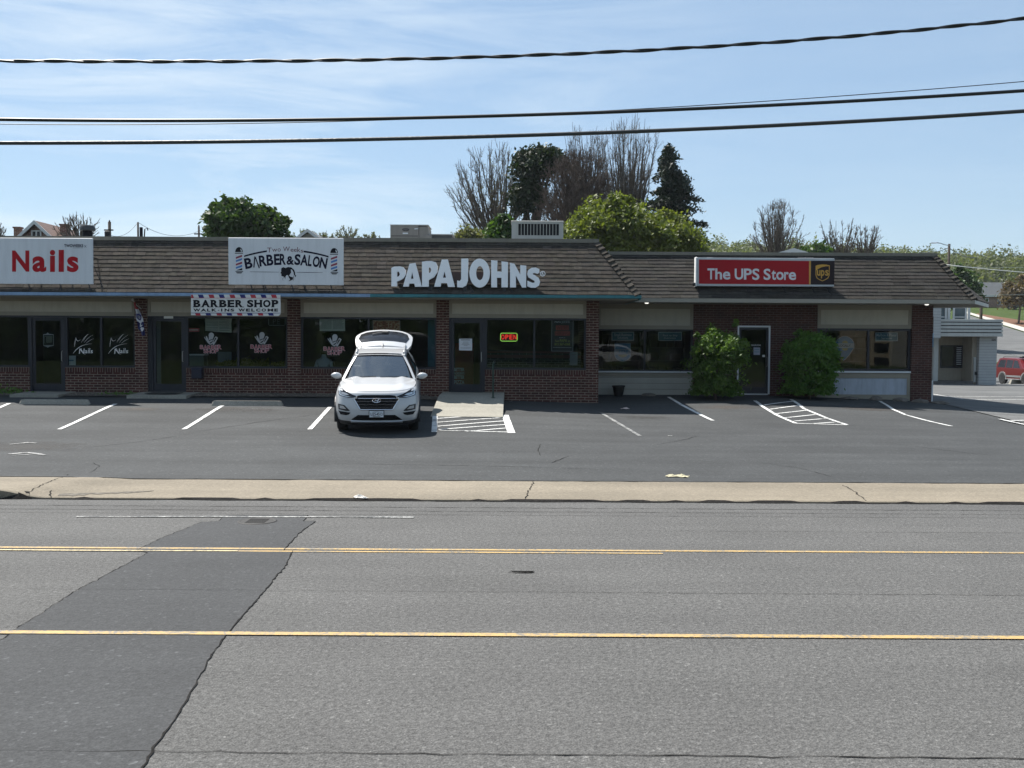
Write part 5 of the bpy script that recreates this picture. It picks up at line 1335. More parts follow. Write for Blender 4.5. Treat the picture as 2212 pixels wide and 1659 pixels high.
# planter pot
p = W(1336, 856, 32.2); z = terrain(p.x, 32.2)
e = thing('plant_pot', 'empty black plastic plant pot by the clapboard wall', 'plant pot', (p.x, 32.2, z))
mb = MB(); mb.lathe([(.0, .0), (.135, .0), (.19, .31), (.0, .27)], (p.x, 32.2, z), n=20); obj('body', mb, mat('black_plastic', (.008, .008, .009), rough=.5), e, auto=40)
mb = MB(); mb.lathe([(.19, .28), (.205, .285), (.21, .33), (.195, .335), (.18, .30)], (p.x, 32.2, z), n=20); obj('rim', mb, mat('black_plastic', (.008, .008, .009)), e, auto=40)
# broken kerb stones at the foot of the parcel shop
M_stone = mat('kerb_stone', (.13, .115, .10), rough=.95, var=.35, vscale=6, bump=.6, bscale=25)
def rock(label, x, y, s, group, seed, name='stone', flat=.5):
    rr = random.Random(seed); bm = bmesh.new(); bmesh.ops.create_icosphere(bm, subdivisions=2, radius=1)
    z = terrain(x, y)
    for v in bm.verts:
        n = 1 + rr.uniform(-.16, .16); v.co = Vector((v.co.x * s[0] * n, v.co.y * s[1] * n, max(v.co.z, -.5) * s[2] * n)) + Vector((x, y, z + s[2] * .3))
    mb = MB(); mb.add([v.co[:] for v in bm.verts], [[v.index for v in f.verts] for f in bm.faces]); bm.free()
    return obj(name, mb, M_stone, label=label, cat='stone', group=group)
for k, (px, py, s, lab) in enumerate(((1835, 862, (.28, .16, .07), 'flat broken kerb stone below the pale blue board'), (1892, 861, (.20, .15, .12), 'larger upright kerb stone below the pale blue board'), (1945, 862, (.26, .16, .09), 'broken kerb stone left of the end pier'), (1988, 864, (.26, .18, .09), 'broken kerb stone at the foot of the end pier'), (2030, 866, (.28, .2, .08), 'broken kerb stone at the corner of the side lot'), (1402, 853, (.24, .12, .07), 'low dark stone by the clapboard wall'))):
    p = W(px, py, 32.15 if k < 5 else 32.3); rock(lab, p.x, 32.15 if k < 5 else 32.3, s, 'broken kerb stones', 30 + k)
# litter
def litter(label, px, py, w_, d_, h, m, seed, name='litter'):
    p = PG(px, py); rr = random.Random(seed); mb = MB(); n = 9
    mb.grid(lambda u, v: (p.x + (u - .5) * w_ + .1 * w_ * math.sin(v * 5 + seed), p.y + (v - .5) * d_ + .12 * d_ * math.sin(u * 6), terrain(p.x, p.y) + .006 + h * max(0, math.sin(math.pi * u)) * max(0, math.sin(math.pi * v)) * (.5 + .5 * math.sin(u * 9 + v * 7 + seed)) + rr.uniform(0, h * .25)), n, n)
    return obj(name, mb, m, label=label, cat='litter')
litter('crumpled cream paper lying on the lot near the pavement edge', 1464, 1030, .36, .16, .05, mat('cream_paper', (.4752, .432, .288), rough=.8, var=.25, vscale=9), 3)
litter('scrap of clear plastic in the gutter below the white car', 779, 1076, .20, .10, .05, mat('white_plastic', (.7, .66, .6), rough=.3, var=.2, vscale=20), 7)
litter('small pale scrap of paper in the shade right of the ramp', 1350, 884, .22, .16, .05, mat('grey_paper', (.45, .36, .33), rough=.8, var=.3, vscale=20), 5)
litter('dry leaf litter beside the left wheel stop', 172, 872.5, .34, .16, .06, mat('dry_leaves', (.24, .17, .09), rough=.9, var=.4, vscale=25), 9)
# weeds by the wall at far left

# ================================================================ vehicles
def m_carpaint(name, col, metal=.0, flake=.06):
    m, t, b = newmat(name); L = t.links.new
    tc = node(t, 'ShaderNodeTexCoord'); nz = node(t, 'ShaderNodeTexNoise', i_Scale=5.0, i_Detail=6.0); L(tc.outputs['Object'], nz.inputs['Vector'])
    c = Vector(col); r = ramp(t, nz.outputs[0], [(.3, tuple(c * (1 - flake))), (.7, tuple(c))]); L(r.outputs[0], b.inputs['Base Color'])
    b.inputs['Roughness'].default_value = .32; b.inputs['Metallic'].default_value = metal
    b.inputs['Coat Weight'].default_value = .8; b.inputs['Coat Roughness'].default_value = .03
    return m
M_cw = m_carpaint('white_car_paint', (.4964, .5028, .5091))
M_plast = mat('black_trim', (.014, .014, .015), rough=.55)
M_gloss = mat('gloss_black', (.008, .008, .010), rough=.12)
M_grille = mat('grille_black', (.006, .006, .007), rough=.6, spec=.15)
M_chrome = mat('chrome', (.75, .75, .76), rough=.12, metal=1, var=.02)
M_silver = mat('silver_trim', (.42, .43, .44), rough=.35, metal=.7)
M_wsg = m_glass('windscreen_glass', (.5, .57, .58), .36, wave=.002)
M_sideg = m_glass('dark_car_glass', (.10, .11, .11), .10, wave=.002)
M_tyre = mat('tyre', (.014, .014, .014), rough=.85, bump=.3, bscale=30)
M_rim = mat('alloy', (.40, .41, .42), rough=.3, metal=.9)
M_lens = mat('lamp_glass', (.55, .58, .60), rough=.08, metal=.6)
M_seat = mat('seat_cloth', (.045, .045, .048), rough=.9)
M_int = mat('car_interior', (.018, .018, .02), rough=.9)

LEN = 4.48
def S_(y): return float(np.interp(y, [0, .12, .4, .9, 1.4, 2.6, 4.0, 4.48], [.905, .945, 1.0, 1.045, 1.085, 1.115, 1.135, 1.10]))
ZB = .21
KS = [0, .07, .16, .27, .38, .5, .62, .74, .84, .92, .97, 1.0]
def nose(k): return float(np.interp(k, [0, .1, .22, .34, .5, .66, .8, .9, .96, 1], [.13, .075, .02, .0, .0, .02, .045, .065, .095, .15]))
def tail(k): return float(np.interp(k, [0, .15, .35, .6, .8, 1], [4.36, 4.44, 4.48, 4.47, 4.43, 4.38]))
def halfw(k): return float(np.interp(k, [0, .12, .35, .6, .8, .93, 1], [.845, .885, .915, .925, .915, .885, .845]))
def ring_pt(t, k, half='front'):
    """t 0..1 from the nose centre round the right side to the tail centre"""
    w_, yn, yt = halfw(k), nose(k), tail(k); n = 2.9
    A, B = .72, .55
    if t < .36:
        a = t / .36 * math.pi / 2
        x, y = w_ * math.sin(a) ** (2 / n), yn + A * (1 - math.cos(a) ** (2 / n))
    elif t < .72:
        q = (t - .36) / .36; x, y = w_, (yn + A) + q * (yt - B - yn - A)
    else:
        a = (1 - t) / .28 * math.pi / 2
        x, y = w_ * math.sin(a) ** (2 / n), yt - B * (1 - math.cos(a) ** (2 / n))
    z = ZB + k * (S_(y) - ZB)
    return x, y, z
def nose_y(x, z):
    """depth of the front skin at lateral x and height z"""
    y = .05
    for _ in range(6):
        k = min(max((z - ZB) / (S_(y) - ZB), 0), 1); w_ = halfw(k); n = 2.9
        s = min(abs(x) / w_, .9995) ** (n / 2)
        y = nose(k) + .72 * (1 - math.sqrt(max(1 - s * s, 0)) ** (2 / n))
    return y

AXF, AXR, WR = .90, 3.56, .345
car_y = 22.42                                          # nose plane
pf, pr_ = (-2.95, car_y + AXF), (-2.95, car_y + AXR)
zf, zr = lot_z(*pf), lot_z(*pr_)
pit = math.atan2(zr - zf, AXR - AXF)
car = thing('parked_car', 'white crossover parked nose out with its tailgate raised', 'car', (-2.93, car_y, zf - AXF * math.tan(pit)), rot=(pit, 0, rad(5.0)))
T_ = [i / 25 * .36 for i in range(26)] + [.36 + (i + 1) / 46 * .36 for i in range(46)] + [.72 + (i + 1) / 16 * .28 for i in range(16)]
def arch(f):
    for cy in (AXF, AXR):
        if all((p[1] - cy) ** 2 + (p[2] - WR) ** 2 < .39 ** 2 for p in f) and all(abs(p[0]) > .6 for p in f): return True
    return False
mb = MB(); kk = sorted(set(KS + [i / 24 for i in range(25)]))
for sg in (1, -1):
    o = len(mb.v); n = len(T_)
    for k in kk:
        for t in T_:
            x, y, z = ring_pt(t, k); mb.v.append((sg * x, y, z))
    for j in range(len(kk) - 1):
        for i in range(n - 1):
            f = (o + j * n + i, o + j * n + i + 1, o + (j + 1) * n + i + 1, o + (j + 1) * n + i)
            if arch([mb.v[q] for q in f]): continue
            zc = sum(mb.v[q][2] for q in f) / 4; yc = sum(mb.v[q][1] for q in f) / 4
            low = .33 if yc > .7 else .30
            mb.f.append(f); mb.m.append(1 if zc < low else 0); mb.t.append(None)
# bonnet
def bonnet(u, v):
    u = u * 2 - 1; au = abs(u)
    sgn = 1 if u >= 0 else -1
    a = math.asin(min(au, 1) ** (2.9 / 2)); t = a / (math.pi / 2) * .36
    x0_, y0_, z0_ = ring_pt(t, 1.0)
    y1_ = 1.42 - .10 * (1 - u * u) + .02
    y = y0_ + (y1_ - y0_) * v; w1 = .80
    x = sgn * (x0_ + (w1 * au - x0_) * v * v)
    crown = .055 * (1 - u ** 4) * min(1, v * 3.2) ** .6 + .018 * math.exp(-((au - .66) / .10) ** 2) * min(1, v * 4) - .006 * math.exp(-((au - .45) / .1) ** 2) * min(1, v * 3)
    return (x, y, S_(y) + crown + .004)
mb.grid(bonnet, 44, 22)
body = obj('body', mb, [M_cw, M_plast], car, local=True, smooth=True)
sub = lambda nm, mb, m, par=None, **k: obj(nm, mb, m, par or car, local=True, **k)
# door belt and tail deck under the glass
mb = MB()
for sg in (1, -1):
    mb.grid(lambda u, v: (sg * (.845 - .06 * v), 1.35 + 2.9 * u, S_(1.35 + 2.9 * u) + .0 + .01 * v), 30, 1)
mb.grid(lambda u, v: ((u - .5) * 1.6, 3.85 + .52 * v, 1.12), 8, 2, mat=1)
sub('belt_line', mb, [M_cw, M_plast])
# roof, pillars
RZ = lambda x, y: float(np.interp(y, [1.98, 2.25, 2.8, 3.5, 4.05], [1.575, 1.615, 1.645, 1.635, 1.575])) + .03 * (1 - (x / .62) ** 2)
RWD = lambda y: float(np.interp(y, [1.98, 2.5, 3.4, 4.05], [.575, .605, .60, .575]))
mb = MB(); mb.grid(lambda u, v: ((u * 2 - 1) * RWD(1.98 + 2.07 * v), 1.98 + 2.07 * v - .08 * (1 - (u * 2 - 1) ** 2) * (1 - v), RZ((u * 2 - 1) * .6, 1.98 + 2.07 * v)), 20, 20)
mb2 = MB()
for sg in (1, -1):
    A = [Vector((sg * x, y, z)) for x, y, z in ((.835, 1.34, 1.085), (.72, 1.66, 1.33), (.578, 1.98, 1.58))]
    mb.loft([[p + Vector((sg * .0, 0, 0)), p + Vector((-sg * .055, .0, .014)), p + Vector((-sg * .055, .12, .0)), p + Vector((sg * .012, .12, -.012))] for p in A], True, True)
    mb.loft([[(sg * (RWD(y) + .03), y, RZ(.6, y) - .05), (sg * (RWD(y) - .0), y, RZ(.6, y) + .012), (sg * (RWD(y) - .05), y, RZ(.55, y))] for y in (1.96, 2.3, 2.8, 3.4, 4.05)], False)
    D = [Vector((sg * x, y, z)) for x, y, z in ((.84, 4.05, 1.12), (.74, 4.05, 1.38), (.60, 4.0, 1.57))]
    mb.loft([[p, p + Vector((-sg * .09, .06, 0)), p + Vector((-sg * .02, -.32, 0))] for p in D], True, True)
sub('roof', mb, M_cw, smooth=False, auto=35)
# glass
def ws(u, v):
    u = u * 2 - 1; v_ = v
    xb, xt = .775, .545
    return (u * (xb + (xt - xb) * v_), (1.30 + .14 * u * u) + ((1.93 + .05 * u * u) - (1.30 + .14 * u * u)) * v_, 1.105 - .025 * u * u + (1.60 - .02 * u * u - 1.105 + .025 * u * u) * v_ + .018 * math.sin(math.pi * v_))
mb = MB(); mb.grid(ws, 24, 12); sub('windscreen', mb, M_wsg, smooth=True, recalc=False)
wsp = None
mb = MB(); mb.grid(lambda u, v: tuple(Vector(ws(u, .0 + v * .035)) + Vector((0, -.004, .004))), 24, 1); mb.grid(lambda u, v: tuple(Vector(ws(u, .93 + v * .07)) + Vector((0, -.004, .004))), 24, 1); 
for a, b in ((0, .025), (.975, 1)): mb.grid(lambda u, v: tuple(Vector(ws(a + u * (b - a), v)) + Vector((0, -.004, .004))), 1, 10)
sub('windscreen_edge', mb, M_gloss)
for a, b in ((.16, .46), (.52, .93)):
    mb = MB(); p = [Vector(ws(a + (b - a) * i / 8, .035 + .03 * i / 8)) + Vector((0, -.02, .015)) for i in range(9)]; mb.tube(p, .010, 5); sub('wiper', mb, M_plast)
for sg, nm in ((1, 'side_window'), (-1, 'side_window')):
    mb = MB()
    mb.grid(lambda u, v: (sg * (.838 + ((RWD(1.75 + 2.2 * u) + .02) - .838) * v ** 1.1), max(1.42 + .60 * v, 1.42 + 2.55 * u) if u < .3 else 1.42 + 2.55 * u, (S_(1.42 + 2.55 * u) + .01) + ((RZ(.6, 1.98 + 2.0 * u) - .055) - S_(1.42 + 2.55 * u)) * v), 20, 6)
    sub(nm, mb, M_sideg, smooth=True, recalc=False)
# roof rails and fin
for sg in (1, -1):
    mb = MB(); mb.tube([(sg * .545, 2.12, 1.62), (sg * .555, 2.2, 1.665), (sg * .565, 2.7, 1.70), (sg * .56, 3.4, 1.695), (sg * .545, 3.85, 1.66), (sg * .54, 3.92, 1.62)], .016, 6); sub('roof_rail', mb, M_silver, smooth=True)
mb = MB(); mb.loft([[(-.03, 3.62, 1.665), (.03, 3.62, 1.665), (.0, 3.66, 1.67)], [(-.035, 3.82, 1.655), (.035, 3.82, 1.655), (0, 3.79, 1.745)], [(-.02, 3.86, 1.65), (.02, 3.86, 1.65), (0, 3.85, 1.73)]], True, True); sub('antenna_fin', mb, M_gloss)
mb = MB(); mb.grid(lambda u, v: ((u - .5) * 1.0, 2.0 + .12 * v - .06 * (1 - (2 * u - 1) ** 2), RZ((u - .5) * 1.0, 2.0 + .12 * v) + .006), 10, 1); sub('roof_seam', mb, M_gloss)
# interior
mb = MB(); mb.grid(lambda u, v: ((u - .5) * 1.5, 1.38 + .55 * v, 1.06 - .06 * v + .02 * math.sin(u * 9)), 10, 4); mb.box(-.72, .72, 1.95, 4.2, .45, .55); mb.box(-.7, .7, 1.88, 1.95, .5, 1.0); sub('dashboard', mb, M_int)
for sg in (1, -1):
    mb = MB(); mb.box(sg * .37 - .24, sg * .37 + .24, 2.45, 2.60, .6, 1.20, bev=.06); mb.box(sg * .37 - .24, sg * .37 + .24, 2.1, 2.5, .58, .74, bev=.05); s_ = sub('seat', mb, M_seat)
    mb = MB(); mb.box(sg * .37 - .12, sg * .37 + .12, 2.50, 2.60, 1.23, 1.40, bev=.04); sub('headrest', mb, M_seat, s_)
mb = MB(); mb.box(-.62, .62, 3.25, 3.4, .6, 1.18, bev=.05); sub('rear_seat', mb, M_seat)
mb = MB(); mb.tube([(.37 + .19 * math.cos(a), 1.92 + .06 * math.sin(a), 1.06 + .18 * math.sin(a)) for a in np.linspace(0, 2 * math.pi, 20)], .016, 6); mb.box(.22, .52, 1.90, 1.94, 1.04, 1.08); sub('steering_wheel', mb, M_seat)
mb = MB(); mb.box(-.12, .12, 1.93, 1.96, 1.49, 1.55, bev=.015); sub('rear_view_mirror', mb, M_plast)
# front details projected on the nose
def skin_patch(loops, off, m, name, par=None, depth=.0, cuts=3):
    mb = MB(); mb.poly(loops, lambda u, v: (u, 0, v))
    me = mesh_from('t', mb, [m]); bm = bmesh.new(); bm.from_mesh(me); bpy.data.meshes.remove(me)
    for _ in range(cuts):
        es = [e for e in bm.edges if e.calc_length() > .09]
        if not es: break
        bmesh.ops.subdivide_edges(bm, edges=es, cuts=1); bmesh.ops.triangulate(bm, faces=bm.faces)
    for v in bm.verts: v.co.y = nose_y(v.co.x, v.co.z) - off
    q = MB(); bm.verts.ensure_lookup_table(); q.add([v.co[:] for v in bm.verts], [[v.index for v in f.verts] for f in bm.faces]); bm.free()
    return sub(name, q, m, par, smooth=True)
mir = lambda pts, sg: [(sg * x, z) for x, z in pts][::sg if sg == 1 else -1]
gr = skin_patch([[(-.41, .865), (-.30, .882), (.30, .882), (.41, .865), (.475, .785), (.345, .575), (-.345, .575), (-.475, .785)]], .006, M_grille, 'grille')
for z, w_ in ((.81, .44), (.745, .43), (.68, .39), (.622, .355)):
    mb = MB(); xs2 = np.linspace(-w_, w_, 17); mb.loft([[(x, nose_y(x, z) - .012, z - .006), (x, nose_y(x, z) - .022, z), (x, nose_y(x, z) - .012, z + .006)] for x in xs2], True, True); sub('grille_bar', mb, M_chrome, gr)
ol = [(-.41, .868), (-.475, .785), (-.345, .572), (.345, .572), (.475, .785), (.41, .868)]
mb = MB(); pp = []
for a, b in zip(ol[:-1], ol[1:]): pp += [(a[0] + (b[0] - a[0]) * k / 6, a[1] + (b[1] - a[1]) * k / 6) for k in range(6)]
mb.tube([(x, nose_y(x, z) - .010, z) for x, z in pp + [ol[-1]]], .010, 5); sub('grille_surround', mb, M_chrome, gr)
mb = MB(); yb = nose_y(0, .78) - .045
mb.tube([(.088 * math.cos(a), yb, .772 + .045 * math.sin(a)) for a in np.linspace(0, 2 * math.pi, 25)], .008, 5)
for pts in ([(-.045, .745), (-.02, .80)], [(.02, .742), (.052, .802)], [(-.03, .768), (.0, .776), (.035, .778)]): mb.tube([(x, yb, z) for x, z in pts], .008, 5)
sub('emblem', mb, M_chrome)
for sg in (1, -1):
    hl = skin_patch([mir([(-.80, .985), (-.845, .93), (-.835, .855), (-.79, .84), (-.62, .815), (-.50, .822), (-.415, .845), (-.52, .885), (-.64, .935), (-.75, .99)], sg)], .008, M_gloss, 'headlight')
    skin_patch([mir([(-.815, .955), (-.825, .87), (-.79, .855), (-.64, .832), (-.55, .838), (-.64, .848), (-.79, .88), (-.795, .945)], sg)], .014, M_lens, 'running_light', hl)
    skin_patch([mir([(-.775, .93), (-.775, .885), (-.66, .868), (-.60, .88), (-.66, .91)], sg)], .012, M_lens if sg == -1 else M_silver, 'lens', hl)
    skin_patch([mir([(-.43, .852), (-.52, .805), (-.60, .80), (-.83, .832), (-.83, .822), (-.60, .785), (-.50, .785), (-.42, .815)], sg)], .007, M_chrome if sg == 0 else M_cw, 'lamp_lower_trim', hl)
    fg = skin_patch([mir([(-.845, .665), (-.70, .655), (-.60, .565), (-.575, .535), (-.66, .53), (-.835, .548)], sg)], .007, M_plast, 'fog_lamp')
    skin_patch([mir([(-.81, .64), (-.72, .632), (-.65, .57), (-.80, .575)], sg)], .013, M_lens, 'lens', fg)
    skin_patch([mir([(-.84, .515), (-.70, .512), (-.56, .50), (-.60, .455), (-.66, .435), (-.79, .44)], sg)], .007, M_grille, 'lower_vent')
skin_patch([[(-.40, .455), (.40, .455), (.53, .36), (.55, .335), (-.55, .335), (-.53, .36)]], .008, M_grille, 'lower_grille')
mb = MB(); xs2 = np.linspace(-.56, .56, 15); mb.loft([[(x, nose_y(x, .30) - .012, .27), (x, nose_y(x, .32) - .028, .305), (x, nose_y(x, .33) - .010, .325)] for x in xs2], False); sub('skid_plate', mb, M_silver)
yp = nose_y(0, .47) - .03
mb = MB(); mb.box(-.165, .165, yp, yp + .03, .395, .56, bev=.008); pl = sub('number_plate', mb, M_plast)
mb = MB(); mb.box(-.15, .15, yp - .006, yp - .001, .41, .548, bev=.003); sub('plate_face', mb, mat('plate_face', (.62, .66, .70), rough=.4), pl)
v, f, _ = glyphs('UZS-4513', .01); mb = MB(); mb.add([(-.128 + .256 * a, yp - .009, .448 + .065 * b) for a, b in v], f); sub('lettering', mb, M_navy, pl, recalc=False)
v, f, _ = glyphs('VIRGINIA', .0); mb = MB(); mb.add([(-.06 + .12 * a, yp - .009, .525 + .016 * b) for a, b in v], f); mb.add([(-.08, yp - .009, .42), (.08, yp - .009, .42), (.08, yp - .009, .43), (-.08, yp - .009, .43)], [(0, 1, 2, 3)]); sub('lettering', mb, M_navy, pl, recalc=False)
# mirrors
for sg in (1, -1):
    mb = MB(); rings = []
    for t in np.linspace(0, 1, 9):
        r = math.sin(math.pi * min(max(t * .94 + .04, 0), 1)) ** .55
        x = .87 + .235 * t
        rings.append([(sg * x, 1.60 + .075 * r * math.cos(a), 1.135 + .02 * t + (.085 * r * (1 - .25 * t)) * math.sin(a)) for a in np.linspace(0, 2 * math.pi, 14, endpoint=False)])
    mb.loft(rings, True, True); mr_ = sub('mirror', mb, M_cw, smooth=True)
    mb = MB(); mb.tube([(sg * .80, 1.60, 1.07), (sg * .90, 1.60, 1.065), (sg * .98, 1.60, 1.085)], .028, 6); sub('mirror_stalk', mb, M_plast, mr_)
# wheels
def wheel(par, x, y, z, r, w_, side, tm=M_tyre, rm_=M_rim, spokes=5):
    mb = MB(); h = w_ / 2
    mb.lathe([(r * .66, -h * .9), (r * .9, -h), (r * .985, -h * .75), (r, 0), (r * .985, h * .75), (r * .9, h), (r * .66, h * .9)], (x, y, z), 'x', 28)
    t = obj('wheel', mb, tm, par, local=True, smooth=True)
    mb = MB(); s = side
    mb.lathe([(r * .68, s * h * .92), (r * .62, s * h * .8), (r * .60, s * h * .2), (0, s * h * .2)], (x, y, z), 'x', 28)
    mb.lathe([(0, s * h * .78), (r * .16, s * h * .74), (r * .17, s * h * .5)], (x, y, z), 'x', 14)
    for k in range(spokes):
        a = 2 * math.pi * k / spokes
        for da in (-.16, .16):
            c_, s_ = math.cos(a + da), math.sin(a + da)
            mb.tube([(x + s * h * .70, y + .12 * r * c_, z + .12 * r * s_), (x + s * h * .72, y + .64 * r * math.cos(a + da * .5), z + .64 * r * math.sin(a + da * .5))], r * .055, 5)
    obj('rim', mb, rm_, t, local=True, auto=40)
    return t
for y in (AXF, AXR):
    for sg in (1, -1): wheel(car, sg * .79, y, WR, WR, .225, sg)
for sg in (1, -1):
    for cy in (AXF, AXR):
        a_ = np.linspace(-.25, math.pi + .25, 18); mb = MB()
        mb.loft([[(sg * .935, cy + .36 * math.cos(a), WR + .36 * math.sin(a)), (sg * .945, cy + .43 * math.cos(a), WR + .43 * math.sin(a)), (sg * .90, cy + .44 * math.cos(a), WR + .44 * math.sin(a)), (sg * .70, cy + .38 * math.cos(a), WR + .38 * math.sin(a))] for a in a_], False)
        sub('arch_trim', mb, M_plast)
mb = MB(); mb.box(-.66, .66, .3, 4.2, .20, .26); mb.box(-.62, .62, .45, 1.3, .26, .70); mb.box(-.62, .62, 3.1, 4.1, .26, .70); sub('underbody', mb, M_plast)
# raised tailgate: spoiler, glass, panel
gate = None
HY_, HZ_ = 4.02, 1.60; ang = rad(24)
def gp(u, v, n=0.0):
    """u across (m), v along the gate from the hinge (m), n out of its outer face"""
    bend = -.16 * max(0, v - .55) ** 1.4
    curv = -.10 * (u / .72) ** 2
    nn = n + bend + curv
    return (u, HY_ + v * math.cos(ang) - nn * math.sin(ang), HZ_ + v * math.sin(ang) + nn * math.cos(ang))
def gout(ins=0.0, n=15):
    r = .36 - ins
    pts = [(-.60 + ins, .0 + ins), (.60 - ins, .0 + ins)]
    pts += [(.70 - ins, .30)] + [(.735 - ins, .62 - r * .0)]
    pts += [(.735 - ins - r + r * math.cos(a), 1.12 - ins - r + r * math.sin(a)) for a in np.linspace(0, math.pi / 2, 8)]
    pts += [(-x, y) for x, y in pts[:1:-1]]
    return pts
def gsheet(mb, loops, n, m=0):
    q = MB(); q.poly(loops, lambda u, v: (u, v, 0)); me = mesh_from('t', q, []); bm = bmesh.new(); bm.from_mesh(me); bpy.data.meshes.remove(me)
    for _ in range(4):
        es = [e for e in bm.edges if e.calc_length() > .12]
        if not es: break
        bmesh.ops.subdivide_edges(bm, edges=es, cuts=1); bmesh.ops.triangulate(bm, faces=bm.faces)
    bm.verts.ensure_lookup_table()
    mb.add([gp(v.co.x, v.co.y, n) for v in bm.verts], [[v.index for v in f.verts] for f in bm.faces], m); bm.free()
mb = MB(); O = gout(); gsheet(mb, [O], 0); gsheet(mb, [O], -.07)
mb.loft([[gp(u, v, 0) for u, v in O], [gp(u, v, -.07) for u, v in O]], True)
gate = sub('tailgate', mb, M_cw, auto=40)
gl = [(-.55, .30), (.55, .30), (.655, .62), (.60, .90), (.45, .985), (0, 1.01), (-.45, .985), (-.60, .90), (-.655, .62)]
mb = MB(); gsheet(mb, [gl], .008); sub('rear_glass', mb, M_gloss, gate, smooth=True)
mb = MB(); mb.loft([[gp(u, .0, .012), gp(u, .02, .055), gp(u, .27, .05), gp(u, .29, .012)] for u in np.linspace(-.56, .56, 13)], False, True); sub('spoiler', mb, M_cw, gate, auto=40)
mb = MB(); mb.loft([[gp(u, v, .012) for u, v in ((-.06, .80), (.12, .80), (.12, .88), (-.06, .88))], [gp(u, v, .05) for u, v in ((-.05, .81), (.10, .81), (.10, .87), (-.05, .87))]], True, True); mb.tube([gp(-.02, .83, .04), gp(-.12, .80, .035), gp(-.30, .74, .03)], .012, 5); sub('rear_wiper', mb, M_plast, gate)
for sg in (1, -1):
    mb = MB(); mb.tube([(sg * .57, 4.02, 1.40), gp(sg * .56, .45, -.08)], .013, 5); sub('gas_strut', mb, M_plast, gate)

# ---- red off-roader beyond the side lot, dark pick-up up the street
def boxy_car(name, label, loc, yaw, paint, prof, glass, L_, hw, wheels, wr, trim=None, rack=False, arch_m=None):
    """side profile (y along the car, z) swept across the width with tumblehome; parts for glass, wheels, lamps"""
    e = thing(name, label, 'car', loc, rot=(0, 0, yaw))
    zt = max(z for _, z in prof); zb_ = 1.0
    tx = lambda z: hw - max(0, z - zb_) / (zt - zb_ + 1e-6) * .16 - (max(0, .45 - z) * .12)
    mb = MB()
    cols = [(-1, 0), (-.96, .02), (0, .03), (.96, .02), (1, 0)]
    mb.loft([[(c_[0] * tx(z), y, z + c_[1]) for y, z in prof] for c_ in cols], True)
    for sg in (1, -1): mb.poly([prof], lambda y, z: (sg * tx(z), y, z))
    obj('body', mb, paint, e, local=True, auto=30)
    for pts in glass:
        for sg in (1, -1):
            q = MB(); q.poly([pts], lambda y, z: (sg * (tx(z) + .006), y, z)); obj('side_window', q, M_gloss, e, local=True)
    for y in wheels:
        for sg in (1, -1):
            wheel(e, sg * (hw - .10), y, wr, wr, .24, sg)
            q = MB(); a_ = np.linspace(-.1, math.pi + .1, 14); q.loft([[(sg * (hw + .012), y + (wr + .03) * math.cos(a), wr + (wr + .03) * math.sin(a)), (sg * (hw + .02), y + (wr + .12) * math.cos(a), wr + (wr + .12) * math.sin(a)), (sg * (hw - .03), y + (wr + .12) * math.cos(a), wr + (wr + .12) * math.sin(a))] for a in a_], False); obj('wheel_arch', q, arch_m or M_plast, e, local=True)
            q = MB(); q.lathe([(wr + .035, 0), (0, 0)], (sg * (hw + .008), y, wr), 'x', 20); obj('wheel_well', q, M_plast, e, local=True)
    if trim:
        for sg in (1, -1):
            q = MB(); q.box(sg * hw, sg * (hw + .02), wheels[0] + wr + .13, wheels[1] - wr - .13, .50, .62); obj('side_step', q, trim, e, local=True)
            q = MB(); q.box(sg * (hw - .02), sg * (hw + .09), wheels[0] + wr + .1, wheels[1] - wr - .1, .34, .39); obj('step_bar', q, trim, e, local=True)
    if rack:
        for sg in (1, -1):
            q = MB(); q.tube([(sg * .58, 1.7, zt - .0), (sg * .58, 1.75, zt + .10), (sg * .58, L_ - .6, zt + .10), (sg * .58, L_ - .55, zt)], .022, 6); obj('roof_rack', q, M_plast, e, local=True)
        q = MB(); q.box(-.6, .6, 1.72, 2.0, zt + .02, zt + .16, bev=.04); obj('rack_fairing', q, M_plast, e, local=True)
    return e
M_cr = m_carpaint('red_car_paint', (.11, .002, .004)); M_cr.node_tree.nodes['Principled BSDF'].inputs['Coat Weight'].default_value = .15
M_cb = m_carpaint('dark_car_paint', (.012, .014, .02))
suv = [(.05, .40), (.0, .62), (.03, .90), (.12, 1.02), (1.15, 1.12), (1.75, 1.66), (2.1, 1.74), (3.6, 1.76), (4.05, 1.72), (4.38, 1.10), (4.42, .55), (4.36, .40)]
sg_ = [[(1.45, 1.12), (1.88, 1.60), (2.28, 1.64), (2.28, 1.12)], [(2.38, 1.12), (2.38, 1.64), (3.12, 1.65), (3.12, 1.12)], [(3.22, 1.12), (3.22, 1.65), (3.92, 1.62), (4.12, 1.14)]]
p = W(2166, 829, 71.0)
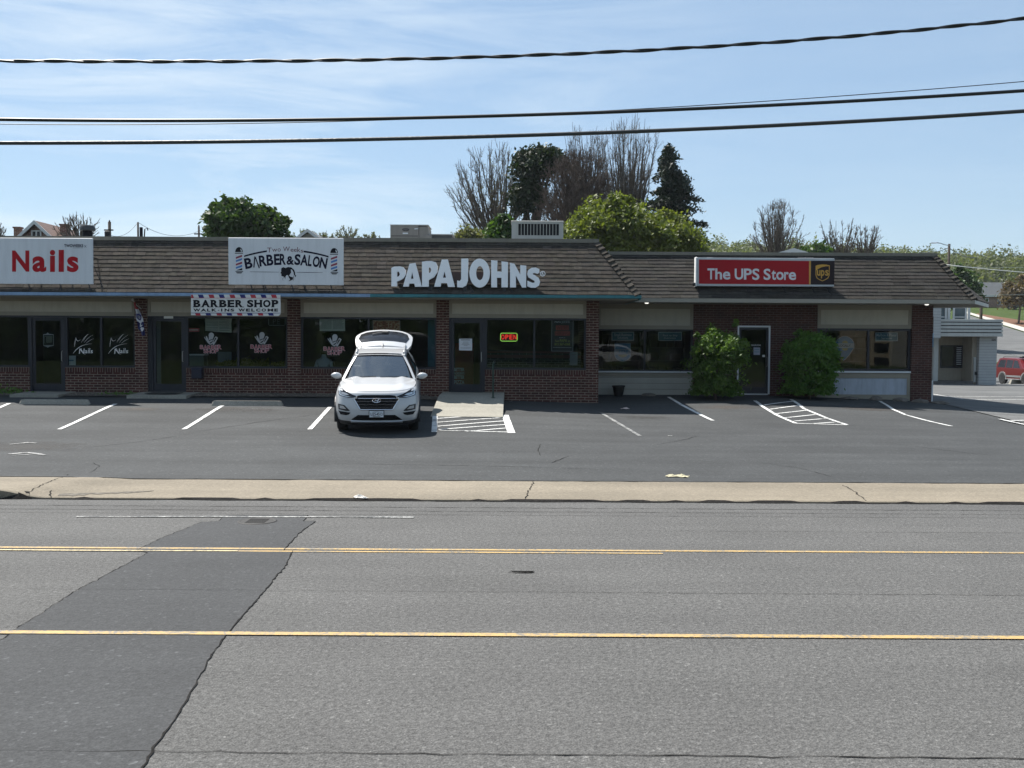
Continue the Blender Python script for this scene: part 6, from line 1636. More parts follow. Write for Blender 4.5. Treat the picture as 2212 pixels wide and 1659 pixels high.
# front axle nearer the camera and to the right: yaw turns the nose (at -Y) towards +X
gyaw = rad(6)
suvz = p.z
cs, sn = math.cos(gyaw), math.sin(gyaw)
def suv_loc(ax, ay, X_, Y_): return (X_ - (ax * cs - ay * sn), Y_ - (ax * sn + ay * cs), 0)
l = suv_loc(-.8, 3.45, p.x + .05, p.y)
boxy_car('parked_car', 'red off-roader with silver steps and roof rack parked beyond the side lot', (l[0], l[1], suvz), gyaw, M_cr, suv, sg_, 4.42, .90, (.86, 3.45), .37, trim=M_silver, rack=True, arch_m=M_silver)
pk = [(.03, .45), (.0, .75), (.06, 1.02), (1.25, 1.12), (1.85, 1.72), (3.2, 1.76), (3.5, 1.15), (5.3, 1.14), (5.34, .5)]
p = PG(2188, 668.5)
boxy_car('parked_car', 'dark pick-up truck parked at the top of the lawn beside the brick house', (p.x + 4.2, p.y, terrain(p.x, p.y)), rad(90), M_cb, pk, [[(1.5, 1.12), (1.95, 1.66), (2.45, 1.68), (2.45, 1.12)], [(2.53, 1.12), (2.53, 1.68), (3.1, 1.68), (3.3, 1.14)]], 5.34, .95, (.95, 4.3), .38)

# ================================================================ trees and shrubs
def fast_mesh(name, V, Fq, mats, tint=None, smooth=False):
    me = bpy.data.meshes.new(name); k = Fq.shape[1]; n = len(Fq)
    me.vertices.add(len(V)); me.vertices.foreach_set('co', np.asarray(V, dtype=np.float32).ravel())
    me.loops.add(n * k); me.loops.foreach_set('vertex_index', np.asarray(Fq, dtype=np.int32).ravel())
    me.polygons.add(n); me.polygons.foreach_set('loop_start', np.arange(0, n * k, k, dtype=np.int32)); me.polygons.foreach_set('loop_total', np.full(n, k, dtype=np.int32))
    for m in (mats if isinstance(mats, (list, tuple)) else [mats]): me.materials.append(m)
    if tint is not None:
        a = me.color_attributes.new('tint', 'FLOAT_COLOR', 'CORNER'); t = np.repeat(np.asarray(tint, dtype=np.float32), k)
        a.data.foreach_set('color', np.stack([t, t, t, np.ones_like(t)], 1).ravel())
    me.update(calc_edges=True)
    return me
def link(name, me, parent=None, loc=None, **k):
    o = bpy.data.objects.new(name, me); COL.objects.link(o)
    if parent is not None:
        o.parent = parent; o.matrix_parent_inverse = Matrix.Translation(-Vector(parent.location))
    tag(o, **k); return o
def leaves(C, size, rng, up=.3, elong=1.9, out=None):
    """leaf-sized faces at points C: pointed quads, turned at random but mostly facing up and outwards"""
    n = len(C); nr = rng.normal(size=(n, 3)); nr[:, 2] += up
    if out is not None: nr += out
    nr /= np.linalg.norm(nr, axis=1)[:, None]
    a = rng.normal(size=(n, 3)); u = np.cross(nr, a); u /= np.linalg.norm(u, axis=1)[:, None]; v = np.cross(nr, u)
    s = (size * rng.uniform(.6, 1.4, n))[:, None]
    bend = nr * s * rng.uniform(-.25, .25, n)[:, None]
    V = np.stack([C + u * s * elong * .5, C + v * s * .5 + bend, C - u * s * elong * .5, C - v * s * .5 + bend], 1).reshape(-1, 3)
    return V, np.arange(n * 4).reshape(-1, 4)
def tubes(segs, k):
    """many tapering twigs as one vertex array"""
    A = np.array([s[0] for s in segs]); B = np.array([s[1] for s in segs]); ra = np.array([s[2] for s in segs]); rb = np.array([s[3] for s in segs])
    d = B - A; d /= (np.linalg.norm(d, axis=1)[:, None] + 1e-9)
    ref = np.where(np.abs(d[:, 2:3]) < .9, np.array([[0, 0, 1.]]), np.array([[1., 0, 0]])); u = np.cross(d, ref); u /= np.linalg.norm(u, axis=1)[:, None]; v = np.cross(d, u)
    V = []
    for P, r in ((A, ra), (B, rb)):
        for j in range(k):
            a = 2 * math.pi * j / k; V.append(P + (u * math.cos(a) + v * math.sin(a)) * r[:, None])
    V = np.stack(V, 1); n = len(A); base = (np.arange(n) * 2 * k)[:, None]
    Fs = [base + np.array([[j, (j + 1) % k, k + (j + 1) % k, k + j]]) for j in range(k)]
    return V.reshape(-1, 3), np.concatenate(Fs, 0)
def skeleton(base, h, rng, stems=1, spread=.25, levels=4, kids=4, fork=.55, trop=.12, r0=.2, trunk=.3, ang=(.35, .75), rmin=.010, wob=.10, lenf=(.5, .8)):
    segs, tips = [], []
    def grow(p, d, Ln, r, lv):
        ns = 4 if lv < levels - 1 else 3
        for i in range(ns):
            d = d + rng.normal(size=3) * wob; d[2] += trop * .5; d /= np.linalg.norm(d)
            q = p + d * Ln / ns; r2 = max(r * (1 - .5 / ns * (1.4 if i == ns - 1 else 1)), rmin)
            segs.append((p, q, r, r2, lv)); p, r = q, r2
            if lv < levels and (i >= 1 or lv > 0):
                nk = kids / ns * (1.0 if i else .6); nk = int(nk) + (rng.random() < nk % 1)
                for _ in range(nk):
                    a = rng.uniform(*ang); b = rng.uniform(0, 2 * math.pi)
                    w_ = np.cross(d, rng.normal(size=3)); w_ /= np.linalg.norm(w_)
                    c = d * math.cos(a) + w_ * math.sin(a)
                    grow(p, c, Ln * rng.uniform(*lenf), max(r * .62, rmin), lv + 1)
        tips.append(p)
        if lv < levels: grow(p, d, Ln * fork, r * .8, lv + 1)
    base = np.array(base, float)
    if stems == 1:
        t = base + np.array([rng.normal() * .05, rng.normal() * .05, 1]) * h * trunk
        segs.append((base, t, r0, r0 * .85, 0)); grow(t, np.array([0, 0, 1.]), h * (1 - trunk) * .55, r0 * .8, 0)
        for _ in range(4):
            a = rng.uniform(0, 2 * math.pi); s = spread * rng.uniform(.6, 1.3); grow(t, np.array([math.cos(a) * s, math.sin(a) * s, 1.]) / math.hypot(s, 1), h * (1 - trunk) * .5, r0 * .55, 1)
    else:
        t = base + np.array([0, 0, h * trunk]); segs.append((base, t, r0 * 1.3, r0, 0)); hc = h * (1 - trunk)
        for k in range(stems):
            a = 2 * math.pi * k / stems + rng.uniform(-.3, .3); s = spread * rng.uniform(.35, 1.25)
            grow(t + np.array([math.cos(a), math.sin(a), 0]) * .06, np.array([math.cos(a) * s, math.sin(a) * s, 1.]) / math.hypot(s, 1), hc * .5, r0 * .7, 0)
    return segs, np.array(tips)
def fit(segs, tips, base, h, wd):
    """scales the skeleton about its foot to the wanted height and full crown width"""
    P = np.array([s[1] for s in segs]); b = np.array(base)
    hz = np.percentile(P[:, 2] - b[2], 99.7); wx = np.percentile(P[:, 0] - b[0], 99) - np.percentile(P[:, 0] - b[0], 1)
    sc = np.array([wd / wx, wd / wx, h / hz])
    print('fit', round(wd / wx, 2), round(h / hz, 2), len(segs))
    f = lambda p: b + (np.asarray(p) - b) * sc
    return [(f(s[0]), f(s[1]), s[2], s[3], s[4]) for s in segs], f(tips)
def m_bark(name, col): return mat(name, col, rough=.95, spec=.1, var=.3, vscale=4, bump=.4, bscale=20)
M_bark = m_bark('grey_bark', (.1275, .1087, .09)); M_barkd = m_bark('brown_bark', (.1172, .0919, .0769)); M_barkl = m_bark('pale_bark', (.15, .1312, .1087))
def wood_parts(root, segs, M, levels_trunk=1, tip_tint=None):
    big = [s for s in segs if s[4] <= levels_trunk]; small = [s for s in segs if s[4] > levels_trunk]
    V, Fq = tubes(big, 6); link('trunk', fast_mesh('trunk', V, Fq, M), root)
    if small:
        V, Fq = tubes(small, 3); link('branches', fast_mesh('branches', V, Fq, M), root)
FORMS = dict(ovate=lambda t: max(math.sin(math.pi * (t * .86 + .12)), 0) ** .75, vase=lambda t: (.30 + .78 * t) * math.sqrt(max(1 - max((t - .62) / .40, 0) ** 2.2, 0)), dome=lambda t: math.sqrt(max(1 - t ** 2.4, 0)) * (.72 + .28 * min(t * 3, 1)))
def bare_tree(label, px, Y, top, wpx, seed, M=None, group='bare trees behind the shops', buds=None, nb=0, cbot=530, form='ovate', limbs=60, subs=8, tw=4, rmin=.008, lean=0.0, rt_=.16):
    """limbs fan up from the stem to fill a crown of the given outline; each carries side shoots and fine twigs"""
    rng = np.random.default_rng(seed); p = W(px, 700, Y); z = terrain(p.x, Y); k = Y / F; M = M or M_bark
    zt, zb = W(px, top, Y).z, W(px, cbot, Y).z; hc = zt - zb; R = wpx * k / 2; zs = zb - .35 * hc
    e = thing('bare_tree', label, 'tree', (p.x, Y, z), group)
    base = np.array((p.x, Y, z - .1)); fork = np.array((p.x, Y, max(zs, z + .5)))
    big, fine, tips = [(base, fork, rt_ * 1.15, rt_, 0)], [], []
    nz = rng.normal(size=3) * .03
    def curve(a, c, b, n): return [a * (1 - t) ** 2 + c * 2 * t * (1 - t) + b * t * t for t in np.linspace(0, 1, n + 1)]
    for i in range(limbs):
        t = rng.random() ** .75; ang = rng.uniform(0, 2 * math.pi); r = R * FORMS[form](t) * (.25 + .75 * rng.random() ** .4) * rng.uniform(.95, 1.3)
        tip = np.array((p.x + lean * t + math.cos(ang) * r, Y + math.sin(ang) * r, zb + hc * t * rng.uniform(.94, 1.02)))
        s0 = fork + np.array((0, 0, 1.)) * max(0, (tip[2] - fork[2]) * rng.uniform(.05, .35) * (1 if form != 'vase' else .35))
        c = np.array((s0[0] + (tip[0] - s0[0]) * .62, s0[1] + (tip[1] - s0[1]) * .62, s0[2] + (tip[2] - s0[2]) * .38)) + rng.normal(size=3) * R * .10
        P_ = curve(s0, c, tip, 8); P_ = [q + (rng.normal(size=3) * R * .02 if 0 < j < 8 else 0) for j, q in enumerate(P_)]
        r0 = rt_ * rng.uniform(.28, .45); rad_ = np.linspace(r0, rmin * 1.4, 9)
        for j in range(8): (big if j < 5 else fine).append((P_[j], P_[j + 1], rad_[j], rad_[j + 1], 1))
        for _ in range(subs):
            j = rng.integers(3, 8); o = P_[j]; d = P_[min(j + 1, 8)] - P_[j - 1]; d = d / np.linalg.norm(d) + rng.normal(size=3) * .42; d[2] += .25; d /= np.linalg.norm(d)
            ln = hc * rng.uniform(.07, .17); q = o; rr_ = max(rad_[j] * .45, rmin * 1.2)
            for m in range(3):
                d2 = d + rng.normal(size=3) * .16; d2 /= np.linalg.norm(d2); n_ = q + d2 * ln / 3; r2 = max(rr_ * .7, rmin); fine.append((q, n_, rr_, r2, 2))
                for _ in range(tw):
                    d3 = d2 + rng.normal(size=3) * .55; d3[2] += .25; d3 /= np.linalg.norm(d3); e3 = q + (n_ - q) * rng.random(); f3 = e3 + d3 * ln * rng.uniform(.18, .4)
                    fine.append((e3, f3, rmin, rmin * .6, 3)); tips.append(f3)
                q, rr_ = n_, r2
    V, Fq = tubes(big, 6); link('trunk', fast_mesh('trunk', V, Fq, M), e)
    V, Fq = tubes(fine, 3); link('branches', fast_mesh('branches', V, Fq, M), e)
    if buds:
        T_ = np.array(tips); C = T_[rng.integers(0, len(T_), nb)] + rng.normal(size=(nb, 3)) * .05
        V, Fq = leaves(C, .06, rng); link('young_leaves', fast_mesh('young_leaves', V, Fq, buds, tint=rng.random(nb)), e)
    return e
def blob_points(rng, n, ells, shell=.55, clumps=70, cr=.30):
    """leaf positions gathered in clumps spread through one or more ellipsoids (centre, radii)"""
    vol = np.array([e[1][0] * e[1][1] * e[1][2] for e in ells]) ** .8; pr = vol / vol.sum(); out = []; tin = []; dirs = []
    for _ in range(clumps):
        c, r = ells[rng.choice(len(ells), p=pr)]
        d = rng.normal(size=3); d /= np.linalg.norm(d); d[2] = d[2] if d[2] > -.55 else -d[2] * .3
        rr = shell + (1 - shell) * rng.random() ** .6
        cc = np.array(c) + d * np.array(r) * rr * rng.uniform(.8, 1.08)
        m = int(n / clumps * rng.uniform(.4, 1.6)); s = cr * np.mean(r) * rng.uniform(.55, 1.3)
        q = rng.normal(size=(m, 3)) * s * np.array([1, 1, .62]); q[:, 2] -= .25 * (q[:, 0] ** 2 + q[:, 1] ** 2) / (s + 1e-6)
        out.append(cc + q); tin.append(np.clip(rng.normal(rng.uniform(.2, .8), .2, m), 0, 1)); dirs.append(np.tile(d * .7, (m, 1)))
    return np.concatenate(out), np.concatenate(tin), np.concatenate(dirs)
def leafy_tree(label, Y, ells_px, seed, M, n, size, clumps=70, name='leafy_tree', group='leafy trees behind the shops', bark=M_barkd, cr=.30, shell=.5, trunkpx=None, elong=1.9, extra_limbs=True, cat='tree', depthf=1.0):
    rng = np.random.default_rng(seed); ells = []
    for (cx, cy, rx, ry) in ells_px:
        c = W(cx, cy, Y); k = Y / F; ells.append(((c.x, Y + rng.uniform(-.3, .3) * rx * k, c.z), (rx * k, rx * k * depthf, ry * k)))
    tx = W(trunkpx or ells_px[0][0], 700, Y).x; z = terrain(tx, Y)
    e = thing(name, label, cat, (tx, Y, z), group)
    C, t, d = blob_points(rng, n, ells, shell, clumps, cr)
    keep = C[:, 2] > z + .15; C, t, d = C[keep], t[keep], d[keep]
    V, Fq = leaves(C, size, rng, out=d, elong=elong); link('crown', fast_mesh('crown', V, Fq, M, tint=t), e)
    segs = []
    b = np.array((tx, Y, z - .1)); c0 = np.array(ells[0][0]); r0 = ells[0][1]
    mid = b + (c0 - b) * .55; tr = max(.03, .022 * (c0[2] + r0[2] - z))
    segs.append((b, mid, tr, tr * .75, 0))
    for k in range(9 if extra_limbs else 4):
        c, r = ells[k % len(ells)]; dd = rng.normal(size=3); dd[2] = abs(dd[2]) * .8; dd /= np.linalg.norm(dd)
        q = np.array(c) + dd * np.array(r) * .8; m = mid + (q - mid) * .5 + rng.normal(size=3) * .12 * r[0]
        segs += [(mid, m, tr * .6, tr * .35, 0), (m, q, tr * .35, .012, 0)]
    V, Fq = tubes(segs, 6); link('trunk', fast_mesh('trunk', V, Fq, bark), e)
    return e

L_dark = m_leaf('dark_leaf', (.0195, .045, .0097), (.0638, .1087, .0225), .35)
L_spring = m_leaf('spring_leaf', (.072, .1008, .0158), (.1656, .1944, .036), .4)
L_mid = m_leaf('mid_leaf', (.0225, .0562, .0105), (.0638, .12, .021), .35)
L_ever = m_leaf('evergreen_leaf', (.0112, .0224, .0096), (.036, .056, .02), .2)
L_conif = m_leaf('conifer_leaf', (.0064, .0144, .008), (.0208, .0352, .0176), .15)
L_bud = m_leaf('bud_leaf', (.09, .0975, .0375), (.18, .1875, .075), .35)
L_copper = m_leaf('copper_leaf', (.075, .0488, .0263), (.15, .1125, .0525), .3)
L_shrub = m_leaf('shrub_leaf', (.040, .085, .014), (.12, .20, .034), .38)
L_hedge = m_leaf('hedge_leaf', (.0427, .1092, .0152), (.114, .2232, .0333), .4)
L_wood = m_leaf('woodland_leaf', (.0684, .0864, .0324), (.144, .162, .072), .4)

bare_tree('thin bare tree with scattered buds between the gabled house and the black flue', 176, 70, 457, 118, 1, cbot=520, form='dome', limbs=42, subs=6, tw=3, rmin=.011)
bare_tree('small bare tree cut off by the left edge above the nail sign', -8, 72, 474, 60, 2, cbot=520, form='dome', limbs=20, subs=6, tw=3, rmin=.011)
for k, (px, top, lab) in enumerate(((662, 494, 'pale budding tree behind the small gable right of the dark green tree'), (706, 497, 'slender budding tree above the barber sign, left one of two'), (752, 487, 'taller budding tree above the right end of the barber sign'), (800, 501, 'low budding tree left of the beige rooftop unit'))):
    bare_tree(lab, px, 95, top, 62 if k != 1 else 40, 20 + k, M=M_barkl, cbot=522, form='dome', limbs=22, subs=6, tw=3, buds=L_bud, nb=1400, rmin=.012)
bare_tree('tall grey bare tree at the left of the tree group', 1070, 80, 303, 222, 5, cbot=508, form='ovate', limbs=85, subs=9, tw=4, rmin=.0085, rt_=.26, buds=L_bud, nb=900)
bare_tree('dense brown-twigged bare tree with a domed crown', 1245, 74, 314, 172, 7, M=M_barkd, cbot=500, form='dome', limbs=190, subs=11, tw=5, rmin=.010, rt_=.22)
bare_tree('tall slender bare tree above the brown domed tree', 1262, 88, 256, 118, 8, cbot=480, form='vase', limbs=60, subs=9, tw=4, rmin=.0085, rt_=.24)
bare_tree('tallest vase-shaped bare tree left of the conifer', 1352, 84, 245, 152, 9, cbot=470, form='vase', limbs=100, subs=10, tw=4, rmin=.0085, rt_=.26)
bare_tree('slender bare tree above the red parcel shop sign', 1676, 75, 421, 108, 14, cbot=560, form='ovate', limbs=70, subs=9, tw=4, rmin=.0085, rt_=.16)
bare_tree('spreading bare tree left of a pair behind the parcel shop roof', 1812, 86, 472, 100, 15, cbot=556, form='vase', limbs=48, subs=8, tw=4, rmin=.010)
bare_tree('rounded bare tree right of a pair behind the parcel shop roof', 1864, 88, 480, 78, 16, cbot=556, form='vase', limbs=42, subs=8, tw=4, rmin=.010)
leafy_tree('dark green round tree rising above the roof left of the barber sign', 70, [(512, 482, 62, 50), (560, 485, 55, 45), (600, 500, 30, 34), (480, 462, 34, 28)], 3, L_dark, 17000, .22, clumps=170, cr=.17)
leafy_tree('dark ivy-covered evergreen between the tall bare tree and the brown tree', 78, [(1150, 360, 34, 42), (1140, 430, 34, 55), (1180, 350, 28, 34), (1205, 345, 24, 30)], 6, L_ever, 17000, .17, clumps=60, cr=.32)
leafy_tree('large bright spring green tree behind the corner of the main roof', 58, [(1325, 505, 96, 80), (1280, 500, 60, 52), (1390, 500, 58, 58), (1340, 455, 44, 38)], 10, L_spring, 30000, .125, clumps=230, cr=.19, shell=.3)
leafy_tree('smaller spring green tree right of the large one', 60, [(1462, 522, 52, 62), (1500, 545, 22, 44), (1440, 480, 26, 30)], 11, L_spring, 13000, .12, clumps=110, cr=.22, shell=.3)
leafy_tree('fresh green young tree left of the grey rooftop unit', 60, [(1085, 495, 24, 36), (1070, 510, 18, 26)], 12, L_mid, 3000, .17, clumps=30, cr=.28)
leafy_tree('sparse yellowish bush at the left foot of the tree group', 64, [(1005, 508, 22, 22), (1040, 515, 30, 20)], 13, L_bud, 1300, .13, clumps=26, cr=.32)
leafy_tree('bright green bush between the bare trees behind the parcel shop roof', 84, [(1762, 545, 34, 20)], 17, L_mid, 1800, .22, clumps=22)
leafy_tree('dark leafy tree behind the right end of the shingle roof', 112, [(2072, 622, 34, 50), (2045, 640, 36, 50), (2092, 640, 22, 34)], 18, L_mid, 16000, .19, clumps=90, cr=.22, group='leafy trees up the slope')
leafy_tree('copper-leaved round tree beside the brick house', 150, [(2206, 632, 36, 36), (2185, 645, 20, 22), (2232, 640, 30, 30)], 19, L_copper, 12000, .22, clumps=80, cr=.22, group='leafy trees up the slope', trunkpx=2200)

# conifer: whorls of drooping boughs on one straight stem
rng = np.random.default_rng(33); Yc = 78; p = W(1440, 700, Yc); z0 = terrain(p.x, Yc); zt = W(1438, 318, Yc).z
e = thing('conifer', 'dark pointed conifer at the right end of the tree group', 'tree', (p.x, Yc, z0), 'conifers behind the shops')
segs = [((p.x, Yc, z0), (p.x, Yc, zt), .22, .02, 0)]; C = []
for k in range(240):
    t = rng.uniform(.50, 1) ** .8; z = z0 + (zt - z0) * t; a = rng.uniform(0, 2 * math.pi)
    ln = min(2.5, .12 + 2.3 * ((1 - t) / .33) ** .8) * rng.uniform(.5, 1.2) * (1.2 if math.cos(a) > .2 else .85)
    q = np.array((p.x + math.cos(a) * ln, Yc + math.sin(a) * ln, z - .30 * ln + rng.normal() * .1)); s0 = np.array((p.x, Yc, z))
    segs.append((s0, q, .03, .01, 1)); m = int(20 + 26 * ln)
    f = rng.uniform(.25, 1.05, m)[:, None]; C.append(s0 + (q - s0) * f + rng.normal(size=(m, 3)) * np.array([.17, .17, .13]))
C = np.concatenate(C); V, Fq = leaves(C, .14, rng, up=.5, elong=2.4); link('crown', fast_mesh('crown', V, Fq, L_conif, tint=rng.random(len(C))), e)
V, Fq = tubes([(np.array(s[0]), np.array(s[1]), s[2], s[3], s[4]) for s in segs], 5); link('trunk', fast_mesh('trunk', V, Fq, M_barkd), e)

# the two shrubs in front of the parcel shop
def shrub(label, Y, ells_px, seed, M, n, size, clumps, cr, shell, depthf=1.0, stems=16):
    e = leafy_tree(label, Y, ells_px, seed, M, n, size, clumps=clumps, name='shrub', group='shrubs beside the parcel shop door', cr=cr, shell=shell, cat='shrub', extra_limbs=True, elong=2.1, depthf=depthf)
    return e
shrub('loose untrimmed shrub with a tall sprig left of the white-framed door', 30.75, [(1548, 790, 58, 66), (1540, 745, 44, 36), (1575, 760, 40, 44), (1548, 838, 58, 28), (1588, 706, 9, 24), (1512, 745, 22, 30)], 41, L_shrub, 26000, .05, 300, .15, .45)
shrub('dense rounded clipped shrub right of the white-framed door', 31.75, [(1752, 790, 58, 68), (1752, 755, 56, 40), (1752, 836, 58, 30)], 42, L_hedge, 24000, .05, 420, .12, .72)
# weeds by the wall
def weed(label, x, y, r, h, seed):
    rng = np.random.default_rng(seed); z = terrain(x, y); e = thing('weed', label, 'plant', (x, y, z), 'weeds along the shop wall')
    n = 260; C = np.array([x, y, z + .02]) + np.abs(rng.normal(size=(n, 3))) * np.array([r, r * .4, h]) * np.array([1, 1, .6]) * np.where(rng.random((n, 3)) < .5, -1, 1) * np.array([1, 1, 0]) + np.array([0, 0, 1]) * np.abs(rng.normal(size=(n, 1))) * h * .5
    V, Fq = leaves(C, .045, rng, up=.6); link('leaves', fast_mesh('leaves', V, Fq, L_hedge, tint=rng.random(n)), e)
weed('clump of weeds at the wall by the left edge of the photo', fx(18, 29.5), 29.5, .28, .16, 51)
weed('few weeds in the gravel left of the second door', fx(262, 29.5), 29.45, .25, .05, 52)

# wooded hill far behind: too many trees to count
rng = np.random.default_rng(77); Cs, Ts = [], []; trunks = []
for k in range(1700):
    Y = rng.uniform(225, 470); a = rng.uniform(.10, .62); x = a * Y
    z = terrain(x, Y); h = rng.uniform(6.0, 10.5) * (1.25 if rng.random() < .1 else 1); r = rng.uniform(1.9, 3.6); base_t = rng.uniform(.05, .95)
    m = 150; d = rng.normal(size=(m, 3)); d /= np.linalg.norm(d, axis=1)[:, None]; d[:, 2] = np.abs(d[:, 2]) * 1.1 - .15
    bump_ = 1 + .25 * np.sin(d[:, 0] * 5 + k) * np.cos(d[:, 1] * 4 + k)
    Cs.append(np.array([x, Y, z + h * .5]) + d * np.array([r, r, h * .5]) * (bump_ * rng.uniform(.6, 1.05, m))[:, None]); Ts.append(np.clip(rng.normal(base_t, .18, m), 0, 1))
    b = np.array([x, Y, z]); trunks.append((b, b + np.array([0, 0, h * .6]), .18, .08, 0))
C = np.concatenate(Cs); V, Fq = leaves(C, .5, rng, up=.4, elong=1.4)
wd = link('woodland', fast_mesh('woodland', V, Fq, L_wood, tint=np.concatenate(Ts)), kind='stuff', label='hazy spring woodland covering the far hillside', cat='woodland')
V, Fq = tubes(trunks, 4); link('trunks', fast_mesh('trunks', V, Fq, M_bark), wd, kind='stuff')
# thicket across the street, behind the viewpoint, that the shop windows mirror
rng = np.random.default_rng(78); Cs, Ts = [], []
for k in range(230):
    x = rng.uniform(-75, 75); y = rng.uniform(-34, -13); r = rng.uniform(1.2, 2.8); h = rng.uniform(.8, 3.0) if rng.random() < .3 else rng.uniform(3, 6.5); m = 110; t = rng.random()
    if 22 < x < 40: continue
    d = rng.normal(size=(m, 3)); d /= np.linalg.norm(d, axis=1)[:, None]; d[:, 2] = np.abs(d[:, 2])
    Cs.append(np.array([x, y, terrain(x, y)]) + d * np.array([r, r, h]) * rng.uniform(.6, 1.05, m)[:, None]); Ts.append(np.clip(rng.normal(t, .2, m), 0, 1))
for k in range(120):
    x = -110 + 220 * k / 119; y = rng.uniform(-46, -38); m = 160; d = rng.normal(size=(m, 3)); d /= np.linalg.norm(d, axis=1)[:, None]; d[:, 2] = np.abs(d[:, 2])
    Cs.append(np.array([x, y, terrain(x, y)]) + d * np.array([2.6, 2.0, rng.uniform(7, 11)]) * rng.uniform(.3, 1.05, m)[:, None]); Ts.append(np.clip(rng.normal(rng.random(), .2, m), 0, 1))
C = np.concatenate(Cs); V, Fq = leaves(C, .7, rng, elong=1.5); link('thicket', fast_mesh('thicket', V, Fq, L_dark, tint=np.concatenate(Ts)), kind='stuff', label='green thicket on the bank across the street, mirrored in the shop windows', cat='thicket')

# ================================================================ roof plant, neighbouring houses, poles and wires
M_ac = mat('beige_cabinet', (.2574, .2301, .2028), rough=.55, var=.06, dirt=.15); M_acg = mat('grey_cabinet', (.39, .39, .3666), rough=.5, var=.06, dirt=.15); M_dark = mat('dark_recess', (.012, .013, .014), rough=.8)
# beige packaged unit
Ya = 33.5
a, b = W(843, 540, Ya), W(925, 487, Ya); zd = 5.10
e = thing('rooftop_unit', 'beige rooftop air conditioner with an oval badge above the white car', 'air conditioner', ((a.x + b.x) / 2, Ya, zd), 'rooftop units')
m_x = W(905, 500, Ya).x
mb = MB(); mb.box(a.x, m_x - .008, Ya, Ya + 1.3, zd, b.z, bev=.015); obj('cabinet', mb, M_ac, e)
mb = MB(); mb.box(m_x, b.x, Ya + .01, Ya + 1.3, zd, b.z - .03, bev=.015); mb.box(b.x - .16, b.x + .11, Ya - .02, Ya + .9, zd, W(0, 503, Ya).z, bev=.01); obj('side_cabinet', mb, M_ac, e)
mb = MB(); mb.box(a.x - .01, b.x + .01, Ya - .01, Ya + 1.31, b.z - .002, b.z + .025); obj('lid', mb, mat('pale_lid', (.5, .49, .46), rough=.5), e)
c = crop(1130, 640, 8.1926)
mb = MB(); pxpoly(mb, [c(*ell(715, 400, 88, 32, 28)), c(*ell(715, 400, 76, 22, 28))[::-1]], Ya - .006); (p, q) = c((650, 386), (785, 414)); put_text(mb, 'Carrier', *p, *q, Ya - .006, bold=.02); obj('badge', mb, M_navy, e, recalc=False)
mb = MB(); pxpoly(mb, [c((640, 474), (770, 476), (770, 508), (640, 506))], Ya - .006); pxpoly(mb, [c((930, 368), (1000, 366), (1030, 386), (930, 394))], Ya - .006); obj('data_plate', mb, M_vinyl, e, recalc=False)
mb = MB(); mb.box(a.x + .02, m_x - .03, Ya - .008, Ya - .002, W(0, 505.5, Ya).z, W(0, 504.5, Ya).z); obj('seam', mb, M_dark, e)
a2, b2 = W(929, 520, Ya), W(975, 505.5, Ya)
e = thing('roof_curb', 'low flat grey roof hatch right of the beige rooftop unit', 'roof hatch', ((a2.x + b2.x) / 2, Ya + .3, zd))
mb = MB(); mb.box(a2.x, b2.x, Ya + .2, Ya + 1.1, zd, b2.z - .02); obj('base', mb, mat('curb_grey', (.10, .10, .098), rough=.8), e)
mb = MB(); mb.box(a2.x - .04, b2.x + .04, Ya + .15, Ya + 1.15, b2.z - .018, b2.z + .015); obj('lid', mb, mat('pale_lid', (.5, .49, .46)), e)
# grey condensing unit
Yb = 31.6
a, b = W(1105, 530, Yb), W(1217, 480, Yb)
e = thing('rooftop_unit', 'grey rooftop condenser with a vertical-slatted grille beside the spring green tree', 'air conditioner', ((a.x + b.x) / 2, Yb, zd), 'rooftop units')
g0, g1 = W(1119, 508, Yb), W(1208, 483.5, Yb)
mb = MB(); q = .0
mb.box(a.x, g0.x, Yb, Yb + 1.0, zd, b.z); mb.box(g1.x, b.x, Yb, Yb + 1.0, zd, b.z); mb.box(g0.x, g1.x, Yb, Yb + 1.0, zd, g0.z); mb.box(g0.x, g1.x, Yb, Yb + 1.0, g1.z, b.z); obj('cabinet', mb, M_acg, e)
mb = MB(); mb.box(a.x - .015, b.x + .015, Yb - .015, Yb + 1.015, b.z, b.z + .04, bev=.015); obj('lid', mb, M_acg, e)
mb = MB(); mb.box(g0.x, g1.x, Yb + .05, Yb + .06, g0.z, g1.z); obj('coil', mb, M_dark, e)
mb = MB()
for k in range(14):
    x = g0.x + (g1.x - g0.x) * k / 13; mb.box(x - .009, x + .009, Yb - .012, Yb - .002, g0.z - .01, g1.z + .01)
obj('grille', mb, M_acg, e)
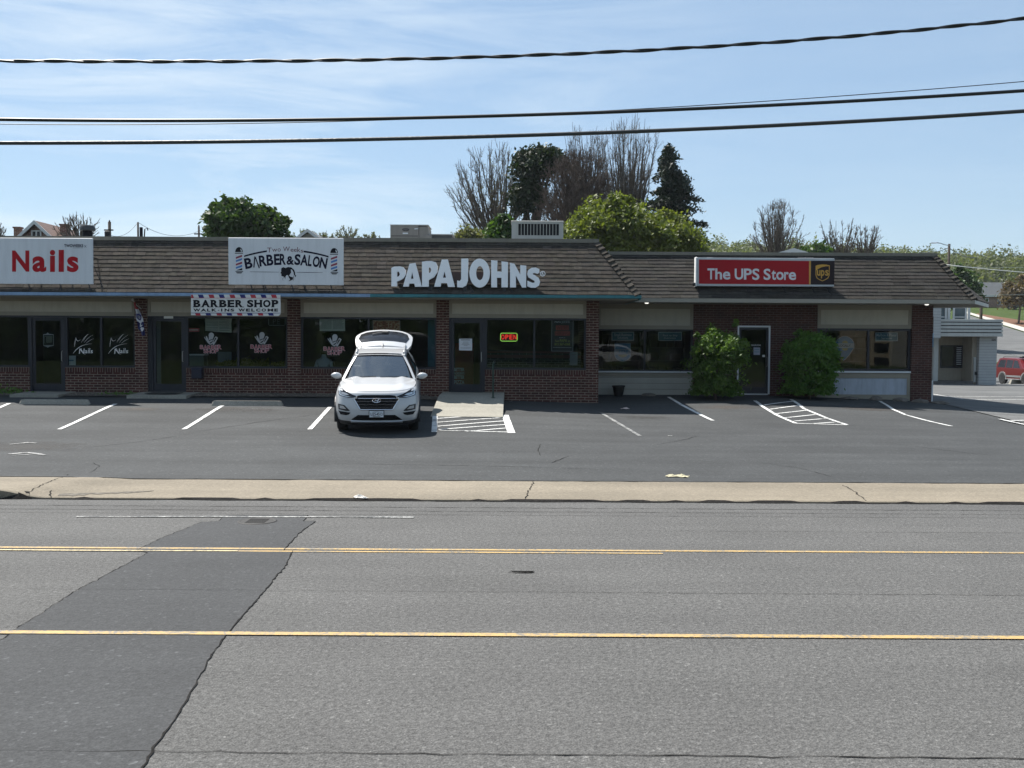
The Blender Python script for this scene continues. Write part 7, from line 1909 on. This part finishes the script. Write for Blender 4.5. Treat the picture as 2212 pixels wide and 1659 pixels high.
# black flue and small roof pipe
p = W(189, 505, 34.0)
e = thing('roof_flue', 'black mushroom-capped flue on the roof right of the chimney', 'flue', (p.x, 34, zd))
zt = W(189, 488, 34).z
mb = MB(); mb.lathe([(.155, 0), (.155, zt - zd - .14)], (p.x, 34, zd), n=18); obj('pipe', mb, M_black, e, auto=40)
mb = MB(); mb.lathe([(.16, -.16), (.245, -.16), (.25, -.06), (.20, .01), (.0, .03)], (p.x, 34, zt), n=18); obj('cap', mb, mat('flue_cap', (.05, .05, .05), rough=.4, metal=.4), e, auto=40)
p = W(305, 505, 34.0)
e = thing('roof_pipe', 'short black roof pipe with a hooked end left of the dark green tree', 'pipe', (p.x, 34, zd)); zt = W(305, 491, 34).z
mb = MB(); mb.tube([(p.x, 34, zd), (p.x, 34, zt)], .055, 8); obj('pipe', mb, M_black, e)
mb = MB(); mb.tube([(p.x + .06, 34, zd + .1), (p.x + .12, 34, zt - .06), (p.x + .2, 34, zt - .02), (p.x + .22, 34, zt - .1)], .02, 6); obj('hook', mb, M_black, e)

# --- generic gabled house, ridge along the sight line or across it
M_hbrick = m_brick('house_brick', (.165, .0638, .0413), (.12, .045, .03), (.285, .24, .195), bw=.3, bh=.1, ms=.02)
M_hbrickl = m_brick('pale_house_brick', (.2448, .1224, .0792), (.1944, .0936, .0612), (.3024, .2448, .2016), bw=.3, bh=.1, ms=.02)
M_trimw = mat('white_trim', (.576, .576, .56), rough=.5, var=.04)
def m_shingle(name, col):
    return m_boards(name, col, pitch=.16, groove=.02, var=.2)
def house(name, label, x0, x1, y0, y1, z0, ze, zr, wall, roofm, ridge='y', over=.35, windows=(), group=None, chim=None, cat='house'):
    e = thing(name, label, cat, ((x0 + x1) / 2, (y0 + y1) / 2, z0), group); xm, ym = (x0 + x1) / 2, (y0 + y1) / 2
    mb = MB()
    if ridge == 'y':
        mb.poly([[(x0, z0 - 1), (x1, z0 - 1), (x1, ze), (xm, zr - .12), (x0, ze)]], lambda u, v: (u, y0, v), depth=y1 - y0)
    else:
        mb.poly([[(y0, z0 - 1), (y1, z0 - 1), (y1, ze), (ym, zr - .12), (y0, ze)]], lambda u, v: (x0, u, v), depth=x1 - x0, dvec=Vector((1, 0, 0)))
    obj('wall', mb, wall, e)
    mb = MB(); s = (zr - ze)
    if ridge == 'y':
        h = (x1 - x0) / 2; zo = ze - s * over / h
        for sg in (-1, 1): mb.loft([[(xm + sg * (h + over), y, zo), (xm, y, zr), (xm, y, zr + .16), (xm + sg * (h + over), y, zo + .16)] for y in (y0 - over, y1 + over)], True, True)
    else:
        h = (y1 - y0) / 2; zo = ze - s * over / h
        for sg in (-1, 1): mb.loft([[(x, ym + sg * (h + over), zo), (x, ym, zr), (x, ym, zr + .16), (x, ym + sg * (h + over), zo + .16)] for x in (x0 - over, x1 + over)], True, True)
    r = obj('roof', mb, roofm, e)
    if ridge == 'y':
        mb = MB(); h = (x1 - x0) / 2
        for sg in (-1, 1): mb.loft([[(xm + sg * (h + over + .02), y, zo - .12), (xm, y, zr - .10), (xm, y, zr + .18), (xm + sg * (h + over + .02), y, zo + .18)] for y in (y0 - over - .06, y0 - over - .003)], True, True)
        obj('rake_board', mb, M_trimw, r)
    else:
        mb = MB(); mb.box(x0 - over, x1 + over, y0 - over - .05, y0 - over - .003, zo - .1, zo + .14); obj('eave_board', mb, M_trimw, r)
    if chim:
        for (cx_, cy_2, w_, zt_) in chim:
            mb = MB(); mb.box(cx_ - w_ / 2, cx_ + w_ / 2, cy_2, cy_2 + w_, ze - .5, zt_ - .12); mb.box(cx_ - w_ / 2 - .06, cx_ + w_ / 2 + .06, cy_2 - .06, cy_2 + w_ + .06, zt_ - .118, zt_); obj('chimney', mb, wall, r)
    for (wx0, wx1, wz0, wz1) in windows:
        mb = MB(); f = .09
        mb.box(wx0, wx1, y0 - .07, y0 - .003, wz1 - f, wz1); mb.box(wx0, wx1, y0 - .07, y0 - .003, wz0, wz0 + f); mb.box(wx0, wx0 + f, y0 - .07, y0 - .003, wz0 + f, wz1 - f); mb.box(wx1 - f, wx1, y0 - .07, y0 - .003, wz0 + f, wz1 - f); mb.box((wx0 + wx1) / 2 - f / 2, (wx0 + wx1) / 2 + f / 2, y0 - .07, y0 - .003, wz0 + f, wz1 - f)
        w_ = obj('window', mb, M_trimw, e)
        q = MB(); q.quad((wx0 + f, y0 - .02, wz0 + f), (wx1 - f, y0 - .02, wz0 + f), (wx1 - f, y0 - .02, wz1 - f), (wx0 + f, y0 - .02, wz1 - f)); obj('pane', q, M_gloss, w_)
    return e
# brick gable at the far left
Yh = 75.0; ap = W(79, 482, Yh); s_ = Yh / F
wz1, wz0 = W(0, 497, Yh).z, W(0, 507, Yh).z
house('brick_house', 'old brick gabled house with brown roof and chimneys above the nail sign', ap.x - 4.2, ap.x + 4.2, Yh, Yh + 6, .9, ap.z - 3.9, ap.z, M_hbrick, m_shingle('brown_shingle', (.15, .0863, .06)), windows=[(W(68, 500, Yh).x, W(90, 500, Yh).x, wz0 - .6, wz1)], chim=[(W(142.5, 490, Yh + 3).x, Yh + 2.6, .55, W(0, 484, Yh + 3).z), (W(36, 490, Yh + 2).x, Yh + 2, .45, W(0, 489.5, Yh + 2).z)])
p = W(666, 499.5, 88)
house('small_house', 'small grey gable peeping over the roof right of the dark green tree', p.x - 3, p.x + 3, 88, 96, .9, p.z - 2.2, p.z, mat('grey_siding', (.32, .30, .27), rough=.7), m_shingle('grey_shingle', (.12, .1162, .1125)), group='gables behind the shops')
p = W(1711, 540, 62)
house('small_house', 'pale metal gable peeping over the roof above the red sign', p.x - 2.6, p.x + 2.6, 62, 68, .6, p.z - .85, p.z - .1, mat('pale_siding', (.42, .42, .42), rough=.7), mat('pale_metal_roof', (.42, .45, .47), rough=.4, metal=.3), group='gables behind the shops')
# brick house up the street
Yk = 186.0
z0, ze, zr = W(0, 668, Yk).z + .45, W(0, 630, Yk).z + .45, W(0, 603, Yk).z + .45
x0_, x1_ = W(2102, 640, Yk).x, W(2180, 640, Yk).x
house('brick_house', 'distant brick house with a wide grey roof at the top of the lawn', x0_, x1_, Yk, Yk + 8, z0, ze, zr, M_hbrickl, m_shingle('slate_shingle', (.0638, .069, .0713)), ridge='x', windows=[(W(2128, 640, Yk).x, W(2136, 640, Yk).x, W(0, 645, Yk).z + .4, W(0, 637, Yk).z + .4), (W(2155, 640, Yk).x, W(2166, 640, Yk).x, W(0, 652, Yk).z + .4, W(0, 640, Yk).z + .4)], over=.6)

# --- siding-clad neighbour across the side lot
Yn = 55.0; M_sid = m_boards('pale_siding_boards', (.368, .376, .368), pitch=.15, groove=.012); M_tan = mat('tan_render', (.288, .256, .2), rough=.85, var=.06, dirt=.15); M_fas = mat('pale_fascia', (.416, .424, .4), rough=.6, var=.05, dirt=.15)
px_ = lambda x: W(x, 735, Yn).x
pz_ = lambda y: W(2090, y, Yn).z
zg = .30
e = thing('siding_building', 'small pale siding-clad building with a striped fascia beyond the side lot', 'building', (px_(2085), Yn, zg))
xl, xr, xa0, xa1 = px_(1985), px_(2154), px_(2022), px_(2116)
Z = dict(f0=pz_(727), f1=pz_(690), u1=pz_(640))
mb = MB(); mb.box(xa1, xr, Yn, Yn + 8, zg - .6, Z['f0'] - .002); obj('siding_wall', mb, M_sid, e)
mb = MB(); mb.box(px_(2106), xa1 - .003, Yn + .3, Yn + 8, zg - .6, Z['f0'] - .002); mb.box(xl, px_(2106), Yn + 1.5, Yn + 1.8, zg - .6, Z['f0'] - .002); obj('alcove_wall', mb, M_tan, e)
mb = MB(); mb.box(px_(2021), px_(2031), Yn + .2, Yn + .55, zg + .05, Z['f0'] - .002); obj('column', mb, M_fas, e)
mb = MB(); mb.box(xl, px_(2106), Yn + .1, Yn + 1.49, zg - .5, zg + .10); obj('porch_step', mb, mat('dark_step', (.10, .095, .09), rough=.9), e)
n = 5; hh = (Z['f1'] - Z['f0']) / n; fm = None
for k in range(n):
    mb = MB(); mb.box(px_(2021) , xr + .06, Yn - .5, Yn + (.3 if k else 8), Z['f0'] + k * hh + (.045 if k else 0), Z['f0'] + (k + 1) * hh, bev=.008); obj('fascia_board', mb, M_fas, e)
mb = MB(); mb.box(px_(2022), xr + .02, Yn - .42, Yn + .28, Z['f0'] + .05, Z['f1'] - .05); obj('fascia_back', mb, M_dark, e)
mb = MB(); mb.box(px_(2022), xr, Yn + .3, Yn + 8, Z['f0'] + hh, Z['f1'] - .06); obj('flat_roof', mb, M_deck, e)
mb = MB(); mb.box(xl - 2, px_(2021) - .02, Yn - .7, Yn + 8, Z['f0'] - .1, Z['u1']); obj('siding_wall', mb, M_sid, e)
mb = MB(); mb.box(px_(2021), px_(2099), Yn + 3, Yn + 8, Z['f1'] - .05, Z['u1'] + .6); obj('upper_wall', mb, mat('grey_upper', (.40, .40, .38), rough=.7, dirt=.1), e)
YU2 = Yn + 3
for (a_, b_) in ((2024, 2040), (2061, 2083)):
    x0_, x1_ = W(a_, 700, YU2).x, W(b_, 700, YU2).x; wz1, wz0 = W(0, 659, YU2).z + .12, W(0, 693, YU2).z
    mb = MB(); f = .10
    mb.box(x0_ - f, x1_ + f, YU2 - .06, YU2 - .003, wz1, wz1 + f); mb.box(x0_ - f, x0_, YU2 - .06, YU2 - .003, wz0, wz1); mb.box(x1_, x1_ + f, YU2 - .06, YU2 - .003, wz0, wz1); mb.box(x0_, x1_, YU2 - .05, YU2 - .003, (wz0 + wz1) / 2 - .03, (wz0 + wz1) / 2 + .03)
    w_ = obj('window', mb, M_trimw, e)
    q = MB(); q.quad((x0_, YU2 - .02, wz0), (x1_, YU2 - .02, wz0), (x1_, YU2 - .02, wz1), (x0_, YU2 - .02, wz1)); obj('pane', q, mat('blue_pane', (.06, .09, .11), rough=.05), w_)
    mb = MB(); mb.box(x1_ + .16, x1_ + .30, YU2 - .05, YU2 - .003, wz0, wz1 + .1); obj('corner_board', mb, M_trimw, e)
YA = Yn + 1.5
x0_, x1_ = W(2033, 760, YA).x, W(2078, 760, YA).x; wz1, wz0 = W(2060, 748, YA).z, W(2060, 792, YA).z
mb = MB(); mb.box(x0_ - .05, x1_ + .05, YA - .05, YA - .003, wz1, wz1 + .05); mb.box(x0_ - .05, x1_ + .05, YA - .06, YA - .003, wz0 - .07, wz0); mb.box(x1_, x1_ + .05, YA - .05, YA - .003, wz0, wz1); mb.box(x0_ - .05, x0_, YA - .05, YA - .003, wz0, wz1); w_ = obj('window', mb, M_frame, e)
q = MB(); q.quad((x0_, YA - .02, wz0), (x1_, YA - .02, wz0), (x1_, YA - .02, wz1), (x0_, YA - .02, wz1)); obj('pane', q, M_gloss, w_)
mb = MB()
for k in range(10):
    z = wz0 + .1 + (wz1 - wz0 - .2) * k / 9; xw = W(2066, 760, YA).x; mb.box(xw, x1_ - .04, YA - .03, YA - .024, z, z + .05)
obj('curtain', mb, M_vgrey, w_)
mb = MB(); mb.box(W(2106.5, 760, Yn).x + .05, W(2115, 760, Yn).x - .05, Yn + .2, Yn + .295, zg + .05, pz_(772)); obj('side_door', mb, M_fas, e)
mb = MB(); mb.box(W(2107, 800, Yn + .1).x, W(2111, 800, Yn + .1).x, Yn + .1, Yn + .19, pz_(810), pz_(803), bev=.01); obj('meter_box', mb, M_dark, e)
mb = MB(); (p, q) = (2142, 732), (2151, 736); put_text(mb, '626', *p, *q, Yn - .01 + .004, bold=.03); obj('house_number', mb, M_dark, e, recalc=False)
# wheel stop in front of the off-roader
p = W(2200, 829, 69.5); z = terrain(p.x, p.y)
mb = MB(); mb.loft([[(p.x - .55 * s, p.y + a, z + b) for s, a, b in ((1, 0, 0), (.75, .05, .32), (-.75, .05, .32), (-1, 0, 0))], [(p.x - .55 * s, p.y + a, z + b) for s, a, b in ((1, .3, 0), (.75, .25, .32), (-.75, .25, .32), (-1, .3, 0))]], True, True)
obj('concrete_block', mb, M_conc2, label='pale concrete block in front of the red off-roader', cat='block')

# --- poles
M_pole = m_bark('pole_wood', (.060, .050, .042))
def pole(label, px, Y, top, r=.13, name='utility_pole', cat='pole', group='utility poles behind the shops', arm=True):
    p = W(px, top, Y); z = terrain(p.x, Y)
    e = thing(name, label, cat, (p.x, Y, z), group)
    mb = MB(); mb.tube([(p.x, Y, z - .2), (p.x, Y, p.z)], [r * 1.15, r * .8], 10); obj('post', mb, M_pole, e, smooth=True)
    if arm:
        mb = MB(); mb.box(p.x - .35, p.x + .35, Y - .2, Y - .13, p.z - .7, p.z - .6); obj('cross_arm', mb, M_pole, e)
        mb = MB(); mb.lathe([(0, .0), (.05, .0), (.06, .08), (.03, .12), (0, .13)], (p.x, Y, p.z), n=10); obj('insulator', mb, M_dark, e)
    return e, Vector((p.x, Y, p.z))
_, pA = pole('thick utility pole with a transformer right of the bare tree at the left', 236.5, 80, 479, r=.14)
mb = MB(); mb.lathe([(0, -.25), (.2, -.25), (.22, .2), (.1, .3), (0, .3)], (pA.x - .05, 79.7, pA.z - 1.0), n=12); obj('transformer', mb, M_dark, bpy.data.objects['utility_pole'])
_, pB = pole('plain utility pole midway between the flue and the dark green tree', 298, 84, 480, r=.09, arm=False)
_, pC = pole('utility pole just left of the dark green tree', 429.5, 88, 489, r=.10)
lampz = 527
e, pL = pole('tall dark lamp post with a curved arm above the end of the shingle roof', 2050.5, 90, lampz, r=.13, name='street_lamp', cat='street lamp', group=None, arm=False)
a_ = W(2024, 524.5, 90); mb = MB(); mb.tube([pL + Vector((0, -.1, -.15)), W(2040, 528.5, 90), W(2032, 525.5, 90), a_], .035, 6); obj('arm', mb, M_silver, e)
mb = MB(); mb.loft([[(a_.x + x, 90 - w_, a_.z + z), (a_.x + x, 90 + w_, a_.z + z), (a_.x + x, 90, a_.z + z + .1)] for x, w_, z in ((.1, .05, -.02), (-.1, .13, -.06), (-.5, .10, -.07))], True, True); obj('lamp_head', mb, M_silver, e)
_, pD = pole('short pole rising behind the striped fascia of the siding-clad building', 2120, 68, 640, r=.11, group=None, arm=False)

# --- wires
def wire(label, pts, r, name='overhead_wire', group='overhead wires above the street', m=None, twist=0, smooth_=True):
    mb = MB()
    P_ = [Vector(p) for p in pts]
    if twist:
        n = len(P_)
        for s in range(2):
            mb.tube([p + Vector((0, math.cos(i * twist + s * math.pi), math.sin(i * twist + s * math.pi))) * r * .55 for i, p in enumerate(P_)], r * (.85 if s else .6), 6)
    else: mb.tube(P_, r, 6)
    me_o = obj(name, mb, m or M_wire, smooth=True, label=label, cat='wire', group=group)
    return me_o
M_wire = mat('wire_black', (.012, .013, .016), rough=.5)
def span(ctrl, Y0, Y1, x_ext=60, n=260):
    """quadratic through three picture points, the wire lying between depths Y0 (left) and Y1 (right)"""
    xs3 = np.array([c_[0] for c_ in ctrl], float); co = np.polyfit(xs3, [c_[1] for c_ in ctrl], len(ctrl) - 1)
    o = []
    for px in np.linspace(-900, 3100, n):
        t = px / 2212; Y = Y0 + (Y1 - Y0) * t; q = np.polyval(co, px); o.append(W(px, q, Y))
    return o
wire('topmost thick twisted cable crossing the sky', span([(0, 131.5), (550, 132), (1106, 121), (1660, 92), (2212, 40)], 6.9, 6.8, n=700), .0102, twist=.24)
wire('middle smooth black cable crossing the sky', span([(0, 258), (740, 257.5), (1474, 236), (2212, 196)], 6.9, 6.8), .0117)
wire('thin wire crossing the middle cable', span([(0, 268), (740, 262), (1474, 230), (2212, 176)], 7.0, 6.9), .0029)
wire('lowest thick grey cable crossing in front of the tree group', span([(0, 309), (740, 302), (1474, 280), (2212, 240)], 6.9, 6.8), .0133, m=mat('wire_grey', (.035, .036, .04), rough=.55, bump=.4, bscale=30))
def sagw(a, b, sag, n=14): return [a.lerp(b, k / n) - Vector((0, 0, sag * 4 * (k / n) * (1 - k / n))) for k in range(n + 1)]
wire('thin wire between the left pair of utility poles', sagw(pA - Vector((0, 0, 1.0)), pB, .5), .016, group='thin wires behind the shops')
wire('sagging thin wire from the middle pole to the pole by the green tree', sagw(pB, pC - Vector((0, 0, .4)), .7), .016, group='thin wires behind the shops')
wire('thin wire running right from the pole by the green tree', sagw(pC - Vector((0, 0, .3)), W(520, 500, 95), .6), .016, group='thin wires behind the shops')
wire('thin wire from the lamp post down to the left behind the roof', sagw(pL - Vector((0, 0, .3)), W(1990, 545, 100), .2), .03, group='thin wires at the lamp post')
wire('thin wire from the lamp post down to the right over the wooded hill', sagw(pL - Vector((0, 0, .35)), W(2110, 556, 120), .3), .035, group='thin wires at the lamp post')
M_ww = mat('wire_white', (.75, .74, .70), rough=.4)
wire('bright white wire sloping across the wooded hill at the right', [W(2015, 568, 60), W(2090, 577, 60), W(2150, 583, 60), W(2230, 590, 60), W(2400, 600, 60)], .022, group=None, m=M_ww)
wire('faint pale wire level across the wooded hill at the right', [W(2015, 573, 80), W(2100, 577.5, 80), W(2212, 578, 80), W(2400, 576, 80)], .012, group=None, m=mat('wire_pale', (.35, .40, .36), rough=.5))
wire('faint pale wire level across the brick house at the right', [W(2108, 635, 82), W(2160, 637, 82), W(2230, 636.5, 82), W(2400, 633, 82)], .012, group=None, m=mat('wire_pale', (.35, .40, .36), rough=.5))

# ================================================================ things behind the panes and across the street
def inbox(name, label, cat, px0, py0, px1, py1, Y, dp, m, group=None, bev=.01):
    a, b = W(px0, py1, Y), W(px1, py0, Y); mb = MB(); mb.box(a.x, b.x, Y, Y + dp, a.z, b.z, bev=bev)
    return obj(name, mb, m, label=label, cat=cat, group=group)
inbox('inner_panel', 'pale grey board standing just inside the door left of the barber window', 'partition', 334, 694, 346, 842, 30.5, .06, mat('pale_board', (.30, .33, .36), rough=.7))  # upright board added for the pale stripe behind the door glass
inbox('inner_panel', 'teal partition inside the right end of the window behind the white car', 'partition', 924, 688, 941, 792, 30.6, .06, mat('teal_partition', (.03, .16, .22), rough=.6))
# display case in the barber shop
a, b = W(406, 792, 30.6), W(440, 765, 30.6)
e = thing('display_case', 'small glass-topped display case low in the barber window', 'display case', ((a.x + b.x) / 2, 30.8, .88))
mb = MB(); mb.box(a.x, b.x, 30.6, 31.0, .88, b.z - .04, bev=.01); obj('body', mb, mat('case_grey', (.10, .14, .13), rough=.4), e)
mb = MB(); mb.box(a.x - .02, b.x + .02, 30.58, 31.02, b.z - .038, b.z); obj('top', mb, M_vinyl, e)
inbox('framed_picture', 'blue-grey framed mirror inside the barber window below the left decal', 'mirror', 470, 760, 500, 792, 31.3, .04, mat('mirror_grey', (.16, .20, .24), rough=.2))
# plants on the barber window ledge
rng = np.random.default_rng(91); p = W(545, 792, 30.45)
e = thing('window_plant', 'spreading dark olive plant along the ledge inside the barber window', 'plant', (p.x, 30.45, 1.6))
C = []
for k in range(60):
    px = rng.uniform(474, 614); top = 772 + 12 * abs(px - 545) / 70; q0 = W(px, 792, 30.45); q1 = W(px + rng.uniform(-14, 14), rng.uniform(top, 786), 30.45 + rng.uniform(-.12, .2)); f = rng.random((34, 1)); C.append(np.array(q0) + (np.array(q1) - np.array(q0)) * f + rng.normal(size=(34, 3)) * .03)
C = np.concatenate(C); V, Fq = leaves(C, .05, rng, up=.6, elong=2.6); link('leaves', fast_mesh('leaves', V, Fq, m_leaf('olive_leaf', (.06, .07, .015), (.16, .17, .04)), tint=rng.random(len(C))), e)
mb = MB(); a, b = W(480, 796, 30.45), W(610, 790, 30.45); mb.box(a.x, b.x, 30.36, 30.56, 1.46, 1.62, bev=.02); obj('trough', mb, M_plast, e)
# customer seated in the barber shop, seen small through the glass
def skin_body(name, verts, edges, radii, m, parent, root=0):
    me = bpy.data.meshes.new(name); me.from_pydata(verts, edges, []); o = bpy.data.objects.new(name, me); COL.objects.link(o)
    md = o.modifiers.new('skin', 'SKIN'); sk = me.skin_vertices[0] if me.skin_vertices else None
    if sk is None:
        bpy.context.view_layer.objects.active = o
        bm = bmesh.new(); bm.from_mesh(me); bm.verts.layers.skin.verify(); bm.to_mesh(me); bm.free(); sk = me.skin_vertices[0]
    for i, r in enumerate(radii): sk.data[i].radius = (r, r)
    sk.data[root].use_root = True
    s = o.modifiers.new('sub', 'SUBSURF'); s.levels = 1; s.render_levels = 1
    dg = bpy.context.evaluated_depsgraph_get(); nm = bpy.data.meshes.new_from_object(o.evaluated_get(dg)); bpy.data.objects.remove(o)
    nm.materials.clear(); nm.materials.append(m); nm.polygons.foreach_set('use_smooth', [True] * len(nm.polygons))
    r = bpy.data.objects.new(name, nm); COL.objects.link(r); r.parent = parent; r.location = (0, 0, 0); r.matrix_parent_inverse = Matrix.Translation(-Vector(parent.location))
    return r
p = W(700, 772, 31.0); X0, Y0, Z0 = p.x, 31.0, .88
e = thing('person', 'person in a pale blue gown seated low inside the window left of the white car', 'person', (X0, Y0, Z0))
hz = p.z - Z0 - .02
vv = [(0, 0, .50), (0, -.02, .72), (0, -.02, .92), (0, -.02, 1.02), (0, -.05, 1.16),
      (-.19, 0, .90), (-.26, -.08, .68), (-.16, -.30, .62), (.19, 0, .90), (.26, -.08, .68), (.16, -.30, .62),
      (-.10, -.12, .50), (-.12, -.46, .50), (-.12, -.46, .08), (-.12, -.58, .04), (.10, -.12, .50), (.12, -.46, .50), (.12, -.46, .08), (.12, -.58, .04)]
vv = [(X0 + x, Y0 + y, Z0 + z * 1.0) for x, y, z in vv]
ed = [(0, 1), (1, 2), (2, 3), (3, 4), (2, 5), (5, 6), (6, 7), (2, 8), (8, 9), (9, 10), (0, 11), (11, 12), (12, 13), (13, 14), (0, 15), (15, 16), (16, 17), (17, 18)]
rr = [.15, .15, .14, .055, .095, .075, .055, .04, .075, .055, .04, .095, .075, .05, .04, .095, .075, .05, .04]
skin_body('body', vv, ed, rr, mat('gown_blue', (.40, .47, .54), rough=.8), e)
mb = MB(); mb.lathe([(0, -.02), (.09, .0), (.105, .06), (.09, .12), (.05, .15), (0, .16)], (X0, Y0 - .03, Z0 + 1.13), n=14); obj('hair', mb, mat('dark_hair', (.015, .012, .010), rough=.6), e, smooth=True)
e = thing('barber_chair', 'black barber chair under the seated person', 'chair', (X0, Y0, Z0))
mb = MB(); mb.box(X0 - .28, X0 + .28, Y0 - .3, Y0 + .25, Z0 + .3, Z0 + .40, bev=.04); obj('seat', mb, M_int, e)
mb = MB(); mb.box(X0 - .26, X0 + .26, Y0 + .19, Y0 + .30, Z0 + .41, Z0 + .95, bev=.04); obj('backrest', mb, M_int, e)
mb = MB(); mb.lathe([(.25, 0), (.25, .04), (.06, .07), (.06, .3)], (X0, Y0, Z0), n=18); obj('pedestal', mb, M_silver, e)
# shelves in the parcel shop and nail bar tables
for (px0, px1, Yq, lab) in ((1300, 1385, 35.5, 'grey shelf unit deep inside the parcel shop left window'), (1400, 1480, 36.5, 'grey shelf unit behind the tall shrub inside the parcel shop'), (1815, 1880, 36, 'grey shelf unit inside the parcel shop right window')):
    x0_, x1_ = W(px0, 760, Yq).x, W(px1, 760, Yq).x
    e = thing('shelf_unit', lab, 'shelf', ((x0_ + x1_) / 2, Yq, .79), 'shelves inside the parcel shop')
    mb = MB()
    for k in range(5): mb.box(x0_ + .03, x1_ - .03, Yq, Yq + .4, .85 + k * .45, .88 + k * .45)
    obj('shelf', mb, mat('shelf_grey', (.09, .09, .09), rough=.6), e)
    for x in (x0_, x1_ - .03):
        mb = MB(); mb.box(x, x + .03, Yq, Yq + .4, .79, 2.75); obj('side_panel', mb, mat('shelf_grey', (.09, .09, .09)), e)
    rb = random.Random(int(px0)); mb = MB()
    for k in range(4):
        x = x0_ + .06
        while x < x1_ - .3:
            w_ = rb.uniform(.15, .35); mb.box(x, x + w_, Yq + .04, Yq + .34, .883 + k * .45, .883 + k * .45 + rb.uniform(.15, .36)); x += w_ + rb.uniform(.02, .12)
    obj('carton', mb, mat('carton_brown', (.07, .058, .048), rough=.8, var=.3, vscale=3), e)
# across the street, mirrored in the panes
zb_ = terrain(8, -8)
wh = [(.02, .35), (.0, .62), (.08, .80), (1.05, .98), (1.75, 1.42), (2.4, 1.50), (3.4, 1.46), (4.15, 1.04), (4.5, .98), (4.55, .45), (4.45, .32)]
wg = [[(1.35, .99), (1.85, 1.37), (2.45, 1.42), (2.45, 1.0)], [(2.52, 1.0), (2.52, 1.42), (3.3, 1.40), (3.85, 1.04)]]
boxy_car('parked_car', 'white saloon across the street mirrored in the parcel shop window', (9.6, -7, zb_), rad(90), m_carpaint('white_saloon_paint', (.70, .71, .72)), wh, wg, 4.55, .90, (.92, 3.6), .32)
boxy_car('parked_car', 'silver saloon across the street mirrored behind the tall shrub', (15.6, -8, terrain(15, -8)), rad(90), m_carpaint('silver_saloon_paint', (.32, .34, .36), metal=.4), wh, wg, 4.55, .90, (.92, 3.6), .32)
e = thing('office_building', 'tan office building across the street mirrored in the end window of the parcel shop', 'building', (30, -9, .4))
M_off = mat('office_tan', (.50, .43, .30), rough=.85, var=.05)
mb = MB(); mb.box(25.7, 36, -16, -9, -.5, 5.5); obj('wall', mb, M_off, e)
for k in range(3):
    z = .75 + k * 1.0
    mb = MB(); mb.box(26.0, 27.0, -8.99, -8.94, z, z + .62); obj('window', mb, M_gloss, e)
for z in np.arange(.4, 4.2, .42):
    mb = MB(); mb.box(27.35, 31, -8.98, -8.90, z, z + .38); obj('cladding_board', mb, mat('office_clad', (.42, .42, .38), rough=.7), e)
mb = MB(); mb.box(27.1, 27.3, -8.99, -8.85, -.3, 5.4); obj('pilaster', mb, mat('office_trim', (.6, .58, .5), rough=.7), e)
mb = MB(); mb.box(28.3, 28.5, -8.89, -8.8, -.3, 4.4); obj('downpipe', mb, M_trimw, e)

# ================================================================ the air between here and the far hillside
mb = MB(); mb.box(-700, 700, -400, 1100, -8.0, 75)
m = bpy.data.materials.new('haze_air'); m.use_nodes = True; t = m.node_tree; t.nodes.clear()
o = node(t, 'ShaderNodeOutputMaterial'); v = node(t, 'ShaderNodeVolumePrincipled')
v.inputs['Color'].default_value = (.86, .92, 1.0, 1); v.inputs['Density'].default_value = .00015; v.inputs['Anisotropy'].default_value = .0
t.links.new(v.outputs[0], o.inputs['Volume'])
obj('haze', mb, m, kind='stuff')
